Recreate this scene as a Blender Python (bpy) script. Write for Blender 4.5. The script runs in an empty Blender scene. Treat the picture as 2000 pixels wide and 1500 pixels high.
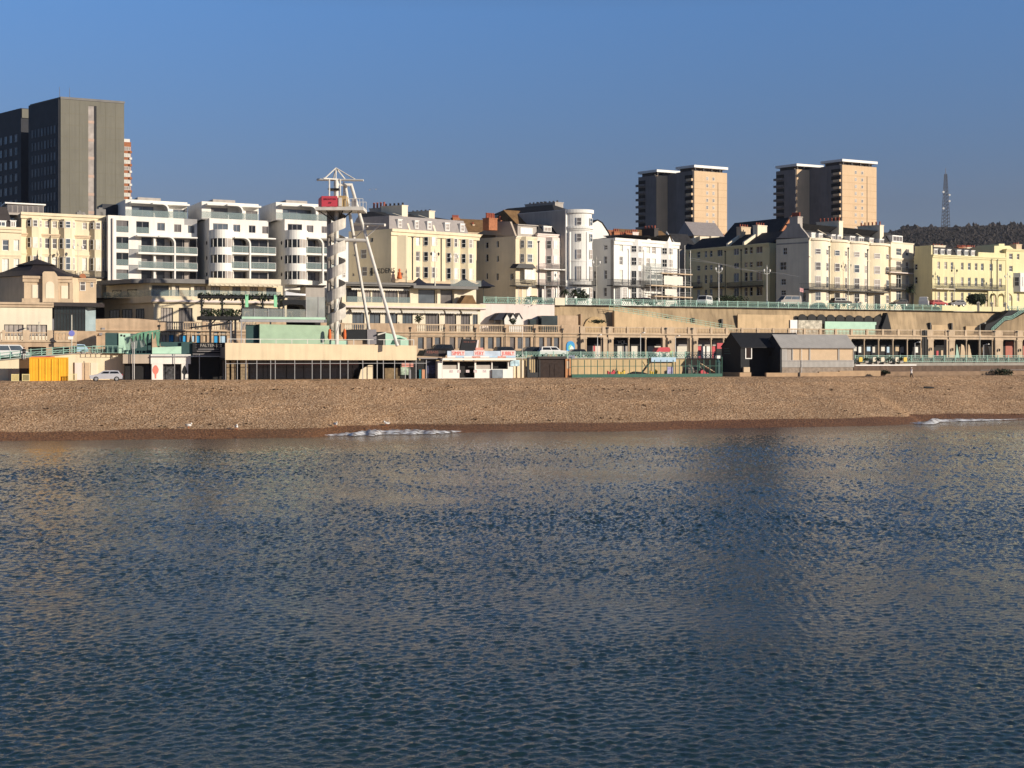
import bpy, math, random
from mathutils import Vector, Matrix
from math import radians as R, sin, cos, atan, atan2, sqrt, pi
random.seed(7)
sc = bpy.context.scene
COL = sc.collection

# ------------------------------------------------------------------ camera
F, HOR, CAMH = 2600.0, 695.0, 9.0          # focal length in photo pixels, horizon row, eye height
cam_d = bpy.data.cameras.new("camera")
cam = bpy.data.objects.new("camera", cam_d)
COL.objects.link(cam)
cam.location = (0, 0, CAMH)
cam.rotation_euler = (pi / 2, 0, 0)
cam_d.sensor_width = 36.0
cam_d.lens = 36.0 * F / 2000.0
cam_d.shift_y = (HOR - 750.0) / 2000.0
cam_d.clip_start = 0.5
cam_d.clip_end = 9000
sc.camera = cam

# ------------------------------------------------------------------ sky, sun, exposure
SUN_EL = R(16.0)
SUN_AZ = R(116.0)                           # clockwise from the view direction
world = bpy.data.worlds.new("World")
sc.world = world
world.use_nodes = True
nt = world.node_tree
bg = nt.nodes["Background"]
sky = nt.nodes.new("ShaderNodeTexSky")
sky.sky_type = 'NISHITA'
sky.sun_disc = False
sky.sun_elevation = SUN_EL
sky.sun_rotation = SUN_AZ
sky.altitude = 0
sky.air_density = 1.0
sky.dust_density = 0.15
sky.ozone_density = 6.0
# the winter air over the town: the lowest degrees of sky are duller and less green
wtc = nt.nodes.new("ShaderNodeTexCoord"); wsep = nt.nodes.new("ShaderNodeSeparateXYZ")
nt.links.new(wtc.outputs["Generated"], wsep.inputs[0])
wr = nt.nodes.new("ShaderNodeValToRGB"); e = wr.color_ramp.elements
e[0].position = 0.0; e[0].color = (0.72, 0.51, 0.53, 1)
e[1].position = 0.46; e[1].color = (0.98, 0.72, 0.56, 1)
x_ = e.new(0.11); x_.color = (0.87, 0.60, 0.59, 1)
x_ = e.new(0.25); x_.color = (1.16, 1.12, 1.18, 1)
x_ = e.new(0.31); x_.color = (1.10, 0.96, 0.90, 1)
x_ = e.new(0.80); x_.color = (0.85, 0.86, 0.92, 1)
nt.links.new(wsep.outputs[2], wr.inputs[0])
wm = nt.nodes.new("ShaderNodeVectorMath"); wm.operation = 'MULTIPLY'
nt.links.new(sky.outputs[0], wm.inputs[0]); nt.links.new(wr.outputs[0], wm.inputs[1])
nt.links.new(wm.outputs[0], bg.inputs[0])
bg.inputs[1].default_value = 0.095
sun_d = bpy.data.lights.new("sun", 'SUN')
sun_d.energy = 5.0
sun_d.angle = R(0.5)
sun_d.color = (1.0, 0.893, 0.74)
sun = bpy.data.objects.new("sun", sun_d)
COL.objects.link(sun)
SUNV = Vector((sin(SUN_AZ) * cos(SUN_EL), cos(SUN_AZ) * cos(SUN_EL), sin(SUN_EL)))
sun.rotation_euler = SUNV.to_track_quat('Z', 'Y').to_euler()
sun.location = SUNV * 400
sc.view_settings.view_transform = 'Standard'
sc.view_settings.look = 'None'
sc.view_settings.exposure = 0.22
sc.view_settings.gamma = 1.0

# ------------------------------------------------------------------ materials
MATS = {}
def mat(name, col, rough=0.8, var=0.12, vscale=0.6, metal=0.0, spec=0.3, streak=0.0, bump=0.0, bscale=8.0, alpha=1.0, emit=0.0):
    """Principled surface with procedural mottling (var), rain streaks (streak) and grain (bump)."""
    if name in MATS: return MATS[name]
    m = bpy.data.materials.new(name); m.use_nodes = True
    n, l = m.node_tree.nodes, m.node_tree.links
    p = n["Principled BSDF"]
    p.inputs["Roughness"].default_value = rough
    p.inputs["Metallic"].default_value = metal
    p.inputs["Specular IOR Level"].default_value = spec
    c4 = (col[0], col[1], col[2], 1)
    tc = n.new("ShaderNodeTexCoord")
    last = None
    if var > 0:
        no = n.new("ShaderNodeTexNoise"); no.inputs["Scale"].default_value = vscale; no.inputs["Detail"].default_value = 6
        l.new(tc.outputs["Object"], no.inputs["Vector"])
        r = n.new("ShaderNodeMapRange")
        r.inputs[1].default_value = 0.3; r.inputs[2].default_value = 0.7
        r.inputs[3].default_value = 1 - var; r.inputs[4].default_value = 1 + var * 0.6
        l.new(no.outputs[0], r.inputs[0]); last = r.outputs[0]
    if streak > 0:
        mp = n.new("ShaderNodeMapping"); mp.inputs["Scale"].default_value = (1.6, 1.6, 0.12)
        l.new(tc.outputs["Object"], mp.inputs[0])
        n2 = n.new("ShaderNodeTexNoise"); n2.inputs["Scale"].default_value = 1.0; n2.inputs["Detail"].default_value = 5
        l.new(mp.outputs[0], n2.inputs["Vector"])
        r2 = n.new("ShaderNodeMapRange")
        r2.inputs[1].default_value = 0.42; r2.inputs[2].default_value = 0.72
        r2.inputs[3].default_value = 1.0; r2.inputs[4].default_value = 1 - streak
        l.new(n2.outputs[0], r2.inputs[0])
        if last is None: last = r2.outputs[0]
        else:
            mu = n.new("ShaderNodeMath"); mu.operation = 'MULTIPLY'
            l.new(last, mu.inputs[0]); l.new(r2.outputs[0], mu.inputs[1]); last = mu.outputs[0]
    if last is not None:
        vm = n.new("ShaderNodeVectorMath"); vm.operation = 'SCALE'
        vm.inputs[0].default_value = col[:3]
        l.new(last, vm.inputs["Scale"]); l.new(vm.outputs[0], p.inputs["Base Color"])
    else:
        p.inputs["Base Color"].default_value = c4
    if bump > 0:
        nb = n.new("ShaderNodeTexNoise"); nb.inputs["Scale"].default_value = bscale; nb.inputs["Detail"].default_value = 4
        l.new(tc.outputs["Object"], nb.inputs["Vector"])
        bn = n.new("ShaderNodeBump"); bn.inputs["Strength"].default_value = bump; bn.inputs["Distance"].default_value = 0.05
        l.new(nb.outputs[0], bn.inputs["Height"]); l.new(bn.outputs[0], p.inputs["Normal"])
    if alpha < 1: p.inputs["Alpha"].default_value = alpha
    MATS[name] = m
    return m

def ridged(name, col, scale, axis=0, rough=0.6, depth=0.03, dark=0.75):
    """Ribbed cladding: a wave texture across the panel drives bump and a thin dark joint."""
    if name in MATS: return MATS[name]
    m = mat(name, col, rough, 0.1, 0.8)
    n, l = m.node_tree.nodes, m.node_tree.links
    p = n["Principled BSDF"]
    tc = n.new("ShaderNodeTexCoord")
    w = n.new("ShaderNodeTexWave"); w.bands_direction = 'XYZ'[axis]; w.inputs["Scale"].default_value = scale
    l.new(tc.outputs["Object"], w.inputs["Vector"])
    b = n.new("ShaderNodeBump"); b.inputs["Strength"].default_value = 0.8; b.inputs["Distance"].default_value = depth
    l.new(w.outputs["Fac"], b.inputs["Height"]); l.new(b.outputs[0], p.inputs["Normal"])
    src = p.inputs["Base Color"].links[0].from_socket
    r = n.new("ShaderNodeMapRange"); r.inputs[1].default_value = 0.0; r.inputs[2].default_value = 0.25
    r.inputs[3].default_value = dark; r.inputs[4].default_value = 1.0
    l.new(w.outputs["Fac"], r.inputs[0])
    vm = n.new("ShaderNodeVectorMath"); vm.operation = 'SCALE'
    l.new(src, vm.inputs[0]); l.new(r.outputs[0], vm.inputs["Scale"]); l.new(vm.outputs[0], p.inputs["Base Color"])
    return m

CREAM = mat("cream_render", (0.75, 0.64, 0.45), 0.85, 0.08, 0.35, streak=0.10)
CREAM2 = mat("pale_cream_render", (0.78, 0.69, 0.53), 0.85, 0.08, 0.35, streak=0.10)
CREAM3 = mat("butter_render", (0.76, 0.68, 0.40), 0.85, 0.06, 0.35, streak=0.08)
BUFF = mat("buff_render", (0.61, 0.47, 0.32), 0.85, 0.12, 0.5, streak=0.15)
WHITE = mat("white_render", (0.78, 0.745, 0.68), 0.8, 0.06, 0.3, streak=0.10)
WHITE2 = mat("bright_white_render", (0.80, 0.775, 0.72), 0.8, 0.05, 0.3, streak=0.06)
PINK = mat("pink_render", (0.76, 0.65, 0.59), 0.85, 0.06, 0.3, streak=0.08)
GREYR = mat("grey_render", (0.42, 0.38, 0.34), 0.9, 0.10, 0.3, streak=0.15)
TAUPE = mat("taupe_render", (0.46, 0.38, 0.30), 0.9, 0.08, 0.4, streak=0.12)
STONE = mat("stone_facing", (0.50, 0.36, 0.24), 0.9, 0.16, 0.9, streak=0.22, bump=0.3)
STONE2 = mat("pale_stone", (0.55, 0.42, 0.29), 0.9, 0.12, 0.9, streak=0.18, bump=0.3)
SEAWALL = mat("sea_wall_render", (0.42, 0.31, 0.19), 0.95, 0.34, 0.16, streak=0.35, bump=0.4, bscale=3)
CONC = mat("concrete", (0.35, 0.32, 0.28), 0.9, 0.15, 0.8, streak=0.15)
SLATE = mat("slate", (0.045, 0.044, 0.046), 0.8, 0.25, 1.5, spec=0.1, bump=0.3, bscale=6)
SLATEL = mat("pale_slate", (0.28, 0.25, 0.24), 0.6, 0.12, 1.5, bump=0.3, bscale=6)
TILE = mat("brown_tile", (0.20, 0.115, 0.05), 0.8, 0.3, 1.2, bump=0.4, bscale=6)
DKROOF = mat("dark_roof", (0.035, 0.028, 0.028), 0.6, 0.2, 1.0, bump=0.3)
BRICK = mat("red_brick", (0.40, 0.16, 0.08), 0.9, 0.2, 3.0, bump=0.3)
POT = mat("terracotta", (0.36, 0.10, 0.06), 0.8, 0.2, 4.0)
LEAD = mat("lead_flat_roof", (0.20, 0.19, 0.18), 0.7, 0.15, 0.5)
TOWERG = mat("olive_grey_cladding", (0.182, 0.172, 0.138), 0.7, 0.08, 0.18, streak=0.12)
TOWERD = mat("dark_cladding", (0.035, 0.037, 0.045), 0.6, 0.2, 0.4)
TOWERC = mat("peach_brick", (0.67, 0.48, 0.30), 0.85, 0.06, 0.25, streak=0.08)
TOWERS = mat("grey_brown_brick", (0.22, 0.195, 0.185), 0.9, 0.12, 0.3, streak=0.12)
IRON = mat("black_iron", (0.02, 0.02, 0.022), 0.5, 0.2, 3)
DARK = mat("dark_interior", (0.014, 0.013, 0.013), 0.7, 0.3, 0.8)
DTIMB = mat("black_timber", (0.014, 0.015, 0.018), 0.75, 0.2, 2.0)
WPAINT = mat("white_paint", (0.78, 0.76, 0.72), 0.5, 0.05, 2.0)
WSTEEL = mat("white_steel", (0.70, 0.67, 0.61), 0.45, 0.12, 1.2, streak=0.12)
GREEN = mat("sea_green_paint", (0.31, 0.49, 0.41), 0.5, 0.15, 1.5)
GREEN2 = mat("deep_green_paint", (0.02, 0.10, 0.07), 0.5, 0.15, 1.5)
TEAL = mat("dark_teal_paint", (0.03, 0.075, 0.075), 0.6, 0.12, 1.5)
STEEL = mat("galvanised_steel", (0.42, 0.41, 0.40), 0.4, 0.1, 2, metal=0.6)
GREY = mat("grey_paint", (0.26, 0.24, 0.24), 0.6, 0.1, 1.0)
ASPH = mat("asphalt", (0.055, 0.054, 0.052), 0.9, 0.2, 1.5, bump=0.3)
PAVE = mat("paving", (0.30, 0.26, 0.21), 0.9, 0.15, 0.8)
LEAF = mat("dark_foliage", (0.030, 0.045, 0.018), 0.7, 0.4, 2.0)
BARK = mat("bark", (0.12, 0.085, 0.055), 0.9, 0.3, 4)
RED = mat("red_paint", (0.50, 0.045, 0.06), 0.5, 0.1, 1.0)
ORANGE = mat("orange_paint", (0.62, 0.13, 0.03), 0.6, 0.1, 1.0)
YELLOW = mat("yellow_paint", (0.75, 0.50, 0.06), 0.5, 0.1, 1.0)
BLUE = mat("blue_paint", (0.03, 0.30, 0.62), 0.4, 0.1, 1.0)
LBLUE = mat("pale_blue_paint", (0.40, 0.56, 0.70), 0.5, 0.1, 1.0)
TYRE = mat("rubber", (0.015, 0.015, 0.015), 0.8, 0.1, 3)
SKIN = mat("skin", (0.45, 0.26, 0.18), 0.6, 0.05, 3)
BLIND = mat("white_blind", (0.66, 0.62, 0.54), 0.7, 0.06, 2)
TAN = mat("tan_shutter", (0.56, 0.42, 0.28), 0.8, 0.08, 1.0)

def glass(name, col, rough=0.08, spec=0.5):
    m = mat(name, col, rough, 0.35, 0.5, spec=spec)
    return m
G_DARK = glass("dark_glass", (0.015, 0.017, 0.020))
G_MID = glass("grey_curtain_glass", (0.16, 0.145, 0.14))
G_BLUE = glass("blue_grey_glass", (0.10, 0.12, 0.14), 0.03, 0.8)
G_PALE = glass("pale_curtain_glass", (0.42, 0.37, 0.33))
G_WHITE = glass("white_blind_glass", (0.78, 0.75, 0.66), 0.25)
G_RAIL = mat("balcony_glass", (0.26, 0.33, 0.32), 0.05, 0.0, 0.5, spec=0.7, alpha=0.42)
G_CLEAR = mat("clear_screen_glass", (0.40, 0.44, 0.42), 0.05, 0.0, 0.4, spec=0.6, alpha=0.28)
PANES = [G_DARK, G_MID, G_MID, G_BLUE, G_PALE, G_PALE, G_WHITE]

# ------------------------------------------------------------------ mesh builder
class MB:
    def __init__(s): s.v = []; s.f = []
    def add(s, vs, fs):
        o = len(s.v); s.v += [tuple(p) for p in vs]; s.f += [tuple(i + o for i in q) for q in fs]; return s
    def box(s, x0, x1, y0, y1, z0, z1):
        if x1 < x0: x0, x1 = x1, x0
        if y1 < y0: y0, y1 = y1, y0
        if z1 < z0: z0, z1 = z1, z0
        return s.add([(x0,y0,z0),(x1,y0,z0),(x1,y1,z0),(x0,y1,z0),(x0,y0,z1),(x1,y0,z1),(x1,y1,z1),(x0,y1,z1)],
              [(0,3,2,1),(4,5,6,7),(0,1,5,4),(1,2,6,5),(2,3,7,6),(3,0,4,7)])
    def prism(s, poly, y0, y1):
        """outline in the x-z plane (counter-clockwise seen from the front) pushed from y0 back to y1"""
        n = len(poly)
        a = sum(poly[i][0]*poly[(i+1)%n][1]-poly[(i+1)%n][0]*poly[i][1] for i in range(n))
        if a < 0: poly = poly[::-1]
        vs = [(x, y0, z) for x, z in poly] + [(x, y1, z) for x, z in poly]
        fs = [tuple(range(n)), tuple(range(2*n-1, n-1, -1))]
        for i in range(n):
            j = (i + 1) % n
            fs.append((j, i, n + i, n + j))
        return s.add(vs, fs)
    def slab(s, poly, z0, z1):
        """plan outline in x-y extruded upwards"""
        n = len(poly)
        a = sum(poly[i][0]*poly[(i+1)%n][1]-poly[(i+1)%n][0]*poly[i][1] for i in range(n))
        if a < 0: poly = poly[::-1]
        vs = [(x, y, z0) for x, y in poly] + [(x, y, z1) for x, y in poly]
        fs = [tuple(range(n-1, -1, -1)), tuple(range(n, 2*n))]
        for i in range(n):
            j = (i + 1) % n
            fs.append((i, j, n + j, n + i))
        return s.add(vs, fs)
    def tube(s, p0, p1, r0, r1=None, n=8):
        r1 = r0 if r1 is None else r1
        p0, p1 = Vector(p0), Vector(p1)
        d = (p1 - p0).normalized()
        a = d.cross(Vector((0, 0, 1)))
        if a.length < 1e-4: a = Vector((1, 0, 0))
        a.normalize(); b = d.cross(a)
        vs = []
        for p, r in ((p0, r0), (p1, r1)):
            for i in range(n):
                t = 2 * pi * i / n
                vs.append(p + a * (r * cos(t)) + b * (r * sin(t)))
        fs = [(i, (i+1) % n, n + (i+1) % n, n + i)[::-1] for i in range(n)]
        fs += [tuple(range(n)), tuple(range(2*n-1, n-1, -1))]
        return s.add(vs, fs)
    def path(s, pts, r, n=6):
        for a, b in zip(pts, pts[1:]): s.tube(a, b, r, r, n)
        return s
    def lathe(s, prof, n=12, c=(0, 0, 0)):
        vs = []
        for r, z in prof:
            for i in range(n):
                t = 2 * pi * i / n
                vs.append((c[0] + r*cos(t), c[1] + r*sin(t), c[2] + z))
        fs = []
        for k in range(len(prof) - 1):
            for i in range(n):
                j = (i + 1) % n
                fs.append((k*n+i, k*n+j, (k+1)*n+j, (k+1)*n+i))
        fs += [tuple(range(n-1, -1, -1)), tuple(range((len(prof)-1)*n, len(prof)*n))]
        return s.add(vs, fs)
    def ball(s, c, r, n=8, m=6, sq=(1, 1, 1)):
        prof = []
        vs, fs = [], []
        for k in range(m + 1):
            ph = pi * k / m
            for i in range(n):
                t = 2*pi*i/n
                vs.append((c[0]+sq[0]*r*sin(ph)*cos(t), c[1]+sq[1]*r*sin(ph)*sin(t), c[2]-sq[2]*r*cos(ph)))
        for k in range(m):
            for i in range(n):
                j = (i+1) % n
                fs.append((k*n+i, k*n+j, (k+1)*n+j, (k+1)*n+i))
        return s.add(vs, fs)
    def mesh(s, name, m=None, smooth=False):
        me = bpy.data.meshes.new(name)
        me.from_pydata(s.v, [], s.f)
        if m: me.materials.append(m)
        if smooth:
            for p in me.polygons: p.use_smooth = True
        me.update()
        return me

def link(name, data, parent=None, loc=(0, 0, 0), rz=0.0):
    o = bpy.data.objects.new(name, data)
    COL.objects.link(o)
    o.location = loc
    if rz: o.rotation_euler = (0, 0, rz)
    if parent is not None: o.parent = parent
    return o

def tag(o, label, cat, group=None):
    o['label'] = label; o['category'] = cat
    if group: o['group'] = group
    return o

def struct(name, mb, m, kind='structure', smooth=False):
    o = link(name, mb.mesh(name, m, smooth))
    o['kind'] = kind
    return o

# ------------------------------------------------------------------ placing: a vertical plane standing on the ground
def yline(D, k, px): return D / (1 - k * (px - 1000) / F)      # depth where the line Y = D + k x meets a column of the photo
def kfit(pl, yl, pr, yr):
    r = (HOR - yr) / (HOR - yl); ul, ur = (pl - 1000) / F, (pr - 1000) / F
    return (1 - r) / (ur - r * ul)

class Fr:
    """local frame of a front: x runs along the front, y inland, z up; origin at the foot of its left corner"""
    def __init__(s, px0, Y0, k, z0=0.0):
        s.Y0 = Y0; s.x0 = (px0 - 1000) / F * Y0; s.k = k
        s.a = atan(k); s.c = cos(s.a); s.s = sin(s.a); s.z0 = z0; s.sh = 0.0
    def skew(s, sh):
        """side walls lean away from square by sh metres per metre of depth (plans here are rarely right-angled)"""
        s.sh = sh; return s
    def Y(s, px, d=0.0):
        u = (px - 1000) / F
        return (d - s.x0 * s.s + s.Y0 * s.c) / (s.c - u * s.s)
    def S(s, px, d=0.0):
        Y = s.Y(px, d); x = (px - 1000) / F * Y
        return (x - s.x0) * s.c + (Y - s.Y0) * s.s + s.sh * d
    def Z(s, px, py, d=0.0):
        return CAMH - (py - HOR) * s.Y(px, d) / F - s.z0
    def P(s, px, py, d=0.0): return (s.S(px, d), s.Z(px, py, d))
    def depth_px(s, px, s0=0.0):
        """how far inland the side wall at local x = s0 runs to end at photo column px"""
        u = (px - 1000) / F
        x = s.x0 + s0 * s.c; Y = s.Y0 + s0 * s.s
        return (u * Y - x) / ((-s.sh * s.c - s.s) - u * (s.c - s.sh * s.s))
    def world(s, x, y, z): return Vector((s.x0 + x*s.c - y*s.s, s.Y0 + x*s.s + y*s.c, s.z0 + z))

class Thing:
    def __init__(s, name, label, cat, fr, group=None, s0=0.0, d0=0.0):
        s.fr = fr; s.name = name
        s.root = link(name, None, None, fr.world(0, 0, 0), fr.a)
        s.root.empty_display_size = 0.5
        tag(s.root, label, cat, group)
        s.holes = []
        s.cnt = {}
    def part(s, name, mb, m, parent=None, label=None, smooth=False, loc=(0,0,0), rz=0.0):
        o = link(name, mb.mesh(name, m, smooth), parent or s.root, loc, rz)
        if label: o['label'] = label
        return o

def skew_thing(th):
    """carry the frame's skew into every part of a thing"""
    sh = th.fr.sh
    def go(o):
        for c in o.children:
            c.location.x -= sh * c.location.y
            if abs(c.rotation_euler.z + pi/2) < .01: c.rotation_euler.z += atan(sh)
            elif c.type == 'MESH' and not c.name.startswith(("window", "pane", "door", "sign_lettering")):
                for v in c.data.vertices: v.co.x -= sh * v.co.y
                go(c)
    go(th.root)

_wcache = {}
def window_mesh(w, h, style, fm):
    """white sash frame: ring plus glazing bars; the pane sits behind it"""
    key = (round(w, 2), round(h, 2), style, fm.name)
    if key in _wcache: return _wcache[key]
    w, h = key[0], key[1]
    t = 0.085 if min(w, h) > 0.7 else 0.06
    b = MB()
    b.box(0, t, 0, .07, 0, h).box(w - t, w, 0, .07, 0, h).box(t, w - t, 0, .07, 0, t).box(t, w - t, 0, .07, h - t, h)
    def hb(f, tt=0.035): b.box(t, w - t, .012, .06, h*f - tt, h*f + tt)
    def vb(f, tt=0.03): b.box(w*f - tt, w*f + tt, .014, .056, t, h - t)
    if style == 'sash': hb(.5, .04)
    elif style == 'sash4': hb(.5, .04); vb(.5, .02)
    elif style == 'french': vb(.5, .045); hb(.72, .03)
    elif style == 'case': vb(.5, .04)
    elif style == 'multi':
        vb(.5, .04)
        for f in (.2, .4, .6, .8): hb(f, .02)
        vb(.25, .02); vb(.75, .02)
    elif style == 'wide3': vb(.333, .04); vb(.667, .04)
    elif style == 'wide4': vb(.25, .035); vb(.5, .035); vb(.75, .035)
    fmz = b.mesh("window", fm)
    pb = MB().box(t * .5, w - t * .5, .045, .052, t * .5, h - t * .5)
    _wcache[key] = (fmz, pb)
    return _wcache[key]

_pcache = {}
def window(th, x0, x1, z0, z1, d=0.0, style='sash', pane=None, fm=None, name='window', parent=None, rz=0.0, origin=None):
    fm = fm or WPAINT
    w, h = abs(x1 - x0), abs(z1 - z0)
    x0, z0 = min(x0, x1), min(z0, z1)
    fmesh, pb = window_mesh(w, h, style, fm)
    pane = pane or random.choice(PANES)
    loc = origin if origin is not None else (x0, d, z0)
    o = link(name, fmesh, parent or th.root, loc, rz)
    key = (round(w, 2), round(h, 2), style, fm.name, pane.name)
    if key not in _pcache: _pcache[key] = pb.mesh("pane", pane)
    link("pane", _pcache[key], o)
    return o

def holed_wall(mb, x0, x1, z0, z1, holes, thick=0.22, y=0.0):
    """front face with real openings and reveals"""
    hs = []
    for a, b, c, d in holes:
        a, b = max(min(a, b), x0 + .02), min(max(a, b), x1 - .02); c, d = max(min(c, d), z0 + .02), min(max(c, d), z1 - .02)
        if b - a > .05 and d - c > .05: hs.append((a, b, c, d))
    xs = sorted({round(v, 4) for v in [x0, x1] + [h[0] for h in hs] + [h[1] for h in hs]})
    zs = sorted({round(v, 4) for v in [z0, z1] + [h[2] for h in hs] + [h[3] for h in hs]})
    idx = {}
    def vid(x, z):
        if (x, z) not in idx: idx[(x, z)] = len(mb.v); mb.v.append((x, y, z))
        return idx[(x, z)]
    for i in range(len(xs) - 1):
        for j in range(len(zs) - 1):
            cx, cz = (xs[i] + xs[i+1]) / 2, (zs[j] + zs[j+1]) / 2
            if any(h[0] < cx < h[1] and h[2] < cz < h[3] for h in hs): continue
            mb.f.append((vid(xs[i], zs[j]), vid(xs[i+1], zs[j]), vid(xs[i+1], zs[j+1]), vid(xs[i], zs[j+1])))
    for a, b, c, d in hs:
        mb.add([(a,y,c),(b,y,c),(b,y,d),(a,y,d),(a,y+thick,c),(b,y+thick,c),(b,y+thick,d),(a,y+thick,d)],
               [(0,4,5,1)[::-1],(1,5,6,2)[::-1],(2,6,7,3)[::-1],(3,7,4,0)[::-1]])

def shell(th, name, L, depth, H, holes, m, z0=0.0, parent=None, y=0.0, x0=0.0, left_holes=()):
    """body of a building: front with openings, two sides (left one may have openings), back and flat top"""
    mb = MB()
    holed_wall(mb, x0, x0 + L, z0, H, holes, y=y)
    X = x0 + L
    if left_holes:
        lm = MB(); holed_wall(lm, 0, depth, z0, H, left_holes)
        # local (a, 0, z) -> left side: runs inland, outside faces -x
        mb.add([(x0 + py, y + depth - px, pz) for px, py, pz in lm.v], lm.f)
    else:
        mb.add([(x0, y, z0), (x0, y + depth, z0), (x0, y + depth, H), (x0, y, H)], [(0, 3, 2, 1)])
    mb.add([(X, y, z0), (X, y + depth, z0), (X, y + depth, H), (X, y, H)], [(0, 1, 2, 3)])
    mb.add([(x0, y + depth, z0), (X, y + depth, z0), (X, y + depth, H), (x0, y + depth, H)], [(0, 3, 2, 1)])
    mb.add([(x0, y, H), (X, y, H), (X, y + depth, H), (x0, y + depth, H)], [(0, 1, 2, 3)])
    return th.part(name, mb, m, parent)

def railing_mb(x0, x1, y, z0, z1, gap=0.14, bar=0.016, top=0.03):
    mb = MB()
    mb.box(x0, x1, y - top, y + top, z1 - top, z1 + top)
    mb.box(x0, x1, y - top*.7, y + top*.7, z0 + .04, z0 + .08)
    n = max(2, int((x1 - x0) / gap))
    for i in range(n + 1):
        x = x0 + (x1 - x0) * i / n
        mb.box(x - bar, x + bar, y - bar, y + bar, z0 + .05, z1)
    return mb

def balcony(th, x0, x1, z, proj=0.9, h=1.0, sm=None, rm=None, glassy=False, parent=None, thick=0.18):
    sm = sm or IRON; rm = rm or IRON
    b = th.part("balcony", MB().box(x0, x1, -proj, -0.003, z - thick, z), sm, parent)
    if glassy:
        g = MB().box(x0 + .05, x1 - .05, -proj + .05, -proj + .07, z + .05, z + h)
        g.box(x0 + .05, x0 + .07, -proj + .08, -.05, z + .05, z + h)
        th.part("railing", g, rm, b)
    else:
        r = railing_mb(x0, x1, -proj + .05, z, z + h)
        r.box(x0, x0 + .04, -proj + .08, -.01, z + h - .03, z + h)
        r.box(x1 - .04, x1, -proj + .08, -.01, z + h - .03, z + h)
        for i in range(1, 5):
            yy = -proj * i / 5
            r.box(x0, x0 + .03, yy - .015, yy + .015, z, z + h - .04); r.box(x1 - .03, x1, yy - .015, yy + .015, z, z + h - .04)
        th.part("railing", r, rm, b)
    return b

def facet_window(th, p0, p1, frac, z0, z1, style, pane, off=0.02, parent=None, fm=None):
    """window set on a wall facet running from plan point p0 to p1"""
    a = Vector(p0); b = Vector(p1); t = (b - a); L = t.length; t.normalize()
    n = Vector((t.y, -t.x))                       # outwards (towards -y for a left-to-right facet)
    w = L * frac
    o = a + t * ((L - w) / 2) + n * (off + .07)
    return window(th, 0, w, z0, z1, style=style, pane=pane, parent=parent, rz=atan2(t.y, t.x), origin=(o.x, o.y, z0), fm=fm)

def bay(th, x0, x1, proj, cant, z0, z1, m, rows, style='sash', panes=None, fracs=(.7, .68, .6), right=True):
    pts = [(x0, -.003), (x0 + cant, -proj), (x1 - cant, -proj), (x1, -.003)]
    b = th.part("bay", MB().slab(pts, z0, z1), m)
    for r0, r1 in rows:
        facet_window(th, pts[0], pts[1], fracs[0], r0, r1, style, (panes or [G_DARK])[0], parent=b)
        facet_window(th, pts[1], pts[2], fracs[1], r0, r1, style, random.choice((panes or [G_MID])[1:] or [G_MID]), parent=b)
        if right: facet_window(th, pts[2], pts[3], fracs[2], r0, r1, style, G_PALE, parent=b)
    return b

def bow_pts(x0, x1, p, n=8):
    """plan arc bulging to -y by p"""
    c = (x1 - x0) / 2; rad = (c*c + p*p) / (2*p); cy = rad - p; cx = (x0 + x1) / 2
    a = math.asin(min(1, c / rad))
    if p > c: a = pi - a
    return [(cx + rad*sin(-a + 2*a*i/n), cy - rad*cos(-a + 2*a*i/n)) for i in range(n + 1)]

def chimney(th, x0, x1, y0, y1, z0, z1, m, pots=4, parent=None, potm=None, poth=0.7):
    mb = MB().box(x0, x1, y0, y1, z0, z1)
    mb.box(x0 - .08, x1 + .08, y0 - .08, y1 + .08, z1 + .002, z1 + .18)
    c = th.part("chimney", mb, m, parent)
    L = y1 - y0; along_y = L > (x1 - x0)
    for i in range(pots):
        f = (i + .5) / pots
        cx, cy = ((x0 + x1) / 2, y0 + L * f) if along_y else (x0 + (x1 - x0) * f, (y0 + y1) / 2)
        th.part("chimney_pot", MB().lathe([(.17, 0), (.14, poth * .8), (.18, poth * .85), (.17, poth)], 8, (cx, cy, z1 + .183)), potm or POT, c)
    return c

def text_obj(body, size, m, parent, loc, rot=(pi/2, 0, 0), name="lettering", align='CENTER', thick=0.01, sx=1.0):
    cu = bpy.data.curves.new(name, 'FONT'); cu.body = body; cu.size = size; cu.align_x = align; cu.align_y = 'CENTER'
    cu.extrude = thick
    tmp = bpy.data.objects.new(name, cu); COL.objects.link(tmp)
    dg = bpy.context.evaluated_depsgraph_get(); dg.update()
    me = bpy.data.meshes.new_from_object(tmp.evaluated_get(dg))
    bpy.data.objects.remove(tmp); bpy.data.curves.remove(cu)
    me.materials.clear(); me.materials.append(m)
    o = link(name, me, parent, loc); o.rotation_euler = rot; o.scale = (sx, 1, 1)
    return o
# ================================================================== SETTING
KC = 0.364                                        # the coast runs away to the right
XL, XR = -260.0, 320.0
def strip(mb, D0, k0, z0, D1, k1, z1, n=40, xl=XL, xr=XR):
    o = len(mb.v)
    for i in range(n + 1):
        x = xl + (xr - xl) * i / n
        mb.v.append((x, D0 + k0 * x, z0)); mb.v.append((x, D1 + k1 * x, z1))
    for i in range(n):
        mb.f.append((o+2*i, o+2*i+2, o+2*i+3, o+2*i+1))

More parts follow.
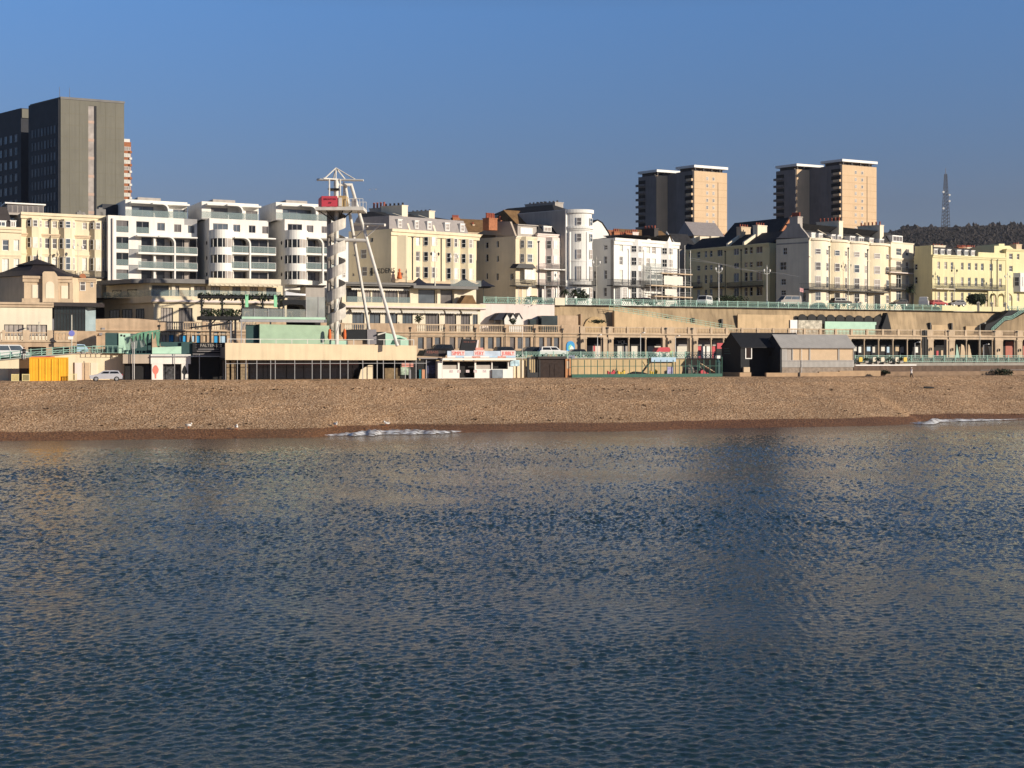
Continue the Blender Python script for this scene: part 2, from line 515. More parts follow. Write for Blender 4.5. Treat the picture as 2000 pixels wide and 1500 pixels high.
# ---- sea
def water_material():
    m = bpy.data.materials.new("sea_water"); m.use_nodes = True
    n, l = m.node_tree.nodes, m.node_tree.links
    p = n["Principled BSDF"]
    p.inputs["Base Color"].default_value = (0.014, 0.034, 0.038, 1)
    p.inputs["Roughness"].default_value = 0.04
    p.inputs["IOR"].default_value = 1.33
    tc = n.new("ShaderNodeTexCoord")
    def noise(sx, sy, scale, detail, rough=0.5, dist=0.0):
        mp = n.new("ShaderNodeMapping"); mp.inputs["Scale"].default_value = (sx, sy, 1); mp.inputs["Rotation"].default_value = (0, 0, R(12))
        l.new(tc.outputs["Object"], mp.inputs[0])
        t = n.new("ShaderNodeTexNoise"); t.inputs["Scale"].default_value = scale; t.inputs["Detail"].default_value = detail
        t.inputs["Roughness"].default_value = rough; t.inputs["Distortion"].default_value = dist
        l.new(mp.outputs[0], t.inputs["Vector"]); return t.outputs[0]
    def math_(op, a, b):
        t = n.new("ShaderNodeMath"); t.operation = op
        for i, v in enumerate((a, b)):
            if isinstance(v, (int, float)): t.inputs[i].default_value = v
            else: l.new(v, t.inputs[i])
        return t.outputs[0]
    rip = noise(0.9, 1.2, 8.0, 3, 0.6, 0.8)      # ripples
    swl = noise(0.55, 1.0, 0.7, 2, 0.5, 0.3)     # low waves
    big = noise(0.25, 1.0, 0.10, 3, 0.5)          # wind patches
    gust = n.new("ShaderNodeMapRange"); gust.inputs[1].default_value = 0.35; gust.inputs[2].default_value = 0.65
    gust.inputs[3].default_value = 0.55; gust.inputs[4].default_value = 1.1
    l.new(big, gust.inputs[0])
    h = math_('MULTIPLY', math_('MULTIPLY', rip, 0.022), gust.outputs[0])
    b = n.new("ShaderNodeBump"); b.inputs["Strength"].default_value = 1.0; b.inputs["Distance"].default_value = 1.0
    l.new(h, b.inputs["Height"]); l.new(b.outputs[0], p.inputs["Normal"])
    return m
WATER = water_material()
# wind ripples as real relief: a sum of many short waves over the inshore water
import numpy as np
rg = np.random.default_rng(4)
yr_ = [26.0]
while yr_[-1] < 232: yr_.append(yr_[-1] + max(.068, yr_[-1]*.0024))
yr_ = np.array(yr_); xc_ = np.concatenate([np.arange(-96, -45, .22), np.arange(-45, -16, .12), np.arange(-16, 16, .062), np.arange(16, 45, .12), np.arange(45, 100.1, .22)])
XX, YY = np.meshgrid(xc_, yr_)
ZZ = np.zeros_like(XX)
NW = 190
lam = np.exp(rg.uniform(np.log(.15), np.log(.60), NW)); th0 = rg.normal(R(100), R(46), NW); ph_ = rg.uniform(0, 2*pi, NW)
lam[:14] = np.exp(rg.uniform(np.log(1.2), np.log(4.0), 14))
amp = np.where(lam < 1.15, .0255 * lam**.50, .012 * lam**.6) / sqrt(NW)
dYs = np.maximum(.075, YY*.0027)
for l_, t_, p_, a_ in zip(lam, th0, ph_, amp):
    kx, ky = 2*pi/l_*cos(t_), 2*pi/l_*sin(t_)
    ZZ += a_ * np.sin(kx*XX + ky*YY + p_ + .6*np.sin(.13*XX + .21*YY + p_*3))
# wind patches and the calmer water close under the beach
gst = np.zeros_like(XX)
for i in range(14):
    l_ = rg.uniform(9, 60); t_ = rg.normal(R(95), R(28)); gst += np.sin(2*pi/l_*(cos(t_)*XX + sin(t_)*YY) + rg.uniform(0, 6.28))
gst = np.clip(1.0 + .075*gst, .45, 1.6)
Dd = YY - KC*XX
calm = np.clip((154 - Dd)/16, 0.24, 1.0)
ZZ *= gst*calm*np.clip(dYs/.12, 1, 2.0)
ZZ = np.where((np.abs(XX) > 90) | (YY < 26.4) | (YY > 228), 0, ZZ)
me = bpy.data.meshes.new("sea_water")
nr, nc = XX.shape
me.vertices.add(nr*nc); me.vertices.foreach_set("co", np.stack([XX, YY, ZZ], -1).astype(np.float32).ravel())
ii = (np.arange(nr - 1)[:, None]*nc + np.arange(nc - 1)[None, :]).ravel()
q = np.stack([ii, ii + 1, ii + nc + 1, ii + nc], -1).astype(np.int32)
me.loops.add(q.size); me.loops.foreach_set("vertex_index", q.ravel())
me.polygons.add(len(q)); me.polygons.foreach_set("loop_start", np.arange(0, q.size, 4, dtype=np.int32))
me.polygons.foreach_set("use_smooth", np.ones(len(q), dtype=bool))
me.update(calc_edges=True); me.materials.append(WATER)
link("sea_water", me)['kind'] = 'structure'
mb = MB()
for x0, x1, y0, y1 in ((-900, 900, -300, 26), (-900, -96, 26, 232), (100, 900, 26, 232), (-900, 900, 232, 560)):
    mb.add([(x0, y0, 0), (x1, y0, 0), (x1, y1, 0), (x0, y1, 0)], [(0, 1, 2, 3)])
struct("open_sea_water", mb, WATER)

# ---- shingle beach
def beach_material():
    m = bpy.data.materials.new("shingle"); m.use_nodes = True
    n, l = m.node_tree.nodes, m.node_tree.links
    p = n["Principled BSDF"]; p.inputs["Roughness"].default_value = 0.9; p.inputs["Specular IOR Level"].default_value = 0.2
    tc = n.new("ShaderNodeTexCoord")
    v = n.new("ShaderNodeTexVoronoi"); v.inputs["Scale"].default_value = 5.0
    l.new(tc.outputs["Object"], v.inputs["Vector"])
    r = n.new("ShaderNodeValToRGB")
    r.color_ramp.interpolation = 'LINEAR'
    e = r.color_ramp.elements
    e[0].position = 0.0; e[0].color = (0.22, 0.115, 0.05, 1)
    e[1].position = 1.0; e[1].color = (0.78, 0.54, 0.335, 1)
    x = e.new(0.35); x.color = (0.44, 0.258, 0.132, 1)
    x = e.new(0.7); x.color = (0.56, 0.35, 0.195, 1)
    sx = n.new("ShaderNodeSeparateColor"); l.new(v.outputs["Color"], sx.inputs[0]); l.new(sx.outputs[0], r.inputs[0])
    # broad drifts of paler and redder stone
    n1 = n.new("ShaderNodeTexNoise"); n1.inputs["Scale"].default_value = 0.12; n1.inputs["Detail"].default_value = 5
    l.new(tc.outputs["Object"], n1.inputs["Vector"])
    mr = n.new("ShaderNodeMapRange"); mr.inputs[1].default_value = 0.3; mr.inputs[2].default_value = 0.7; mr.inputs[3].default_value = 0.8; mr.inputs[4].default_value = 1.12
    l.new(n1.outputs[0], mr.inputs[0])
    sc1 = n.new("ShaderNodeVectorMath"); sc1.operation = 'SCALE'; l.new(r.outputs[0], sc1.inputs[0]); l.new(mr.outputs[0], sc1.inputs["Scale"])
    # wet band the last waves reached
    sep = n.new("ShaderNodeSeparateXYZ"); l.new(tc.outputs["Object"], sep.inputs[0])
    n2 = n.new("ShaderNodeTexNoise"); n2.inputs["Scale"].default_value = 0.09; n2.inputs["Detail"].default_value = 4
    l.new(tc.outputs["Object"], n2.inputs["Vector"])
    ad = n.new("ShaderNodeMath"); ad.operation = 'MULTIPLY_ADD'; ad.inputs[1].default_value = -0.5; l.new(n2.outputs[0], ad.inputs[0]); l.new(sep.outputs[2], ad.inputs[2])
    wr = n.new("ShaderNodeMapRange"); wr.inputs[1].default_value = 0.44; wr.inputs[2].default_value = 0.54; wr.inputs[3].default_value = 0.0; wr.inputs[4].default_value = 1.0
    l.new(ad.outputs[0], wr.inputs[0])
    wet = n.new("ShaderNodeVectorMath"); wet.operation = 'MULTIPLY'; wet.inputs[1].default_value = (0.42, 0.29, 0.19); l.new(sc1.outputs[0], wet.inputs[0])
    mx = n.new("ShaderNodeMix"); mx.data_type = 'RGBA'
    l.new(wr.outputs[0], mx.inputs["Factor"]); l.new(wet.outputs[0], mx.inputs["A"]); l.new(sc1.outputs[0], mx.inputs["B"])
    l.new(mx.outputs["Result"], p.inputs["Base Color"])
    rr = n.new("ShaderNodeMapRange"); rr.inputs[3].default_value = 0.45; rr.inputs[4].default_value = 0.95; l.new(wr.outputs[0], rr.inputs[0]); l.new(rr.outputs[0], p.inputs["Roughness"])
    bn = n.new("ShaderNodeBump"); bn.inputs["Strength"].default_value = 0.9; bn.inputs["Distance"].default_value = 0.12
    l.new(v.outputs["Distance"], bn.inputs["Height"])
    n3 = n.new("ShaderNodeTexNoise"); n3.inputs["Scale"].default_value = 0.8; n3.inputs["Detail"].default_value = 6; n3.inputs["Roughness"].default_value = 0.7
    l.new(tc.outputs["Object"], n3.inputs["Vector"])
    b2 = n.new("ShaderNodeBump"); b2.inputs["Strength"].default_value = 0.7; b2.inputs["Distance"].default_value = 0.35
    l.new(n3.outputs[0], b2.inputs["Height"]); l.new(b2.outputs[0], bn.inputs["Normal"])
    l.new(bn.outputs[0], p.inputs["Normal"])
    return m
SHING = beach_material()
from mathutils import noise as NZ
WPTS = [(-400,159),(0, 159.7), (200, 158), (430, 155.9), (600, 154.2), (680, 158.5), (760, 161.3), (900, 158.3), (1000, 157.6), (1200, 154), (1350, 155.5), (1500, 155), (1700, 154), (1790, 156.5), (1830, 162), (2000, 160.5), (2400, 159)]
def lerp(pts, x):
    if x <= pts[0][0]: return pts[0][1]
    for (a, b), (c, d) in zip(pts, pts[1:]):
        if x <= c:
            t = (x - a) / (c - a); t = t*t*(3-2*t)
            return b + (d - b) * t
    return pts[-1][1]
def waterD(x):
    # photo column of the waterline at this x
    Y = 157 + KC * x
    return lerp(WPTS, 1000 + F * x / Y)
CREST_D, CREST_Z = 199.5, 5.6
def beach_z(x, D):
    w = waterD(x)
    t = (D - w) / (CREST_D - w)
    if t < 0: z = t * 6.0
    elif t < 1: z = CREST_Z * (0.9*t + 0.22*t*t*(1-t) + 0.1*t*t)
    else: z = CREST_Z - 0.03 * min(1, (D - CREST_D))
    z += .22 * math.exp(-((D - 191.5 - 1.5*NZ.noise((x*.05, 3, 1)))/1.3)**2) + .14 * math.exp(-((D - 176 - 2*NZ.noise((x*.04, 7, 1)))/1.6)**2)
    amp = 0.0 if D > CREST_D + 1 else min(1, max(0.15, t*2.5)) 
    Y = D + KC * x
    z += amp * (0.16 * NZ.noise((x*.13, Y*.13, 3)) + 0.10 * NZ.noise((x*.45, Y*.45, 9)) + .05 * NZ.noise((x*1.3, Y*1.3, 5)))
    return z
mb = MB()
NX, DS = 560, [140, 146, 150] + [151 + .6*i for i in range(22)] + [165 + 1.0*i for i in range(38)] + [204, 208, 214, 220]
for i in range(NX + 1):
    x = -130 + 305 * i / NX
    for D in DS: mb.v.append((x, D + KC * x, beach_z(x, D)))
n = len(DS)
for i in range(NX):
    for j in range(n - 1): mb.f.append((i*n+j, (i+1)*n+j, (i+1)*n+j+1, i*n+j+1))
struct("shingle_beach", mb, SHING, smooth=True)

# ---- swash running up the shingle
def foam_material():
    m = bpy.data.materials.new("sea_foam"); m.use_nodes = True
    n, l = m.node_tree.nodes, m.node_tree.links
    p = n["Principled BSDF"]; p.inputs["Roughness"].default_value = 0.7
    tc = n.new("ShaderNodeTexCoord")
    mp = n.new("ShaderNodeMapping"); mp.inputs["Scale"].default_value = (0.5, 1.3, 1); l.new(tc.outputs["Object"], mp.inputs[0])
    t = n.new("ShaderNodeTexNoise"); t.inputs["Scale"].default_value = 1.5; t.inputs["Detail"].default_value = 6; t.inputs["Roughness"].default_value = 0.7
    l.new(mp.outputs[0], t.inputs["Vector"])
    r = n.new("ShaderNodeMapRange"); r.inputs[1].default_value = 0.40; r.inputs[2].default_value = 0.56; l.new(t.outputs[0], r.inputs[0])
    l.new(r.outputs[0], p.inputs["Alpha"])
    p.inputs["Base Color"].default_value = (0.72, 0.72, 0.72, 1)
    return m
FOAM = foam_material()
def foam(px0, px1, dy0, dy1, wfun):
    mb = MB(); N = 90
    for i in range(N + 1):
        f = i / N; px = px0 + (px1 - px0) * f
        x = (px - 1000) / F * 155.0
        for _ in range(3):
            Dw = waterD(x); Y = Dw + KC * x; x = (px - 1000) / F * Y
        wd = wfun(f) * (1 + .35 * NZ.noise((px*.05, 1.7, 0)))
        for j in range(5):
            D = Dw + dy1 - (dy1 - dy0) * wd * j / 4
            mb.v.append((x, D + KC * x, max(beach_z(x, D), 0.0) + 0.05 + wd * (.42 + .3*NZ.noise((px*.09, j*.7, 4))) * sin(pi * j / 4)))
    for i in range(N):
        for j in range(4): mb.f.append((i*5+j, i*5+j+1, (i+1)*5+j+1, (i+1)*5+j))
    struct("sea_foam", mb, FOAM, 'stuff', True)
foam(632, 905, -5.0, 1.0, lambda f: max(.02, sin(pi*f)**.9))
foam(1780, 2020, -4.0, 0.7, lambda f: max(.03, min(1, f*8) * (1 - f)**1.5))

# ---- promenade, lower road, terrace, upper road, hillside
mb = MB(); strip(mb, 199.8, KC, 5.55, 214.5, KC, 5.55); struct("promenade", mb, PAVE)
mb = MB(); strip(mb, 214.2, KC, 8.45, 237.0, .42, 8.45); struct("lower_road", mb, ASPH)
mb = MB(); strip(mb, 236.2, .42, 13.0, 247.0, .42, 13.0); struct("terrace_paving", mb, PAVE)
mb = MB(); strip(mb, 246.3, .42, 18.5, 256, .45, 18.5); struct("upper_road", mb, ASPH)
mb = MB(); strip(mb, 255.5, .45, 18.48, 262.5, .5, 18.48); struct("pavement", mb, PAVE)
# rising ground of the town and the down behind it
def hill_z(x, Y):
    base = 18.4 + max(0, Y - 270 - .45*x) * 0.045
    base = min(base, 60 + Y * .01)
    far = 0
    if Y > 1050:
        t = min(1, (Y - 1050) / 850); far = 112 * t*t*(3-2*t)
        px = 1000 + F * x / Y
        far *= min(1, max(0, (px - 1450) / 330)) ** .6
    return base + far * (1 + .05*NZ.noise((x*.006, 1.3, 2))) + 6 * NZ.noise((x*.004, Y*.004, 2)) * min(1, max(0, (Y-400)/400))
mb = MB(); NXH = 80
YS = [250 + 12*i for i in range(20)] + [500 + 60*i for i in range(40)]
for Y in YS:
    for i in range(NXH + 1):
        x = (-0.55 + 1.1 * i / NXH) * (Y + 60)
        yy = max(Y, 261 + .5 * x)
        mb.v.append((x, yy, hill_z(x, yy)))
for j in range(len(YS) - 1):
    for i in range(NXH):
        a = j*(NXH+1)+i; mb.f.append((a, a+1, a+NXH+2, a+NXH+1))
HILL = mat("winter_hillside", (0.045, 0.042, 0.03), 0.95, 0.35, 0.02)
struct("hillside", mb, HILL)
# ================================================================== UPPER STREET
random.seed(21)
def rows_z(fr, px, rows, d=0.0): return [(fr.Z(px, y1, d), fr.Z(px, y0, d)) for y0, y1 in rows]
def cornice(th, x0, x1, z, m, h=.35, p=.3, y0=0.0, parent=None, name="cornice", dent=False):
    mb = MB()
    mb.box(x0, x1, y0 - p, y0 - .004, z - h * .45, z)
    mb.box(x0, x1, y0 - p * .55, y0 - .004, z - h, z - h * .45 - .003)
    if dent:
        n = int((x1 - x0) / .8)
        for i in range(n): mb.box(x0 + .8*i + .3, x0 + .8*i + .5, y0 - p*.9, y0 - p*.56, z - h*.95, z - h*.46)
    return th.part(name, mb, m, parent)
def drainpipe(th, x, z0, z1, m=None, y=-.12):
    mb = MB().tube((x, y, z0), (x, y, z1), .07, .07, 6)
    mb.box(x - .16, x + .16, y - .1, y + .1, z1 - .25, z1 + .05)
    return th.part("drainpipe", mb, m or IRON)
def dormer(th, x0, x1, z0, z1, y0, depth, wallm=None, pane=None, style='case', slope=0.0, flat=True):
    wallm = wallm or WPAINT
    c = th.part("dormer", MB().box(x0, x1, y0, y0 + depth, z0, z1).box(x0 - .08, x1 + .08, y0 - .1, y0 + depth, z1 + .003, z1 + .12), wallm)
    window(th, x0 + .1, x1 - .1, z0 + .12, z1 - .1, y0 - .075, style, pane or random.choice([G_BLUE, G_MID, G_PALE]), parent=c)
    return c
def mansard(th, name, x0, x1, y0, z0, z1, m, lean=.9, depth=8, topm=None, hipl=True, hipr=True):
    """steep roof front leaning back from y0, flat on top"""
    l = lean if hipl else 0; r = lean if hipr else 0
    mb = MB()
    v = [(x0,y0,z0),(x1,y0,z0),(x1,y0+depth,z0),(x0,y0+depth,z0),(x0+l,y0+lean,z1),(x1-r,y0+lean,z1),(x1-r,y0+depth-lean,z1),(x0+l,y0+depth-lean,z1)]
    mb.add(v, [(0,1,5,4),(1,2,6,5),(2,3,7,6),(3,0,4,7),(4,5,6,7)])
    return th.part(name, mb, m)
def gable_roof(th, x0, x1, y0, y1, z0, z1, m, axis='x', over=.25, name="roof", parent=None):
    mb = MB()
    if axis == 'x':
        ym = (y0 + y1) / 2
        v = [(x0-over,y0-over,z0),(x1+over,y0-over,z0),(x1+over,y1+over,z0),(x0-over,y1+over,z0),(x0-over,ym,z1),(x1+over,ym,z1)]
        f = [(0,1,5,4),(2,3,4,5),(1,2,5),(3,0,4),(0,3,2,1)]
    else:
        xm = (x0 + x1) / 2
        v = [(x0-over,y0-over,z0),(x1+over,y0-over,z0),(x1+over,y1+over,z0),(x0-over,y1+over,z0),(xm,y0-over,z1),(xm,y1+over,z1)]
        f = [(1,2,5,4),(3,0,4,5),(0,1,4),(2,3,5),(0,3,2,1)]
    mb.add(v, f)
    return th.part(name, mb, m, parent)

SBASE = 18.4
# ---------------- A1: low cream house with a brown mansard, left edge of the picture
fr = Fr(-70, yline(258, .42, -70) - 6, .53, SBASE)
th = Thing("terraced_house", "cream house with brown mansard roof and white dormers at the left edge", "house", fr)
L = fr.S(42); H = fr.Z(-70, 440); fl = fr.Z
holes = []
def W1(px0, px1, y0, y1, style='sash', pane=None, ref=None, d=0.14):
    """opening plus window, traced in photo columns/rows on the current front"""
    ref = px0 if ref is None else ref
    a, b = fr.S(px0), fr.S(px1); c, e = fr.Z(ref, y1), fr.Z(ref, y0)
    holes.append((a, b, c, e)); window(th, a, b, c, e, d, style, pane)
for a, b in ((-60,-48),(-36,-26),(-14,-4),(4.5,17),(27,37.5)):
    W1(a, b, 468, 489)
    W1(a, b, 505, 536, 'french', random.choice([G_WHITE, G_WHITE, G_PALE]))
shell(th, "wall", L, 13, H, holes, CREAM)
cornice(th, -.2, L + .05, H + .02, CREAM, .9, .45); cornice(th, -.1, L + .02, fr.Z(0, 497), CREAM, .3, .15, name="string_course")
mansard(th, "roof", .2, L - 1.2, .5, H + .02, fr.Z(0, 402), DKROOF, .9, 11)
for a, b in ((-45,-30),(-6,12.5),(21,32)): dormer(th, fr.S(a), fr.S(b), H + .03, fr.Z(a, 431), .45, 1.2)

# ---------------- A2: cream four-storey terrace with canted bays
k = kfit(42, 414.5, 211, 422.5)
fr = Fr(42, yline(258, .42, 42) - 2, k, SBASE)
th = Thing("terraced_house", "cream terrace with three shaded canted bays left of the white flats", "house", fr)
L = fr.S(211); H = fr.Z(42, 414.5); holes = []
rws = rows_z(fr, 60, [(430, 443), (464, 484), (500, 526)])
for a, b in ((87.5,97),(102,111),(161,169.5)):
    for (z0, z1), pn in zip(rws, (G_PALE, G_MID, None)):
        holes.append((fr.S(a), fr.S(b), z0, z1)); window(th, fr.S(a), fr.S(b), z0, z1, .14, 'sash', pn or random.choice([G_WHITE, G_PALE]))
dl = fr.depth_px(22)
shell(th, "wall", L, 15, H, holes, CREAM)
for a, b in ((52.5, 82), (115, 147), (175, 204)):
    x0, x1 = fr.S(a), fr.S(b); w = x1 - x0
    bb = bay(th, x0, x1, .95, w * .27, 0, H - .9, CREAM, rws, panes=[G_DARK, G_MID, G_BLUE, G_MID, G_WHITE])
cornice(th, -.15, L, H + .02, CREAM, 1.0, .5); cornice(th, 0, L, fr.Z(42, 455), BUFF, .5, .28, name="string_course")
cornice(th, 0, L, fr.Z(42, 494), CREAM, .25, .15, name="string_course")
for p in (98, 206.5): drainpipe(th, fr.S(p), 0, fr.Z(p, 428), y=-.2)
for a, b in ((123, 146), (160, 206)): balcony(th, fr.S(a), fr.S(b), fr.Z(a, 540.5, -1), 1.4, 1.0)
# glazed roof room and flue boxes
a, b = fr.S(14, 5), fr.S(85, 5)
rt = th.part("roof_room", MB().box(a, b, 5, 10, H + .02, fr.Z(14, 398, 5)), GREYR)
th.part("roof_slab", MB().box(a - .4, b + .3, 4.5, 10.4, fr.Z(14, 398, 5), fr.Z(14, 395.5, 5)), WPAINT, rt)
for i in range(7): window(th, a + (b-a)*(i+.08)/7, a + (b-a)*(i+.92)/7, H + .4, fr.Z(14, 400, 5), 4.92, 'plain', G_MID, GREY, parent=rt)
for p, w, h in ((150, 1.1, .8), (160, .7, .55), (188, 1.6, 1.5), (196, .5, 1.0)):
    th.part("flue_box", MB().box(fr.S(p, 3), fr.S(p, 3) + w, 3, 4.2, H + .02, H + h).box(fr.S(p, 3) + w*.3, fr.S(p, 3) + w*.7, 3.3, 3.8, H + h + .003, H + h + .3), random.choice([GREY, LEAD]))

# ---------------- B: white flats with three stepped wings, drums and arched fins
k = kfit(217, 420, 385, 428)
YB = yline(258, .42, 211) - 3
fr = Fr(211, YB, k, SBASE)
th = Thing("apartment_block", "white stepped apartment block with rounded balcony drums and arched fins", "apartment block", fr)
FIN = WHITE2
def wing(pl, pr, ytop, yr, ptop, flank_px, drum, win_top, fin_pairs, fr, ribs, slabs, recess=None, first=False, openings=()):
    """one wing of the flats: body, flank, roof flat set back, drum with ribbon windows, balcony slabs and fins"""
    L = fr.S(pr); H = fr.Z(pl, ytop)
    holes = []; wins = []
    for a, b, y0, y1, st in win_top:
        holes.append((fr.S(a), fr.S(b), fr.Z(a, y1), fr.Z(a, y0)))
        wins.append((fr.S(a), fr.S(b), fr.Z(a, y1), fr.Z(a, y0), st))
    w = th.part("wing", MB(), None)
    mb = MB(); bpy.data.objects.remove(w)
    w = shell(th, "wing", L, 16, H, holes + list(openings), WHITE)
    w.location = fr_off(fr); w.rotation_euler = (0, 0, fr.a - th.fr.a)
    for a, b, c, d, st in wins: window(th, a, b, c, d, .13, st, random.choice([G_BLUE, G_MID, G_MID, G_DARK]), GREY, parent=w)
    return w, L, H
def fr_off(f):
    v = Vector((f.x0, f.Y0, f.z0)) - Vector((th.fr.x0, th.fr.Y0, th.fr.z0))
    return (v.x*th.fr.c + v.y*th.fr.s, -v.x*th.fr.s + v.y*th.fr.c, v.z)
def arch_fin(w, f, pxc, ytop, pw, ybot, yspring=None, d0=-1.6, d1=-.02, r=1.3, parent=None):
    """thin fin standing out from the front, its head curving over to the left into an eave"""
    x = f.S(pxc, d0); zt = f.Z(pxc, ytop, d0); zb = f.Z(pxc, ybot, d0)
    R1 = r; t = .26
    out = []; inn = []
    for i in range(9):
        a = pi/2 * i / 8
        out.append((x + t - R1 + R1*cos(a)*1.0, zt - R1 + R1*sin(a)))
        inn.append((x + t - R1 + (R1 - t)*cos(a), zt - R1 + (R1 - t)*sin(a)))
    poly = [(x + t, zb)] + out + [(x - 2.6, zt)] + [(x - 2.6, zt - t*.6)] + inn[::-1] + [(x, zb)]
    mb = MB()
    n = len(out)
    # curved shell as quads so that the arch stays open beneath
    o2 = [(x + t, zb)] + out + [(x - 2.6, zt)]
    i2 = [(x, zb)] + inn + [(x - 2.6, zt - t)]
    vs, fs = [], []
    for (ox, oz), (ix, iz) in zip(o2, i2): vs += [(ox, d0, oz), (ix, d0, iz), (ix, d1, iz), (ox, d1, oz)]
    for i in range(len(o2) - 1):
        a = 4*i
        for q in range(4): fs.append((a+q, a+4+q, a+4+(q+1)%4, a+(q+1)%4))
    fs += [(0,1,2,3)[::-1], tuple(range(4*(len(o2)-1), 4*len(o2)))]
    mb.add(vs, fs)
    return th.part("arched_fin", mb, FIN, parent or w)

def penthouse(w, f, pl, pr, y0, y1, yb, H, wins, d=2.6):
    a, b = f.S(pl, d), f.S(pr, d)
    zt, zb = f.Z(pl, y0, d), H + .01
    hs = [(f.S(p, d), f.S(q, d), zb + .15, f.Z(pl, yy, d)) for p, q, yy in wins]
    o = shell(th, "penthouse", b - a, 10, zt, hs, WHITE, zb, w, d, a)
    for x0, x1, z0, z1 in hs: window(th, x0, x1, z0, z1, d + .14, 'wide4' if x1 - x0 > 4 else 'case', random.choice([G_BLUE, G_MID]), GREY, parent=o)
    th.part("eave", MB().box(a + .6, b + .05, d - 1.5, d - .004, zt - .75, zt - .45), WHITE2, o)
    th.part("roof_plant", MB().box(a + 2.5, a + 6.5, d + 2, d + 6, zt + .01, zt + .7), GREYR, o)
    rl = MB().box(f.S(pl, .1), f.S(pr, .1), .1, .13, H + .05, H + 1.15)
    th.part("railing", rl, G_RAIL, w)
    return o
def slab_balcony(w, f, pa, pb, yb, proj, railh=1.1, thick=.32):
    x0, x1 = f.S(pa, -proj), f.S(pb, -proj); z = f.Z(pa, yb, -proj)
    b = th.part("balcony", MB().box(x0, x1, -proj, -.004, z - thick, z), WHITE2, w)
    g = MB().box(x0 + .06, x1 - .06, -proj + .05, -proj + .075, z + .06, z + railh)
    th.part("railing", g, G_RAIL, b)
    hr = MB().box(x0, x1, -proj + .03, -proj + .09, z + railh + .002, z + railh + .05)
    n = max(2, int((x1 - x0) / 1.6))
    for i in range(n + 1): hr.box(x0 + (x1-x0)*i/n - .03, x0 + (x1-x0)*i/n + .03, -proj + .08, -proj + .12, z, z + railh)
    th.part("handrail", hr, STEEL, b)
    return b
def drum(w, f, pl, pr, proj, ytop, ybot, ribs):
    """half-round stack: white bands between dark ribbon windows"""
    x0, x1 = f.S(pl), f.S(pr)
    pts = bow_pts(x0, x1, min(proj, (x1-x0)/2*.98), 14)
    zs = [(f.Z(pl, ytop), None)]
    top = f.Z(pl, ytop); bot = f.Z(pl, ybot)
    cur = top
    for y0, y1 in ribs:
        a, b = f.Z(pl, y0), f.Z(pl, y1)
        th.part("drum_band", MB().slab([(p[0], p[1]) for p in pts], a, cur), WHITE2, w)
        cx = (x0 + x1) / 2
        gp = [(cx + (p[0]-cx)*.94, p[1]*.94) for p in pts]
        g = th.part("ribbon_window", MB().slab(gp, b, a), G_DARK, w)
        bars = MB()
        for q in pts[2:-1:2]:
            bx, by = cx + (q[0]-cx)*.965, q[1]*.965
            bars.tube((bx, by, b), (bx, by, a), .06, .06, 5)
        th.part("mullions", bars, WPAINT, g)
        # pale curtains behind half of the panes
        cu = MB()
        for i in range(7, 12):
            (ax, ay), (bx, by) = gp[i], gp[i+1]
            cu.add([(cx+(ax-cx)*1.01, ay*1.01, b+.02), (cx+(bx-cx)*1.01, by*1.01, b+.02), (cx+(bx-cx)*1.01, by*1.01, a-.02), (cx+(ax-cx)*1.01, ay*1.01, a-.02)], [(0,1,2,3)])
        th.part("curtain", cu, G_PALE, g)
        cur = b
    th.part("drum_band", MB().slab([(p[0], p[1]) for p in pts], bot, cur), WHITE2, w)

def recess(w, f, pa, pb, y0, y1, style='wide3', pane=None):
    pass
# first wing: flat front with a column of recessed balconies on the left
f1 = fr
cols = []
op = []
for y0, y1 in ((430,453),(462,486),(493,518),(526,545)): op.append((fr.S(227), fr.S(251), fr.Z(227, y1), fr.Z(227, y0)))
op.append((fr.S(266), fr.S(291), fr.Z(266, 455), fr.Z(266, 432)))
for y0, y1 in ((463,492),(497,522),(528,546)): op.append((fr.S(276), fr.S(384), fr.Z(276, y1), fr.Z(276, y0)))
w, L1, H1 = wing(211, 385, 420, 428, None, None, None, [(307,322,435,450,'case'),(340,354,438,453,'case'),(367,380,440,455,'case')], (), fr, (), (), openings=op)
for i, (a, b, c, d) in enumerate(op):
    big = b - a > 5
    window(th, a - .02, b + .02, c + .02, d, .215, 'wide4' if big else 'case', G_DARK if i % 3 else G_MID, GREY, parent=w)
    if not big:
        g = MB().box(a, b, .02, .05, c + .05, c + 1.05); th.part("railing", g, G_RAIL, w)
    else:
        for q in (.18, .42, .78): th.part("curtain", MB().box(a + (b-a)*q, a + (b-a)*(q+.1), .19, .2, c + .1, d - .1), G_PALE, w)
        th.part("pier", MB().box(a + 1.9, a + 2.25, -.9, .1, c, d), WHITE2, w)
slab_balcony(w, fr, 270, 386, 492, 1.7); slab_balcony(w, fr, 270, 386, 523, 1.7)
th.part("eave", MB().box(fr.S(268, -1.6), fr.S(386, -1.6), -1.6, -.004, fr.Z(268, 461, -1.6), fr.Z(268, 458.5, -1.6)), WHITE2, w)
arch_fin(w, fr, 340.5, 461, 4, 548, d0=-1.75)
th.part("pier", MB().box(fr.S(219), fr.S(222.5), -.35, -.004, 0, H1 - .5), PINK, w)
ph = penthouse(w, fr, 245, 366, 389, 397, 420, H1, [(257, 300, 401), (338, 362, 404)])
arch_fin(w, fr, 328, 397, 4, 462, d0=.3, d1=2.59, r=1.2, parent=ph)
# dark block painting the shaded west flank of the penthouse
th.part("shaded_flank_block", MB().box(fr.S(200, 9), fr.S(245, 9), 9, 14, H1 + .01, fr.Z(200, 398, 9)), TOWERD, w)
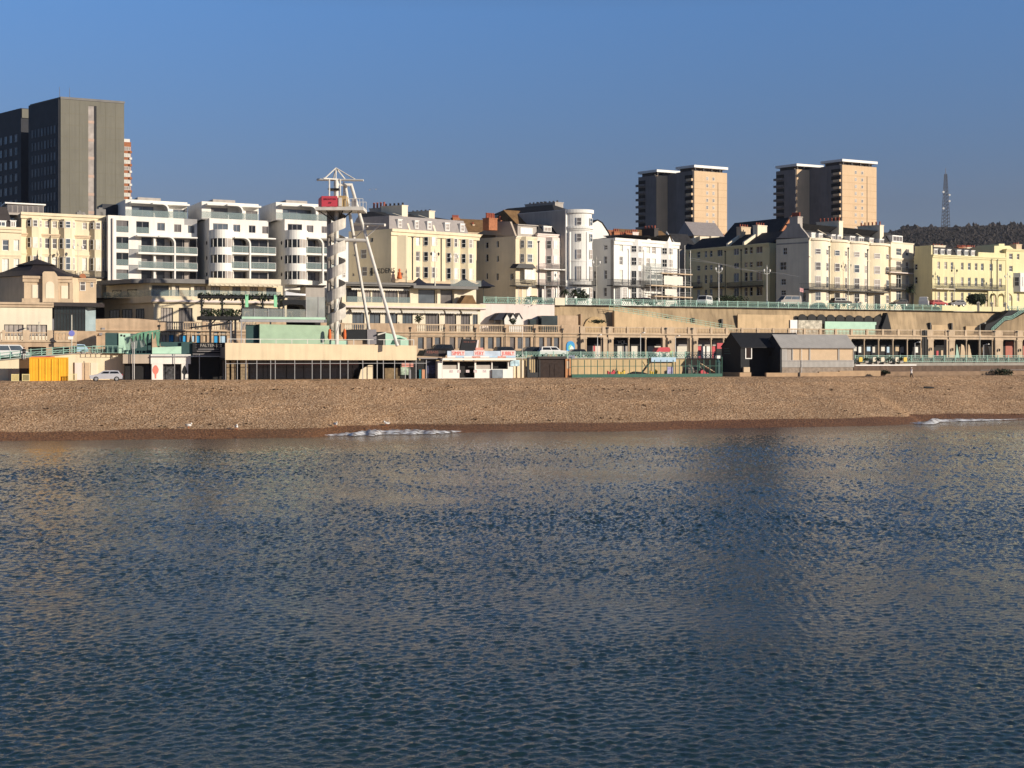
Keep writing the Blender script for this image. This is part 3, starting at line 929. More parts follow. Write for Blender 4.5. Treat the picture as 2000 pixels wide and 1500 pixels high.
# second wing
f2 = Fr(409, fr.Y(409) - 3.2, kfit(409, 426, 524, 431.5), SBASE)
op = []
for y0, y1 in ((466,493),(499,524),(530,548)): op.append((f2.S(457), f2.S(523), f2.Z(457, y1), f2.Z(457, y0)))
def wing2(f, pl, pr, ytop, wins, op, drumpx, ribs, dtop, slabs, fins, ph, phw, phfin):
    global w
    w, L, H = wing(pl, pr, ytop, 0, None, None, None, wins, (), f, (), (), openings=op)
    for i, (a, b, c, d) in enumerate(op):
        window(th, a - .02, b + .02, c + .02, d, .215, 'wide4', G_DARK, GREY, parent=w)
        th.part("curtain", MB().box(a + (b-a)*.35, a + (b-a)*.5, .19, .2, c + .1, d - .1), G_PALE, w)
    drum(w, f, drumpx[0], drumpx[1], 2.3, dtop, 556, ribs)
    for a, b, y in slabs: slab_balcony(w, f, a, b, y, 1.6)
    th.part("eave", MB().box(f.S(slabs[0][0], -1.6), f.S(slabs[0][1], -1.6), -1.6, -.004, f.Z(slabs[0][0], 464, -1.6), f.Z(slabs[0][0], 461.5, -1.6)), WHITE2, w)
    p, yt, yb = fins; arch_fin(w, f, p, yt, 4, yb, d0=-1.75)
    o = penthouse(w, f, ph[0], ph[1], ph[2], 0, 0, H, phw)
    p, yt, yb = phfin; arch_fin(w, f, p, yt, 4, yb, d0=.3, d1=2.59, r=1.2, parent=o)
    # small portholes on the flank
    for y in (473, 503, 535):
        zz = f.Z(pl, y)
        th.part("porthole", MB().tube((-.06, 1.7, zz), (.02, 1.7, zz), .34, .34, 10), G_DARK, w)
wing2(f2, 409, 524, 426, [(416,445,436,449,'wide3'),(455.5,469,438.5,452.5,'case'),(486,499,440,454.5,'case'),(512,524,442,456,'case')], op,
      (411, 456), [(466,483),(498,514),(530,546)], 449, [(452,539,492.5),(452,539,523.5)], (487.5, 463, 549),
      (394, 505, 393), [(412, 445, 404), (480, 503, 407)], (473, 400, 463))
f3 = Fr(556, fr.Y(556) - 5.0, kfit(556, 428, 637, 432), SBASE)
op = []
for y0, y1 in ((468,494),(500,526),(531,548)): op.append((f3.S(601), f3.S(646), f3.Z(601, y1), f3.Z(601, y0)))
wing2(f3, 556, 655, 428, [(562,590,437,450,'wide3'),(599,612,440,453.5,'case'),(628,641,442,455,'case')], op,
      (556, 600), [(468,484),(499,515),(530,546)], 450, [(596,662,494),(596,662,525)], (630, 464, 553),
      (539, 668, 394.5), [(552, 608, 407), (622, 640, 409)], (617, 401, 464))
wf3 = w
e0, e1 = f3.S(655, .6), f3.S(680, .6); ez = f3.Z(655, 462, .6)
ew = th.part("end_wing", MB().box(e0 + .02, e1, .6, 14, 0, ez), WHITE2, wf3)
for yy in (478, 504, 530): window(th, f3.S(669, .6), f3.S(675, .6), f3.Z(669, yy + 12, .6), f3.Z(669, yy, .6), .525, "sash", G_PALE, parent=ew)

# ---------------- C: cream hotel with grey flank
k = kfit(764, 447, 930, 458)
fr = Fr(764, yline(258, .42, 764), k, SBASE).skew(.42)
th = Thing("hotel", "cream hotel with grey west flank, slate mansard and tall rendered chimneys", "hotel", fr)
L = fr.S(930); H = fr.Z(764, 447); D = fr.depth_px(681); holes = []; lh = []
rws = rows_z(fr, 778, [(459.5, 477), (489, 508), (519, 541)])
for a, b in ((786.5, 796), (812.5, 820.5)):
    for z0, z1 in rws: holes.append((fr.S(a), fr.S(b), z0, z1)); window(th, fr.S(a), fr.S(b), z0, z1, .14, 'sash', random.choice([G_WHITE, G_PALE, G_MID]))
def flank_px(fr, p): return fr.depth_px(p)
def flank_win(th, fr, lh, pa, pb, y0, y1, D, style='sash', pane=None, parent=None):
    """window in the west side wall, traced by photo columns"""
    da, db = fr.depth_px(pb), fr.depth_px(pa)         # nearer edge is on the right
    yy = fr.Y0 + (da+db)/2 * fr.c
    z0, z1 = CAMH - (y1-HOR)*yy/F - fr.z0, CAMH - (y0-HOR)*yy/F - fr.z0
    lh.append((D - db, D - da, z0, z1))
    window(th, 0, db - da, z0, z1, style=style, pane=pane or G_DARK, parent=parent, rz=-pi/2, origin=(.14, db, z0))
for a, b, y0, y1 in ((723,729,465,474),(704,716,488,506),(690,694,498,502),(688,692,535,541),(706,717,522,540),(722,728,523,540)): flank_win(th, fr, lh, a, b, y0, y1, D, 'sash' if b - a > 7 else 'plain', G_MID if b-a > 7 else G_DARK)
shell(th, "wall", L, D, H, holes, CREAM, left_holes=lh)
for a, b in ((775.5, 788), (825, 851), (870, 893), (899, 922)):
    x0, x1 = fr.S(a), fr.S(b); wd = x1 - x0
    if b - a < 15: th.part("bay", MB().slab([(x0, -.003), (x0 + wd*.75, -.9), (x1, -.9), (x1 + .6, -.003)], 0, H - 1.1), CREAM)
    else: bay(th, x0, x1, .9, wd * .3, 0, H - 1.1, CREAM, rws, panes=[G_DARK, G_WHITE, G_PALE, G_WHITE, G_MID])
cornice(th, -.3, L + .5, H + .02, CREAM, 1.2, .55)
mansard(th, "roof", .1, L - 1.2, .5, H + .03, fr.Z(768, 420), SLATEL, .6, D - 1)
th.part("upper_roof", MB().add([(1,2,fr.Z(768,420)+.01),(L-2,2,fr.Z(768,420)+.01),(L-2,D-1,fr.Z(768,420)+.01),(1,D-1,fr.Z(768,420)+.01),(3,7,fr.Z(768,407)),(L-5,7,fr.Z(768,407)),(L-5,10,fr.Z(768,407)),(3,10,fr.Z(768,407))],[(0,1,5,4),(1,2,6,5),(2,3,7,6),(3,0,4,7),(4,5,6,7)]), SLATE)
for a, b in ((781,789),(814,821.5),(838.5,846.5),(873,882),(902.5,911)): dormer(th, fr.S(a), fr.S(b), H + .4, fr.Z(764, 427.5), .42, 1.0, pane=random.choice([G_DARK, G_PALE]), style='sash')
for p in (804, 854):
    x = fr.S(p); th.part("party_parapet", MB().prism([(.35, H), (1.2, fr.Z(768, 421)), (4, fr.Z(768, 411)), (6, fr.Z(768, 411)), (6, H)], x - .2, x + .2), CREAM2, rz=0)
    o = th.root.children[-1]
for o in [c for c in th.root.children if c.name.startswith("party_parapet")]:
    me = o.data
    for v in me.vertices: v.co = (v.co.y, v.co.x, v.co.z)
    me.flip_normals()
zc = fr.Z(768, 421)
chimney(th, fr.S(748, 9), fr.S(748, 9) + 1.3, 9, 12, zc, fr.Z(748, 407, 9), GREYR, 4, poth=1.1)
chimney(th, fr.S(785, 3), fr.S(785, 3) + 1.3, 3, 7.5, zc - 1, fr.Z(785, 402, 3), CREAM2, 5, potm=DKROOF, poth=.5)
chimney(th, fr.S(838, 3), fr.S(838, 3) + 1.3, 3, 7.5, zc - 1, fr.Z(840, 413, 3), CREAM2, 5, potm=DKROOF, poth=.25)
for p in (805, 861): drainpipe(th, fr.S(p), 0, fr.Z(p, 462), y=-.12)
cornice(th, .1, L, fr.Z(764, 546), BUFF, 1.2, .8, name="shop_canopy")
sg = fr.depth_px(745)
text_obj("AMSDENS", 1.35, IRON, th.root, (-.06, fr.depth_px(747), CAMH - (530-HOR)*(fr.Y0 + sg*fr.c)/F - fr.z0), (pi/2, 0, -pi/2), "sign_lettering")
skew_thing(th)
# orange figure on the shop canopy
x, z = fr.P(780, 545, -1.2)
ft = Thing("statue", "orange figure standing on the shop canopy of the cream hotel", "statue", Fr(780, fr.Y(780, -1.2), 0, fr.z0 + z + .0))
ft.part("body", MB().lathe([(.15,0),(.5,.05),(.45,.4),(.32,.9),(.36,1.2),(.2,1.32),(.12,1.4),(.22,1.55),(.2,1.8),(.08,1.95)], 10), ORANGE, smooth=True)

# ---------------- D1/D2: yellow house with a plain shaded gable flank
k = .62
fr = Fr(1007, yline(258, .42, 1007), k, SBASE).skew(.40)
th = Thing("terraced_house", "narrow yellow house with black canopy balcony and plain gable flank", "house", fr)
L = fr.S(1049); H = fr.Z(1007, 461); D = fr.depth_px(931); holes = []; lh = []
for a, b, y0, y1 in ((931.5,934,474,486),(948,954,474,486),(970,974.5,471,484),(932,934,498,514),(948,954,497,512),(970,974.5,500,512),(969,974,534,548),(997,1003,534,546),(949,953,534,546)): flank_win(th, fr, lh, a, b, y0, y1, D, 'plain', G_DARK)
rr = [(470,484,'wide3'),(496.5,511.5,'wide3'),(524,548,'french')]
shell(th, "wall", L, D, H, holes, CREAM, left_holes=lh)
# gabled head of the flank
dz = lambda p, y: (fr.depth_px(p), CAMH - (y-HOR)*(fr.Y0 + fr.depth_px(p)*fr.c)/F - fr.z0)
pr = [dz(1006.5, 461), dz(996, 433), dz(962, 433.5), dz(950, 449), dz(931, 459)]
me = MB().prism(pr, 0, .4)
th.part("gable", MB().add([(y, x, z) for x, y, z in me.v], [q[::-1] for q in me.f]), TAUPE)  # taupe holds the shade of the yellow house's flank
x0, x1 = fr.S(1015), fr.S(1040)
bay(th, x0, x1, .8, (x1-x0)*.22, fr.Z(1015, 552), fr.Z(1015, 462), CREAM, rows_z(fr, 1015, [(469.5,484),(496,512)]), 'sash4', [G_DARK, G_WHITE, G_BLUE])
window(th, fr.S(1017), fr.S(1038), fr.Z(1017, 546), fr.Z(1017, 526), -.9, 'wide3', G_WHITE, parent=None)
th.part("canopy", MB().prism([(fr.S(1007.5,-1.5), fr.Z(1007, 523,-1.5)), (fr.S(1048,-1.5), fr.Z(1007, 523,-1.5)), (fr.S(1041,-1.5), fr.Z(1007, 514.5,-1.5)), (fr.S(1014,-1.5), fr.Z(1007, 514.5,-1.5))], -1.5, -.1), IRON)
balcony(th, fr.S(1008.5,-1.5), fr.S(1046,-1.5), fr.Z(1008, 557, -1.5), 1.5, 1.1)
window(th, fr.S(1012), fr.S(1020), 0.2, fr.Z(1012, 561), -.075, 'plain', TAN, name="door")
window(th, fr.S(1028), fr.S(1037), .8, fr.Z(1028, 561), -.075, 'sash', G_WHITE)
cornice(th, -.05, L, H + .02, CREAM2, .5, .3)
zt = fr.Z(1015, 440, 1)
dm = th.part("dormer", MB().box(fr.S(1011, 1), fr.S(1048, 1), 1, 6, H + .03, zt).box(fr.S(1009,1), fr.S(1049,1), .7, 6, zt + .003, zt + .2), GREYR)
window(th, fr.S(1016, 1), fr.S(1040, 1), H + .6, zt - .4, .92, 'wide3', G_WHITE, parent=dm)
zr = fr.Z(1020, 411, 10)
ra, rb_ = fr.S(1008, 8), fr.S(1074, 8)
th.part("roof", MB().add([(ra,5,H+.5),(rb_,5,H+.5),(rb_,17,H+.5),(ra,17,H+.5),(ra,11,zr),(rb_,11,zr)], [(0,1,5,4),(2,3,4,5),(1,2,5),(3,0,4)]), TILE)
chimney(th, fr.S(955, D-6) - 0, fr.S(955, D-6) + 1.9, D - 6, D - 4.6, H + 1.2, fr.Z(955, 427, D-6), BRICK, 5, poth=1.0)
chimney(th, fr.S(978, 11), fr.S(978, 11) + 2.6, 11, 12, H, fr.Z(978, 432, 11), BRICK, 4, poth=.9)

skew_thing(th)
# ---------------- D3: pink house
fr = Fr(1049, fr.Y(1049) + .3, .62, SBASE)
th = Thing("terraced_house", "pink house with white dormer and canted bay beside the round white tower", "house", fr)
L = fr.S(1106); H = fr.Z(1049, 456); holes = []
shell(th, "wall", L, 16, H, holes, PINK)
x0, x1 = fr.S(1066), fr.S(1094)
bay(th, x0, x1, .95, (x1-x0)*.27, 0, fr.Z(1066, 464), PINK, rows_z(fr, 1066, [(470,486),(499.5,515),(529,551),(564,581)]), 'sash4', [G_DARK, G_WHITE, G_BLUE, G_WHITE])
cornice(th, -.05, L, H + .02, PINK, .6, .35)
mansard(th, "roof", .1, L - .1, .4, H + .03, fr.Z(1052, 436), SLATE, 1.5, 12)
dormer(th, fr.S(1066), fr.S(1081.5), H + .5, fr.Z(1066, 441.5), .8, 2, style='case')
balcony(th, fr.S(1062, -1.7), fr.S(1104, -1.7), fr.Z(1062, 524.5, -1.7), 1.7, 1.0, sm=WHITE2)
balcony(th, fr.S(1054, -1.7), fr.S(1104, -1.7), fr.Z(1054, 556, -1.7), 1.7, 1.0)
window(th, fr.S(1052), fr.S(1059), .2, fr.Z(1052, 562), -.075, 'plain', G_DARK, name="door")
drainpipe(th, fr.S(1052), 0, H - 1.5)
for a in (1064, 1090): th.part("column", MB().tube((fr.S(a, -1.5), -1.5, 0), (fr.S(a, -1.5), -1.5, fr.Z(a, 557, -1.5)), .12, .12, 8), WPAINT)

# ---------------- D4: white round tower house
fr = Fr(1105, yline(258, .42, 1105) + .5, .62, SBASE).skew(.35)
th = Thing("tower_house", "tall white bow-fronted house with big rendered chimneys", "house", fr)
L = fr.S(1152); H = fr.Z(1105, 409); D = 19
shell(th, "wall", L, D, H - .02, [], WHITE2)
th.part("dark_flank_skin", MB().box(-.03, -.004, .15, D, 0, H - .1), GREYR)  # grey skin puts the flank's shade into its colour
pts = bow_pts(0.35, L - .1, 2.0, 14)
bw = th.part("bow", MB().slab(pts, 0, H - .05), WHITE2)
for y0, y1, st in ((424,439,'sash'),(455,471,'sash'),(486,505,'sash'),(519,547,'french'),(561,581,'sash')):
    z0, z1 = fr.Z(1112, y1, -1.2), fr.Z(1112, y0, -1.2)
    for i, j in ((3, 5), (8, 10)):
        facet_window(th, pts[i], pts[j], .95, z0, z1, st, random.choice([G_BLUE, G_MID, G_PALE]), off=.10, parent=bw)
ring = MB()
for zc, h, o in ((H, .7, .35), (fr.Z(1105, 441, -1), .45, .3), (fr.Z(1105, 447, -1), .2, .15), (fr.Z(1105, 508, -1), .15, .1)):
    cx = (pts[0][0] + pts[-1][0]) / 2
    ring.slab([(cx + (p[0]-cx)*(1+o/4.2), p[1] - o) for p in pts] + [(pts[-1][0]+.1, .5), (pts[0][0]-.1, .5)], zc - h, zc)
th.part("cornice", ring, WHITE2)
pil = MB()
for i in (1, 7, 13):
    p = pts[i]; pil.box(p[0] - .22, p[0] + .22, p[1] - .12, p[1] + .2, fr.Z(1105, 545, -1), fr.Z(1105, 452, -1))
th.part("pilasters", pil, WHITE2)
zb = fr.Z(1110, 555, -2)
cx = (pts[0][0] + pts[-1][0]) / 2
out = [(cx + (p[0]-cx)*1.18, p[1] - .9) for p in pts]
bl = th.part("balcony", MB().slab(out, zb - .18, zb), IRON)
r = MB()
for a, b in zip(out, out[1:]):
    r.tube((a[0], a[1], zb + 1.05), (b[0], b[1], zb + 1.05), .03, .03, 4)
    for q in range(5):
        t = q / 5; r.tube((a[0]+(b[0]-a[0])*t, a[1]+(b[1]-a[1])*t, zb), (a[0]+(b[0]-a[0])*t, a[1]+(b[1]-a[1])*t, zb+1.05), .016, .016, 4)
th.part("railing", r, IRON, bl)
th.part("roof", MB().add([(.3,3,H),(L-.3,3,H),(L-.3,D,H),(.3,D,H),(L/2,6,H+1.6),(L/2,D-2,H+1.6)], [(0,1,4),(1,2,5,4),(2,3,5),(3,0,4,5)]), SLATE)
chimney(th, fr.S(1072, 9) , fr.S(1072, 9) + 2.0, 7.5, 13, H - 6, fr.Z(1072, 397, 9), GREYR, 6, potm=DKROOF, poth=.35)
chimney(th, fr.S(1045, 16), fr.S(1045, 16) + 1.6, 14, 18.5, H - 6, fr.Z(1045, 399, 16), GREYR, 5, potm=DKROOF, poth=.35)
skew_thing(th)
# white gable standing behind
fg = Fr(1150, yline(258, .42, 1150) + 9, .5, SBASE)
tg = Thing("house", "white rendered gable end rising behind the round tower house", "house", fg)
pr = [fg.P(1150, 600), fg.P(1150, 437), fg.P(1158, 436), fg.P(1167, 431), fg.P(1175, 436), fg.P(1188, 456), fg.P(1193, 471), fg.P(1193, 600)]
tg.part("wall", MB().prism([(a, max(b, 0)) for a, b in pr], 0, 9), WHITE2)
rp = [fg.P(1149, 436), fg.P(1158, 435), fg.P(1167, 429.6), fg.P(1176, 435), fg.P(1189, 455), fg.P(1194, 471)]
mbr = MB()
for (a, b), (c, d) in zip(rp, rp[1:]): mbr.add([(a, -.2, b+.1), (c, -.2, d+.1), (c, 9.2, d+.1), (a, 9.2, b+.1), (a, -.2, b), (c, -.2, d), (c, 9.2, d), (a, 9.2, b)], [(0,1,2,3),(0,4,5,1),(7,6,5,4)])
tg.part("roof", mbr, SLATE)

# ---------------- D5: white corner house with scaffold
k = kfit(1199, 464.5, 1323, 474)
fr = Fr(1199, yline(258, .42, 1199) - 1, k, SBASE).skew(.26)
th = Thing("terraced_house", "white four-storey corner house half wrapped in scaffolding at street level", "house", fr)
L = fr.S(1323); H = fr.Z(1199, 464.5); D = fr.depth_px(1152); holes = []; lh = []
for a, b, y0, y1 in ((1180,1186.5,479,488),(1180,1185.5,501,515),(1180,1185.5,528,545),(1159,1164,530,545),(1179,1185,562,579)): flank_win(th, fr, lh, a, b, y0, y1, D, 'sash', G_MID)
flank_win(th, fr, lh, 1158, 1163, 568, 586, D, 'plain', G_DARK)
rz = rows_z(fr, 1210, [(478,491),(501,517),(527,556),(560,582)])
for a, b in ((1210,1216.5),(1262.5,1269.5),(1273.5,1281)):
    for i, (z0, z1) in enumerate(rz[:3]):
        if a > 1250 and i == 2: continue
        holes.append((fr.S(a), fr.S(b), z0, z1)); window(th, fr.S(a), fr.S(b), z0, z1, .14, 'sash4', random.choice([G_PALE, G_MID, G_WHITE]))
shell(th, "wall", L, D, H, holes, WHITE2, left_holes=lh)
th.part("dark_flank_skin", MB().box(-.03, -.004, .1, .7, 0, H - .3), GREYR)  # grey strip painting shade onto the white flank
for a, b in ((1231, 1254), (1291, 1313)):
    x0, x1 = fr.S(a), fr.S(b)
    bay(th, x0, x1, .8, (x1-x0)*.36, 0, H - .05, WHITE2, rz, 'sash4', [G_DARK, G_MID, G_MID, G_PALE], fracs=(.75, .8, .5))
bb = bay(th, fr.S(1201), fr.S(1224), .9, .8, .3, fr.Z(1201, 559), WHITE2, [(fr.Z(1201, 584), fr.Z(1201, 561))], 'multi', [G_PALE, G_PALE, G_MID])
cornice(th, -.15, L + .3, H + .02, WHITE2, 1.3, .45); 
balcony(th, fr.S(1197, -1.4), fr.S(1292, -1.4), fr.Z(1197, 556.5, -1.4), 1.4, 1.15)
for p in (1227, 1257): drainpipe(th, fr.S(p), 0, H - 2, WPAINT)
th.part("roof", MB().add([(.5,1.5,H+.02),(L-.5,1.5,H+.02),(L-.5,D-1,H+.02),(.5,D-1,H+.02),(4,6,fr.Z(1199,455)),(L-3,6,fr.Z(1199,455)),(L-3,D-5,fr.Z(1199,455)),(4,D-5,fr.Z(1199,455))],[(0,1,5,4),(1,2,6,5),(2,3,7,6),(3,0,4,7),(4,5,6,7)]), SLATE)
for a, b, yt in ((1262, 1273, 461), (1302, 1313, 460)):
    x0, x1 = fr.S(a, 2), fr.S(b, 2)
    d = th.part("dormer", MB().prism([(x0, H), (x1, H), ((x0+x1)/2, fr.Z(a, yt, 2))], 2, 5), WPAINT)
    th.part("dormer_roof", MB().add([(x0-.2,1.8,H),((x0+x1)/2,1.8,fr.Z(a, yt, 2)+.2),((x0+x1)/2,5,fr.Z(a, yt, 2)+.2),(x0-.2,5,H),(x1+.2,1.8,H),(x1+.2,5,H)],[(0,1,2,3),(1,4,5,2)]), TILE, d)
chimney(th, fr.S(1278, 8), fr.S(1278, 8) + 1.2, 8, 11, H, fr.Z(1278, 447, 8), DKROOF, 4, poth=.6)
D5 = fr; skew_thing(th)
# brown roofs behind the white house
fb = Fr(1190, yline(258, .42, 1190) + 22, .5, SBASE)
tb = Thing("house", "brown-tiled rooftops with red chimney stacks behind the white corner house", "house", fb)
zlo = fb.Z(1225, 480); 
for a, b, yr_, m in ((1222, 1312, 447.5, TILE), (1190, 1226, 449, BRICK)):
    x0, x1 = fb.S(a), fb.S(b)
    tb.part("wall", MB().box(x0, x1, 0, 9, 0, fb.Z(a, 468)), BUFF)
    gable_roof(tb, x0, x1, 0, 9, fb.Z(a, 467.9), fb.Z(a, yr_, 4.5), m, 'x')
for a, yy in ((1196, 449), (1210, 455), (1219, 452), (1232, 450), (1246, 462)): chimney(tb, fb.S(a), fb.S(a) + 1.5, -.8, .3, fb.Z(a, 480), fb.Z(a, yy + 5), random.choice([BRICK, PINK]), 3, poth=.6)

# ---------------- scaffold against the white house
fs = Fr(1270, D5.Y(1270, -2.6), D5.k, SBASE)
ts = Thing("scaffolding", "tube scaffolding with board decks and white sheeting on the white house", "scaffolding", fs)
x0, x1 = 0, fs.S(1349); zs = [fs.Z(1270, y) for y in (578, 557, 532)]
pm = MB()
for i in range(8):
    x = x0 + (x1 - x0) * i / 7
    for y in (0, 1.5): pm.tube((x, y, 0), (x, y, zs[2] + (1.2 if x > 4 else .4)), .05, .05, 5)
for z in zs:
    for dz_ in (.5, 1.0):
        for y in (0, 1.5): pm.tube((x0, y, z + dz_), (x1, y, z + dz_), .045, .045, 5)
for i in range(3): pm.tube((x0 + i*3, -.03, 0), (x0 + i*3 + 3, -.03, zs[1]), .045, .045, 5)
for i in (5, 6, 7): pm.tube((x0 + (x1-x0)*i/7, .05, 0), (x0 + (x1-x0)*i/7, .05, zs[2] + 6 - i % 2), .04, .04, 5)
ts.part("poles", pm, STEEL)
for z, a, b in zip(zs, (1, 0, 3), (1, 1, 1)): ts.part("deck", MB().box(x0 + a, x1 + .3, -.25, 1.7, z - .12, z + .1), STONE2)
ts.part("sheeted_box", MB().box(fs.S(1272), fs.S(1293), -.1, 1.6, zs[1] + .1, zs[2] + 1.9), G_CLEAR)
ts.part("sheeting", MB().box(fs.S(1296), fs.S(1333), -.12, -.08, zs[1] + .25, zs[2] - .5), BLIND)
ts.part("sheeting", MB().box(fs.S(1298), fs.S(1321), -.12, -.08, zs[0] + .3, zs[1] - .6), BLIND)
ts.part("hoarding", MB().box(fs.S(1300), fs.S(1321), -.15, -.1, .2, zs[0] - .8), BLIND)

# ---------------- D6: shaded west-facing terrace running inland
k = kfit(1344, 488, 1500, 474.5)
Yr = 296.0
fr = Fr(1340, yline(Yr * (1 - k * .1923), k, 1340), k, SBASE)
th = Thing("terraced_house", "long shaded terrace facing west down the side street, with a black balcony", "house", fr)
L = fr.S(1503); H = fr.Z(1344, 488); holes = []
r1, r2, r3, r4 = rows_z(fr, 1362, [(490.5, 504), (519, 529), (538, 555), (566, 583)])
G2 = [G_DARK, G_DARK, G_MID, G_BLUE]
for a, b in ((1345,1350),(1361,1367.5),(1376,1381),(1386,1391.5),(1401,1411),(1433,1443),(1454,1460),(1464,1470),(1477,1489)):
    for z0, z1 in (r1, r2, r3, r4):
        holes.append((fr.S(a), fr.S(b), z0, z1)); window(th, fr.S(a), fr.S(b), z0, z1, .14, 'case' if b - a > 8 else 'sash', random.choice(G2))
shell(th, "wall", L, 11, H, holes, CREAM3)
cornice(th, 0, L, H + .02, CREAM3, .7, .35); 
for a, b in ((1354, 1372), (1392, 1415), (1425, 1491)): balcony(th, fr.S(a), fr.S(b), fr.Z(a, 561, 0) , 1.1, 1.0)
gable_roof(th, 0, L, .5, 10.5, H + .03, H + 3.0, SLATE, 'x', .1)
for p in (1420, 1452):
    x = fr.S(p); th.part("party_parapet", MB().add([(x-.25,0,H-.5),(x+.25,0,H-.5),(x+.25,11,H-.5),(x-.25,11,H-.5),(x-.25,0,H+.7),(x+.25,0,H+.7),(x+.25,11,H+.7),(x-.25,11,H+.7),(x-.25,5.5,H+3.6),(x+.25,5.5,H+3.6)],[(0,1,5,4),(2,3,7,6),(4,5,9,8),(6,7,8,9)[::1],(0,4,8,7,3),(1,2,6,9,5)]), CREAM2)
    chimney(th, x - .7, x + .7, 4, 7.2, H + 2, H + 4.6, CREAM2 if p > 1440 else BUFF, 4, poth=.6)
pm = [drainpipe(th, fr.S(p), 0, H - 1) for p in (1417, 1448)]
th.part("wing", MB().box(L + .02, L + 6, 2, 11, 0, H - 1), GREYR)
D6 = fr
# ---------------- D7: brick church and slate-roofed house behind
fc = Fr(1400, 352, -1.25, 24)
tc_ = Thing("church", "church with long dark slate roof and sunlit red brick gable", "church", fc)
Lc = fc.S(1508)
tc_.part("wall", MB().box(0, Lc - .1, 0, 14, 0, fc.Z(1405, 478)), GREYR)
zr = fc.Z(1420, 437, 7)
tc_.part("roof", MB().add([(0,-.4,fc.Z(1405,478)),(Lc,-.4,fc.Z(1405,478)),(Lc,14.4,fc.Z(1405,478)),(0,14.4,fc.Z(1405,478)),(0,7,zr),(Lc,7,zr)],[(0,1,5,4),(2,3,4,5),(3,0,4)]), SLATE)
gz = zr + .5
gm = MB().add([(Lc,-.6,-4),(Lc,14.6,-4),(Lc,14.6,gz*.62),(Lc,7,gz),(Lc,-.6,gz*.62),(Lc+.6,-.6,-4),(Lc+.6,14.6,-4),(Lc+.6,14.6,gz*.62),(Lc+.6,7,gz),(Lc+.6,-.6,gz*.62)],[(0,4,3,2,1)[::-1],(5,6,7,8,9),(2,3,8,7),(3,4,9,8),(1,2,7,6),(4,0,5,9)])
tc_.part("gable", gm, BRICK)
tc_.part("louvre_window", MB().box(Lc + .61, Lc + .72, 5.2, 8.8, gz*.62 - 1.5, gz*.62 + 1.6), DKROOF)
fh = Fr(1356, 330, .45, 22)
t2 = Thing("house", "house with pale sunlit slate roof and brown bargeboard gable beside the church", "house", fh)
x1 = fh.S(1412); zt = fh.Z(1356, 460)
t2.part("wall", MB().box(0, x1, 0, 8, 0, zt), CREAM2)
ro = gable_roof(t2, 0, x1, 0, 8, zt + .005, fh.Z(1362, 434, 4), SLATEL, 'x', .3)
t2.part("gable", MB().box(-.05, .35, .6, 7.4, zt - .6, zt - .02), TILE)
for a, b in ((1362, 1380), (1384, 1400)):
    d = t2.part("dormer", MB().box(fh.S(a), fh.S(b), -1.2, 2, 0, fh.Z(a, 462)), CREAM2)
    window(t2, fh.S(a) + .6, fh.S(b) - .6, fh.Z(a, 478), fh.Z(a, 467), -1.28, 'sash', G_MID, parent=d)
chimney(t2, x1 + .4, x1 + 2.2, 2, 3.2, 0, fh.Z(1408, 462), CREAM2, 3)
# dark gabled roof left of it
fd = Fr(1326, 318, .45, 20)
t3 = Thing("house", "dark slate gable with white bargeboard in front of the left tower block", "house", fd)
x1 = fd.S(1362); zt = fd.Z(1326, 486)
t3.part("wall", MB().box(0, x1, 0, 10, 0, zt), GREYR)
gable_roof(t3, 0, x1, 0, 10, zt + .004, fd.Z(1350, 458, 5), SLATE, 'x', .3)
t3.part("bargeboard", MB().add([(-.35,-.35,zt),(-.35,5,fd.Z(1350,458,5)+.1),(-.35,5,fd.Z(1350,458,5)+.45),(-.35,-.35,zt+.35),(-.5,-.35,zt),(-.5,5,fd.Z(1350,458,5)+.1),(-.5,5,fd.Z(1350,458,5)+.45),(-.5,-.35,zt+.35)],[(0,1,2,3),(7,6,5,4),(0,4,5,1),(3,2,6,7)]), WPAINT)

# ---------------- E: big cream terrace with shaded flank and bowed fronts
k = kfit(1580, 464, 1740, 478)
fr = Fr(1580, yline(258, .42, 1580), k, SBASE).skew(.22)
th = Thing("terraced_house", "large cream terrace of bowed fronts with shade-grey shaped gable and white dormers", "house", fr)
L = fr.S(1740); H = fr.Z(1580, 464); D = fr.depth_px(1516); holes = []; lh = []
for a, b, y0, y1 in ((1529,1537,484,498),(1523,1536,512,528),(1525,1535,545,557),(1525,1535,567,577)): flank_win(th, fr, lh, a, b, y0, y1, D, 'sash4', G_DARK)
flank_win(th, fr, lh, 1567, 1574, 571, 589, D, 'plain', G_DARK)
rws = rows_z(fr, 1590, [(486, 496.5), (512, 528), (539, 561), (570, 587)])
shell(th, "wall", L, D, H, holes, CREAM2, left_holes=lh)
dz = lambda p, y: (fr.depth_px(p), CAMH - (y-HOR)*(fr.Y0 + fr.depth_px(p)*fr.c)/F - fr.z0)
me = MB().prism([dz(1579.5, 464), dz(1577, 459), dz(1565, 445), dz(1562, 437), dz(1539, 437), dz(1536, 445), dz(1521, 464), dz(1516, 466)], -.06, .42)
th.part("gable", MB().add([(y, x, z) for x, y, z in me.v], [q[::-1] for q in me.f]), GREYR)  # grey colour carries the shade of the cream flank
th.part("dark_flank_skin", MB().box(-.03, -.004, .1, D - .05, H - 1.2, H - .9), CONC)  # darker band near the top of the flank
a = fr.depth_px(1558); b = fr.depth_px(1542)
chimney(th, 0, 1.6, a, b, H + 2, dz(1550, 425)[1], GREYR, 6, poth=.9)
bowpx = [(1584, 1617), (1622, 1653), (1660, 1692), (1698, 1736)]
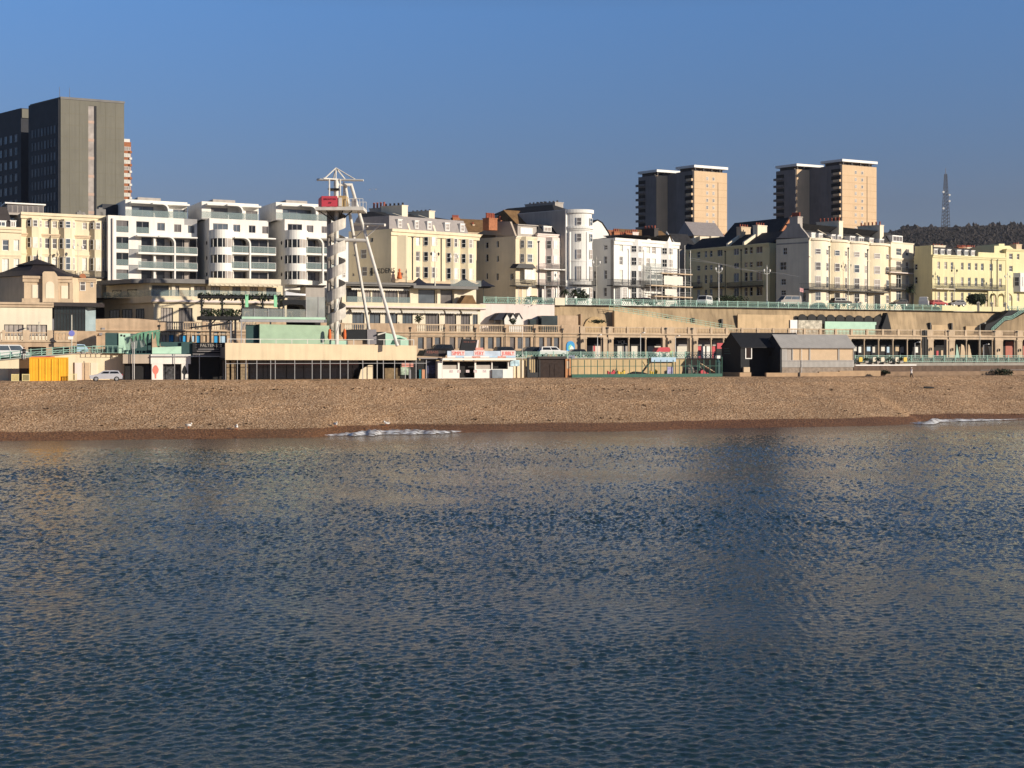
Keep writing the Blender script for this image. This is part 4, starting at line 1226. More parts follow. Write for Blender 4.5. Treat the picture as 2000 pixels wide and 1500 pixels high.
for n_, (a, b) in enumerate(bowpx):
    x0, x1 = fr.S(a), fr.S(b)
    pts = bow_pts(x0, x1, 1.0, 10)
    bw = th.part("bow", MB().slab(pts, 0, H - .05), [CREAM2, CREAM, CREAM2, CREAM][n_])
    for i, (z0, z1) in enumerate(rws):
        for q, r_ in ((1, 4), (6, 9)):
            if i == 3 and q == 1 and n_ in (1, 3): facet_window(th, pts[q], pts[r_], .8, .15, z1, 'plain', DARK, parent=bw, off=.06); continue
            facet_window(th, pts[q], pts[r_], .72, z0, z1, 'sash' if i < 2 else 'sash4', random.choice(PANES[:6]), parent=bw, off=.06)
    cx = (x0 + x1) / 2
    th.part("cornice", MB().slab([(cx + (p[0]-cx)*1.04, p[1] - .35) for p in pts], H - .5, H), CREAM2, bw)
cornice(th, -.1, L, H + .015, CREAM2, .5, .3); cornice(th, 0, L, fr.Z(1580, 500), CREAM2, .25, .15, name="string_course")
balcony(th, fr.S(1580, -2.2), fr.S(1738, -2.2), fr.Z(1580, 563.5, -2.2), 2.2, 1.15)
for p in (1619, 1656, 1694): drainpipe(th, fr.S(p), 0, H - 1.5)
zr = fr.Z(1580, 441, 5)
th.part("roof", MB().add([(.4,1,H+.02),(L,1,H+.02),(L,D,H+.02),(.4,D,H+.02),(.4,6,zr),(L,6,zr),(L,D-5,zr),(.4,D-5,zr)],[(0,1,5,4),(1,2,6,5),(2,3,7,6),(3,0,4,7),(4,5,6,7)]), SLATE)
for a, b in ((1584.5,1592.5),(1599,1607),(1624,1631.5),(1636,1643.5),(1660,1670),(1677,1687),(1698,1706),(1718,1726)): dormer(th, fr.S(a, .8), fr.S(b, .8), H + .05, fr.Z(1580, 454.5, .8), .8, 2, pane=random.choice([G_MID, G_PALE, G_WHITE]))
for p, yt in ((1632, 433), (1712, 441)): chimney(th, fr.S(p, 3) , fr.S(p, 3) + 1.4, 2.2, 7.5, H, fr.Z(p, yt, 3), CREAM2, 6, poth=.8)
for p, yt in ((1685, 446), ): chimney(th, fr.S(p, 9), fr.S(p, 9) + 3.5, 9, 10, H, fr.Z(p, yt, 9), BRICK, 5, poth=.7)
for p in (1622, 1697):
    x = fr.S(p, 1); th.part("party_parapet", MB().add([(x-.2,.7,H),(x+.2,.7,H),(x+.2,6,zr),(x-.2,6,zr),(x-.2,.7,H+.5),(x+.2,.7,H+.5),(x+.2,6,zr+.4),(x-.2,6,zr+.4)],[(0,1,5,4),(4,5,6,7),(0,4,7,3),(1,2,6,5)]), CREAM2)
# porches
for p in (1628, 1700): th.part("porch", MB().box(fr.S(p, -1.8), fr.S(p + 22, -1.8), -2.0, -1.1, fr.Z(p, 568, -2), fr.Z(p, 565, -2)), CREAM2)
skew_thing(th)
# end house of the terrace
fe = Fr(1740, fr.Y(1740) - 1.2, k, SBASE)
te = Thing("terraced_house", "cream end house with flat parapet and pink balcony beside the palm", "house", fe)
L2 = fe.S(1784); H2 = fe.Z(1740, 472); holes = []
for a, b in ((1750.5,1760.5),(1769,1775.5)):
    for i, (y0, y1) in enumerate(((485,498),(510,528),(536,562),(567,588))):
        z0, z1 = fe.Z(1750, y1), fe.Z(1750, y0)
        holes.append((fe.S(a), fe.S(b), z0, z1)); window(te, fe.S(a), fe.S(b), z0, z1, .14, 'sash' if i < 2 else 'french', random.choice([G_MID, G_BLUE, G_PALE, G_DARK]))
shell(te, "wall", L2, 16, H2, holes, CREAM2)
cornice(te, -.05, L2 + .15, fe.Z(1740, 503), CREAM2, .45, .35); cornice(te, -.05, L2 + .1, H2 + .02, CREAM2, .3, .2)
balcony(te, fe.S(1739, -1.3), fe.S(1785, -1.3), fe.Z(1739, 530.5, -1.3), 1.3, 1.0, sm=PINK)
balcony(te, fe.S(1739, -1.5), fe.S(1792, -1.5), fe.Z(1739, 563, -1.5), 1.5, 1.1)
d = te.part("dormer", MB().box(fe.S(1743, 1.5), fe.S(1763, 1.5), 1.5, 5, H2 + .03, fe.Z(1743, 459, 1.5)), WPAINT)
window(te, fe.S(1744, 1.5), fe.S(1762, 1.5), H2 + .4, fe.Z(1743, 460.5, 1.5), 1.42, 'wide3', G_MID, parent=d)
mansard(te, "roof", .2, L2 * .75, 2, H2 + .02, fe.Z(1743, 456, 4), SLATE, 1.6, 12)

# ---------------- F: yellow terrace
k = kfit(1821, 497, 1965, 504) * .9
fr = Fr(1821, yline(258, .42, 1821) + 4, k, SBASE).skew(.3)
th = Thing("terraced_house", "bright yellow terrace with slate mansard, small white dormers and long balcony", "house", fr)
L = fr.S(1964); H = fr.Z(1821, 497); D = fr.depth_px(1785); holes = []; lh = []
for a, b, y0, y1 in ((1787,1792.5,489,497),(1786,1792,516,527),(1786,1792,541,554)): flank_win(th, fr, lh, a, b, y0, y1, D, 'sash', G_DARK)
rz = rows_z(fr, 1831, [(511, 525), (540, 557), (570, 588)])
for i, (a, b) in enumerate(((1831,1836),(1844.5,1850),(1857,1862),(1877,1882),(1890.5,1896),(1904,1909),(1916,1921.5),(1933,1939),(1951,1956.5))):
    for j, (z0, z1) in enumerate(rz):
        if j == 2 and a > 1900: continue
        holes.append((fr.S(a), fr.S(b), z0, z1)); window(th, fr.S(a), fr.S(b), z0, z1, .14, 'sash', random.choice([G_MID, G_PALE, G_BLUE]))
zA = fr.Z(1921, 569)
shell(th, "wall", L, D, H, holes, CREAM3, left_holes=lh)
cornice(th, -.1, L + .05, H + .02, CREAM3, .7, .35)
mansard(th, "roof", .1, fr.S(1910), .5, H + .03, fr.Z(1821, 481), SLATE, .8, D - 1)
th.part("party_parapet", MB().box(.02, .4, .3, D - .2, H - .2, fr.Z(1821, 481) + .25), CREAM3)
th.part("parapet", MB().box(fr.S(1911), L, .02, .4, H + .03, H + 1.0), CREAM3)
for a, b in ((1828,1835),(1841,1848),(1854,1861),(1873,1880.5),(1887.5,1894.5),(1900.5,1907.5)): dormer(th, fr.S(a), fr.S(b), H + .05, fr.Z(1821, 486), .45, 1.6)
chimney(th, fr.S(1824, 4), fr.S(1824, 4) + 3.5, 4, 5, H, fr.Z(1824, 480, 4), CREAM2, 4, poth=.3)
for a in (1872, 1882, 1892): chimney(th, fr.S(a, 9), fr.S(a, 9) + 2.6, 9, 10, H, fr.Z(a, 484, 9), random.choice([BRICK, CREAM2]), 4, poth=.5)
balcony(th, fr.S(1829, -1.4), fr.S(1866, -1.4), fr.Z(1829, 563, -1.4), 1.4, 1.1, sm=CREAM2)
balcony(th, fr.S(1869, -1.4), fr.S(1964, -1.4), fr.Z(1869, 563.5, -1.4), 1.4, 1.1)
pm = MB()
for c_ in (1928, 1944, 1959):
    x = fr.S(c_); w_ = 1.45
    arc = [(x + w_*.75*cos(t), zA - 1.6 + 1.2*sin(t)) for t in [pi*i/10 for i in range(11)]]
    for (a, b), (c, d_) in zip(arc, arc[1:]): pm.add([(a,-1.4,b),(c,-1.4,d_),(c,-1.4,zA),(a,-1.4,zA),(a,-1.1,b),(c,-1.1,d_)],[(0,1,2,3)[::-1],(0,4,5,1)])
    pm.box(x - w_, x - w_*.75, -1.4, -1.1, 0, zA); pm.box(x + w_*.75, x + w_, -1.4, -1.1, 0, zA)
th.part("arcade", pm, CREAM3)
for c_ in (1928, 1944): window(th, fr.S(c_) - .5, fr.S(c_) + .5, .2, zA - .9, -.075, 'plain', TAN, name="door")
drainpipe(th, fr.S(1935.5), 0, H - .5); drainpipe(th, fr.S(1947), 0, H - .5)
skew_thing(th)
# ---------------- G: yellow house at the right edge
fg = Fr(1965, fr.Y(1965) + .4, .5, SBASE)
tg = Thing("terraced_house", "tall pale yellow house with white bay at the right edge", "house", fg)
L = fg.S(2080); H = fg.Z(1965, 486); holes = []
for a, b in ((1971,1978),(1986,1991),(2008,2015),(2030,2038)):
    for i, (y0, y1) in enumerate(((495,506),(519,530),(571,588))):
        if i == 1 and a == 1986: continue
        z0, z1 = fg.Z(1971, y1), fg.Z(1971, y0); holes.append((fg.S(a), fg.S(b), z0, z1)); window(tg, fg.S(a), fg.S(b), z0, z1, .14, 'sash', random.choice([G_MID, G_PALE]))
shell(tg, "wall", L, 14, H, holes, CREAM3)
cornice(tg, -.1, L, H + .02, CREAM3, .5, .3)
mbp = MB().prism([fg.P(1942, 500, 1), fg.P(1942, 480, 1), fg.P(1951, 480, 1), fg.P(1951, 476, 1), fg.P(1962, 476, 1), fg.P(1962, 480, 1), fg.P(1972, 480, 1), fg.P(1980, 486.5, 1), fg.P(1980, 500, 1)], 1, 8)
tg.part("parapet", mbp, CREAM3)
x0, x1 = fg.S(1979), fg.S(2014)
bay(tg, x0, x1, 1.2, 1.0, fg.Z(1979, 570), fg.Z(1979, 533), WHITE2, [(fg.Z(1979, 559), fg.Z(1979, 541))], 'sash', [G_MID, G_PALE, G_WHITE])
chimney(tg, fg.S(1985, 5), fg.S(1985, 5) + 1.8, 5, 7, H, fg.Z(1985, 478, 5), BUFF, 3, poth=.4)

# ================================================================== TOWERS AND FAR THINGS
def tower_windows(th, x0, x1, z0, z1, nx, nz, style, panes, fm, y=-.06, fw=.6, fh=.55, parent=None, left=None):
    for i in range(nx):
        for j in range(nz):
            cx = x0 + (x1-x0)*(i+.5)/nx; cz = z0 + (z1-z0)*(j+.5)/nz
            w_, h_ = (x1-x0)/nx*fw, (z1-z0)/nz*fh
            if left is None: window(th, cx - w_/2, cx + w_/2, cz - h_/2, cz + h_/2, y, style, random.choice(panes), fm, parent=parent)
            else: window(th, 0, w_, cz - h_/2, cz + h_/2, style=style, pane=random.choice(panes), fm=fm, parent=parent, rz=-pi/2, origin=(left, cx + w_/2, cz - h_/2))
# big olive-grey slab at the left
k = kfit(118.5, 189, 243, 198.5)
fr = Fr(118.5, 330, k, 19).skew(.44)
th = Thing("tower_block", "tall olive-grey tower block with a pale stair strip and dark glazed side", "tower block", fr)
L = fr.S(242.5); H = fr.Z(118.5, 189); D = fr.depth_px(58.5)
sx0, sx1 = fr.S(172.5), fr.S(188.5); sz1 = fr.Z(172, 206)
shell(th, "wall", L, D, H, [(sx0, sx1, .5, sz1)], TOWERG)
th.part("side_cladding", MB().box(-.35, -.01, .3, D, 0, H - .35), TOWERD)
th.part("coping", MB().box(-.1, L + .1, -.12, -.004, H - .5, H + .05), LEAD)
jn = MB()
for j in range(17): jn.box(.05, sx0 - .05, -.03, -.004, H - 4 - 2.9*j, H - 3.9 - 2.9*j).box(sx1 + .05, L - .05, -.03, -.004, H - 4 - 2.9*j, H - 3.9 - 2.9*j)
for q in (.14, .29, .7, .86): jn.box(L*q, L*q + .07, -.032, -.005, 0, H - .6)
th.part("panel_joints", jn, mat("joint_olive", (.19,.175,.13), .8, .1, 1))
st = th.part("stair_strip", MB().box(sx0, sx1, .12, .2, .5, sz1), G_PALE)
for j in range(13):
    z = sz1 - (j + .9) * (sz1 - .5) / 11.5
    if z > .6: th.part("spandrel", MB().box(sx0, sx1, .06, .119, z - .35, z + .35), mat("dusty_pink_panel", (.50, .36, .29), .8), st)
th.part("stair_strip_edge", MB().box(sx1 - .55, sx1, .04, .118, .5, sz1), IRON, st)
G3 = [G_DARK, G_DARK, G_BLUE]
FMD = mat("mid_grey_frame", (.11, .115, .13), .6, .15, 1)
tower_windows(th, 1.2, D - 1.2, 8, H - 6.2, 8, 12, 'case', [G_DARK, G_BLUE, G_MID], FMD, fw=.62, fh=.62, left=-.43)
for p in (116.5, 136): th.part("aerial", MB().tube((fr.S(p, 4), 4, H), (fr.S(p, 4), 4, H + 3.2), .08, .04, 5), STEEL)
skew_thing(th)
# second slab left of it
f2 = Fr(41, 352, .45, 19).skew(.44)
t2 = Thing("tower_block", "dark glazed tower block cut by the left edge of the picture", "tower block", f2)
H2 = f2.Z(41, 211); D2 = f2.depth_px(-45); L2 = f2.S(57.5)
t2.part("wall", MB().box(0, L2 + 3, 0, D2, 0, H2), TOWERD)
t2.part("sunlit_sliver", MB().box(.1, L2, -.3, -.004, H2 - 2.6, H2 - .2), TOWERG)  # paler panel painting the sunlit top of the dark front
tower_windows(t2, 1, D2 - 1, 8, H2 - 6, 8, 12, 'case', [G_DARK, G_BLUE, G_MID], FMD, fw=.62, fh=.62, left=-.08)
skew_thing(t2)
# narrow brick tower peeping out behind
fb = Fr(236, 360, .3, 19)
tb = Thing("tower_block", "slim red brick tower with white balcony bands behind the grey block", "tower block", fb)
L = fb.S(256); H = fb.Z(240, 277)
tb.part("wall", MB().box(0, L, 0, 12, 0, H), BRICK)
tb.part("roof_room", MB().box(.4, L - .3, .4, 10, H + .01, H + .9), WPAINT)
for j in range(9):
    z = H - 2.3 - j * 1.78
    window(tb, L*.28, L - .15, z, z + 1.0, -.075, 'wide3', G_WHITE if j % 3 else G_PALE, WPAINT)
    tb.part("balcony", MB().box(L*.85, L + .25, -.3, -.004, z - .7, z - .1), WPAINT if j % 2 else BRICK)
# twin peach towers
def peach(px, y0, Y, label, pxr, yr, pflank, plink, pr0, pr1, yl2):
    """front slab px..pxr, its dark flank back to pflank, a recessed link, then the rear slab (corner at pr0, far end at pr1)"""
    k = kfit(px, y0, pxr, yr)
    fr = Fr(px, Y, k, 30).skew(.32)
    th = Thing("tower_block", label, "tower block", fr)
    L = fr.S(pxr); H = fr.Z(px, y0); D = fr.depth_px(pflank)
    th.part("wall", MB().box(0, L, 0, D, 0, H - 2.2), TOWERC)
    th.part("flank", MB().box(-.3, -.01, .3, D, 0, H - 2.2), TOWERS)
    def crown(x0, x1, y0_, y1_, h, par=None):
        cr = th.part("roof_crown", MB().box(x0 - .3, x1 + .2, y0_ - .3, y1_ + .3, h - .95, h), WPAINT, par)
        lg = MB()
        for i in range(4): lg.box(x0 + (x1-x0)*(i+.1)/4, x0 + (x1-x0)*(i+.1)/4 + .5, y0_ + .1, y0_ + .6, h - 2.19, h - .96)
        lg.box(x0 + .5, x1 - .5, y0_ + 1.6, y1_ - 1, h - 2.19, h - .96); th.part("crown_supports", lg, DKROOF, cr)
    crown(0, L, 0, D, H)
    d2 = D + 5
    b0, b1 = fr.S(pr0, d2), fr.S(plink, d2)
    dr = fr.depth_px(pr1, b0 - fr.sh*d2*0)
    # far end of the rear slab along the skewed side direction
    u = (pr1 - 1000)/F; wx, wy = fr.world(b0 - fr.sh*d2, d2, 0)[:2]; vx, vy = -fr.sh*fr.c - fr.s, fr.c - fr.sh*fr.s
    t = (u*wy - wx)/(vx - u*vy); H2 = fr.Z(pr0, yl2, d2)
    bl = th.part("rear_block", MB().box(b0, b1 + 6, d2, d2 + t, 0, H2 - 2.2), TOWERC)
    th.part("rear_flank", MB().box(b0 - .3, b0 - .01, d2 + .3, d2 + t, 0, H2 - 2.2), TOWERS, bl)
    crown(b0, b1 + 6, d2, d2 + t, H2, bl)
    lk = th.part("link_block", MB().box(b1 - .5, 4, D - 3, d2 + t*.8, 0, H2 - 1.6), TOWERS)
    zt = H - 4.2; n = 15
    jm = MB()
    for j in range(n):
        z = zt - j * 2.75
        for q in (.36, .55): window(th, L*q, L*q + .95, z - 1.2, z, -.075, 'sash4', random.choice([G_MID, G_PALE, G_PALE]), WPAINT)
        jm.box(.05, L - .05, -.03, -.004, z - 2.0, z - 1.9)
        sl = th.part("balcony", MB().box(-1.1, -.31, .25, D*.34, z - 1.8, z - .9), TOWERC)
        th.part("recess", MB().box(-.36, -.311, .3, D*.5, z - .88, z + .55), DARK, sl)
        sl = th.part("balcony", MB().box(b0 - 1.0, b0 - .31, d2 + t*.62, d2 + t + .6, z - 1.8 - (H - H2), z - .9 - (H - H2)), TOWERS, bl)
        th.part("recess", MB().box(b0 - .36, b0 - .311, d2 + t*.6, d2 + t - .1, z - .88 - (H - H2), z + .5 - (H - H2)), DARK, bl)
        th.part("gallery", MB().box(b1 - .4, b1 + 3, D - 3.6, D - 3.01, z - 1.7, z - .9), TOWERS, lk)
    th.part("floor_joints", jm, mat("joint_peach", (.50,.33,.19), .9, .1, 1))
    th.part("drainpipe", MB().tube((L*.72, -.1, 0), (L*.72, -.1, H - 6), .10, .10, 5), BUFF)
    skew_thing(th)
    return th
peach(1356, 322, 503, "peach brick tower block with white crown, left of the pair", 1420, 327, 1322, 1306, 1283, 1248, 331)
peach(1645, 310.5, 515, "peach brick tower block with white crown, right of the pair", 1712, 316, 1605, 1583, 1556, 1517, 319.5)

# wooded hill and mast
def wood():
    mb = MB(); rnd = random.Random(5)
    for i in range(24000):
        Y = rnd.uniform(1150, 2050); px = rnd.uniform(1480, 2120)
        x = (px - 1000) / F * Y; z = hill_z(x, Y)
        if z < 55: continue
        r = rnd.uniform(.9, 2.6); h = rnd.uniform(1.5, 4.2)
        if rnd.random() < .03: r *= 1.8; h *= 2.0
        n = 5; o = len(mb.v)
        for kk, (f_, zz) in enumerate(((.35, 0), (1, .45), (.75, .8), (.2, 1.0))):
            for q in range(n):
                t = 2*pi*q/n + rnd.uniform(-.5, .5); rr = r*f_*rnd.uniform(.6, 1.3)
                mb.v.append((x + rr*cos(t), Y + rr*sin(t), z - 1 + h*zz*rnd.uniform(.85, 1.15)))
        for kk in range(3):
            for q in range(n): mb.f.append((o+kk*n+q, o+kk*n+(q+1)%n, o+(kk+1)*n+(q+1)%n, o+(kk+1)*n+q))
        mb.f.append(tuple(o+3*n+q for q in range(n)))
    m = mat("bare_wood", (0.046, 0.038, 0.035), 0.95, 0.3, 0.01)
    struct("wood", mb, m, 'stuff')
wood()
Ym = 1890; xm = (1847 - 1000) / F * Ym; zm = hill_z(xm, Ym) + 2
tm = Thing("radio_mast", "grey lattice radio mast on the wooded hill at right", "mast", Fr(1847, Ym, 0, zm))
Hm = CAMH - (328 - HOR) * Ym / F - zm
mb = MB(); N = 16
def mw(t): return 4.4 * (1 - t) ** .8 * .9 + .7
for q in range(4):
    sx, sy = (-1, 1)[q & 1], (-1, 1)[q >> 1]
    for i in range(N):
        t0, t1 = i/N*.9, (i+1)/N*.9
        a = (sx*mw(t0), sy*mw(t0), Hm*t0); b = (sx*mw(t1), sy*mw(t1), Hm*t1)
        mb.tube(a, b, .42, .36, 4)
for i in range(N):
    t0, t1 = i/N*.9, (i+1)/N*.9
    for s in (-1, 1):
        mb.tube((-mw(t0), s*mw(t0), Hm*t0), (mw(t1), s*mw(t1), Hm*t1), .22, .22, 4); mb.tube((mw(t0), s*mw(t0), Hm*t0), (-mw(t1), s*mw(t1), Hm*t1), .22, .22, 4)
        mb.tube((-mw(t0), s*mw(t0), Hm*t0), (mw(t0), s*mw(t0), Hm*t0), .22, .22, 4)
tm.part("lattice", mb, mat("mast_steel", (.07, .07, .08), .6, .1, .5))
tm.part("aerial", MB().tube((0, 0, Hm*.9), (0, 0, Hm), .5, .3, 6), GREY)
for z, s in ((.55, 1), (.45, 1), (.33, -1), (.6, -1)): tm.part("dish", MB().tube((s*4.3, -3, Hm*z), (s*4.3, -4.2, Hm*z), 1.7, 1.5, 10), WPAINT)

# rooftops between the hotel and the gabled house
fq = Fr(905, 292, .45, SBASE)
tq = Thing("house", "brown-roofed house with red chimney pots behind the cream hotel", "house", fq)
x1 = fq.S(965); zt = fq.Z(905, 452)
tq.part("wall", MB().box(0, x1, 0, 9, 0, zt), BUFF)
gable_roof(tq, 0, x1, 0, 9, zt + .005, fq.Z(915, 428, 4.5), TILE, 'x')
chimney(tq, fq.S(898), fq.S(911), 4, 5.2, zt, fq.Z(900, 427, 4), BRICK, 5, poth=.6)
chimney(tq, fq.S(930), fq.S(934), 2, 4, zt, fq.Z(930, 440, 2), BUFF, 3, poth=.5)
# ================================================================== TERRACES, ARCADE AND SEA WALL
random.seed(33)
KA = .42
def balustrade_mb(mb, x0, x1, y, z0, z1, gap=.34, w=.3):
    """coping, plinth and turned balusters between them"""
    mb.box(x0, x1, y, y + w, z1 - .2, z1); mb.box(x0, x1, y, y + w, z0, z0 + .15)
    n = max(1, int((x1 - x0) / gap))
    for i in range(n):
        x = x0 + (x1 - x0) * (i + .5) / n
        mb.lathe([(.05, z0 + .15), (.09, z0 + .3), (.10, z0 + .45), (.05, z0 + .75), (.08, z1 - .2)], 6, (x, y + w/2, 0))
    return mb
fa = Fr(185, yline(236, KA, 185), KA, 8.45)
ta = Thing("arcade", "stone-faced seafront arcade with triple windows and balustraded terrace on top", "arcade", fa)
ZT = 13.0 - fa.z0                              # terrace floor
xa, xb = 0, fa.S(1133)
holes = []
trip = [((816,828),(832.5,845),(849,860.5)),((878,889.5),(894,905),(909,921)),((938,946.5),(953,964.5),(969,979.5)),((996,1006.5),(1011,1021.5),(1026,1036.5)),((1053,1063),(1068,1078),(1082,1092.5))]
for g in trip:
    for a, b in g:
        z0, z1 = fa.Z(a, 682), fa.Z(a, 658.5)
        holes.append((fa.S(a), fa.S(b), z0, z1)); window(ta, fa.S(a), fa.S(b), z0, z1, .2, 'plain', random.choice([G_MID, G_MID, G_BLUE]), BUFF)
# blue and pale shop windows behind the teal restaurant, dark doorway at left
for a, b, y0, y1, pn in ((207,231,649,678,G_DARK),(316,324,650,668,G_PALE),(330,340,650,668,BLUE),(350,356,650,668,LBLUE),(357,365,650,668,BLUE),(375,382,650,668,LBLUE),(384,392,648,672,BLUE),(397,404,652,668,STONE2),(418,428,648,672,BLUE),(430,443,648,672,LBLUE)):
    holes.append((fa.S(a), fa.S(b), fa.Z(a, y1), fa.Z(a, y0))); window(ta, fa.S(a), fa.S(b), fa.Z(a, y1), fa.Z(a, y0), .2, 'plain', pn, TEAL)
holes = [h for h in holes]
shell(ta, "wall", xb - xa, 7, ZT, holes, STONE)
cornice(ta, xa, xb, ZT - .35, STONE2, .3, .25); cornice(ta, xa, xb, ZT + .1, STONE2, .25, .35)
zb0, zb1 = ZT + .101, ZT + 1.55
def parapet(p0, p1, m=STONE): ta.part("parapet", MB().box(fa.S(p0), fa.S(p1), -.1, .35, zb0, zb1), m)
ta.part("parapet", MB().prism([(0, zb0), (fa.S(311), zb0), (fa.S(311), zb1 + .1), (fa.S(270), zb1 + .35), (fa.S(235), zb1 + .4), (0, zb1 + .2)], -.12, .35), STONE)
parapet(312, 326); parapet(395, 403)
for a, b in ((326,395),(403,440),(440,500),(672,717),(813,868),(876,926),(935,985),(993,1042),(1050,1096)):
    ta.part("balustrade", balustrade_mb(MB(), fa.S(a), fa.S(b), 0, zb0, zb1 - .05), STONE2)
for a, b in ((500,672),(717,813),(868,876),(926,935),(985,993),(1042,1050),(1096,1133)): parapet(a, b)
for p in (311, 801, 867, 928, 986, 1044, 1098): drainpipe(ta, fa.S(p), 0, ZT + .9, y=-.2)
# small wall lanterns and vent box
for p, y in ((198, 640), (193, 650)): ta.part("wall_box", MB().box(fa.S(p), fa.S(p) + .5, -.3, -.004, fa.Z(p, y + 5), fa.Z(p, y)), GREY)
# stair flank with its own raking balustrade at the left end
ts = Thing("staircase", "stone stair with raking balustrade climbing to the terrace left of the arcade", "staircase", fa)
mb = MB().prism([(fa.S(130), 0), (-.02, 0), (-.02, ZT + .1), (fa.S(168), fa.Z(168, 652)), (fa.S(152), fa.Z(152, 654)), (fa.S(130), fa.Z(130, 655))], .05, 4); ts.part("wall", mb, STONE)
rk = MB(); a = (fa.S(158), fa.Z(158, 648)); b = (-.1, fa.Z(185, 624))
rk.prism([(a[0], a[1] - .25), (b[0], b[1] - .25), b, a], .1, .4); rk.prism([(a[0], a[1] - 1.3), (b[0], b[1] - 1.3), (b[0], b[1] - 1.15), (a[0], a[1] - 1.15)], .1, .4)
for i in range(9):
    t = (i + .5) / 9; x = a[0] + (b[0]-a[0])*t; z = a[1] + (b[1]-a[1])*t
    rk.box(x - .09, x + .09, .16, .34, z - 1.15, z - .25)
ts.part("raking_balustrade", rk, STONE2)

# ---- blue arched mural panel
x0, x1 = fa.S(1106), fa.S(1122); zc0, zc1 = fa.Z(1106, 686), fa.Z(1106, 666)
tp = Thing("mural", "round-headed blue mural panel with green and white shapes on the arcade wall", "mural", Fr(1106, fa.Y(1106), KA, 8.45 + zc0))
r_ = (x1 - x0) / 2; hh = zc1 - zc0
def arch_poly(w, h, n=10): return [(0, 0), (w, 0)] + [(w/2 + w/2*cos(t), h - w/2 + w/2*sin(t)) for t in [pi*i/n for i in range(n+1)]]
tp.part("panel", MB().prism(arch_poly(x1 - x0, hh), -.12, -.005), BLUE)
tp.part("surround", MB().prism([(-.15, 0), (0, 0)] + [(x, z) for x, z in arch_poly(x1-x0, hh)[2:][::-1]] + [], -.1, -.006), LBLUE) if False else None
tp.part("painted_shape", MB().prism([(.35,.3),(1.1,.25),(1.2,.9),(.8,1.25),(.4,.9)], -.14, -.122), mat("leaf_green_paint", (.25,.6,.35), .5))
tp.part("painted_shape", MB().prism([(r_-.2,.35),(r_+.65,.35),(r_+.5,.75),(r_+.15,1.0),(r_-.1,.7)], -.145, -.122), WPAINT)

# ---- colonnade on the right
fcn = Fr(1133, yline(236, KA, 1133) - .25, KA, 8.45)
tcn = Thing("colonnade", "long stone colonnade of slim columns with shops behind and balustrade on top", "colonnade", fcn)
XE = fcn.S(2080)
def zT(px): return fcn.Z(px, lerp([(1133, 653.5), (1500, 659), (2000, 668), (2080, 669.5)], px))
zt = (zT(1140) + zT(1950)) / 2
tcn.part("back_wall", MB().box(0, XE, 3.4, 3.8, 0, zt), STONE)
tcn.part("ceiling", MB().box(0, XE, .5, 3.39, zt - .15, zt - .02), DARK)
tcn.part("entablature", MB().box(0, XE, -.15, .5, zt, ZT + .1).box(0, XE, -.4, -.152, ZT - .12, ZT + .08), STONE2)
piers = [(1133,1142),(1177,1185),(1187,1195),(1293,1298),(1303,1316),(1346,1349),(1353,1361),(1811,1821),(1847,1850),(1852,1863),(1942,1956),(1984,1994)]
cols_ = [1144.5, 1175, 1197, 1228, 1261, 1294, 1318, 1344, 1362, 1389, 1413, 1440, 1466, 1490, 1514, 1538, 1562, 1587, 1611, 1636, 1661, 1688, 1716, 1744, 1772, 1798.5, 1822.5, 1846, 1864, 1887.5, 1913, 1938, 1958, 1982, 1996, 2020, 2044]
for a, b in piers: tcn.part("pier", MB().box(fcn.S(a), fcn.S(b), -.3, .45, 0, zt - .004).box(fcn.S(a) - .06, fcn.S(b) + .06, -.36, .45, zt - .35, zt - .02), STONE2)
for c in cols_:
    x = fcn.S(c); tcn.part("column", MB().lathe([(.24, 0), (.24, .3), (.17, .35), (.15, zt - .4), (.24, zt - .3), (.24, zt - .004)], 10, (x, .1, 0)), STONE2, smooth=False)
zq0, zq1 = ZT + .105, ZT + 1.35
bal = [(1143,1176),(1196,1224),(1228,1258),(1262,1292),(1317,1343),(1361,1387),(1391,1417)] + [(1421 + 30.5*i, 1421 + 30.5*i + 26.5) for i in range(12)] + [(1788,1798),(1822,1846),(1864,1884),(1888,1911),(1915,1938),(1958,1982),(1998,2030)]
last = 1133
for a, b in bal:
    tcn.part("balustrade", balustrade_mb(MB(), fcn.S(a), fcn.S(b), 0, zq0, zq1 - .05, gap=.3, w=.26), STONE2)
    if a - last > .5: tcn.part("parapet", MB().box(fcn.S(last) + .004, fcn.S(a) - .004, -.08, .34, zq0, zq1), STONE2)
    last = b
for p in (1186, 1300, 1351, 1805, 1851, 1941, 1985): drainpipe(tcn, fcn.S(p), 0, ZT + 1.2, y=-.25)
tcn.part("recess", MB().box(fcn.S(1800), fcn.S(1810), -.19, -.16, .2, ZT + 1.2), DARK)  # flat dark strip laid on the front, no recess cut
# wall lanterns
for p in (1136, 1190, 1307, 1356, 1815, 1857, 1948, 1989):
    x = fcn.S(p); z = fcn.Z(p, lerp([(1133, 666), (2000, 684)], p))
    tcn.part("wall_lantern", MB().box(x - .05, x + .05, -.6, -.31, z + .25, z + .32).lathe([(.08,-.3),(.16,-.2),(.18,.15),(.05,.3)], 6, (x, -.6, z)), IRON)
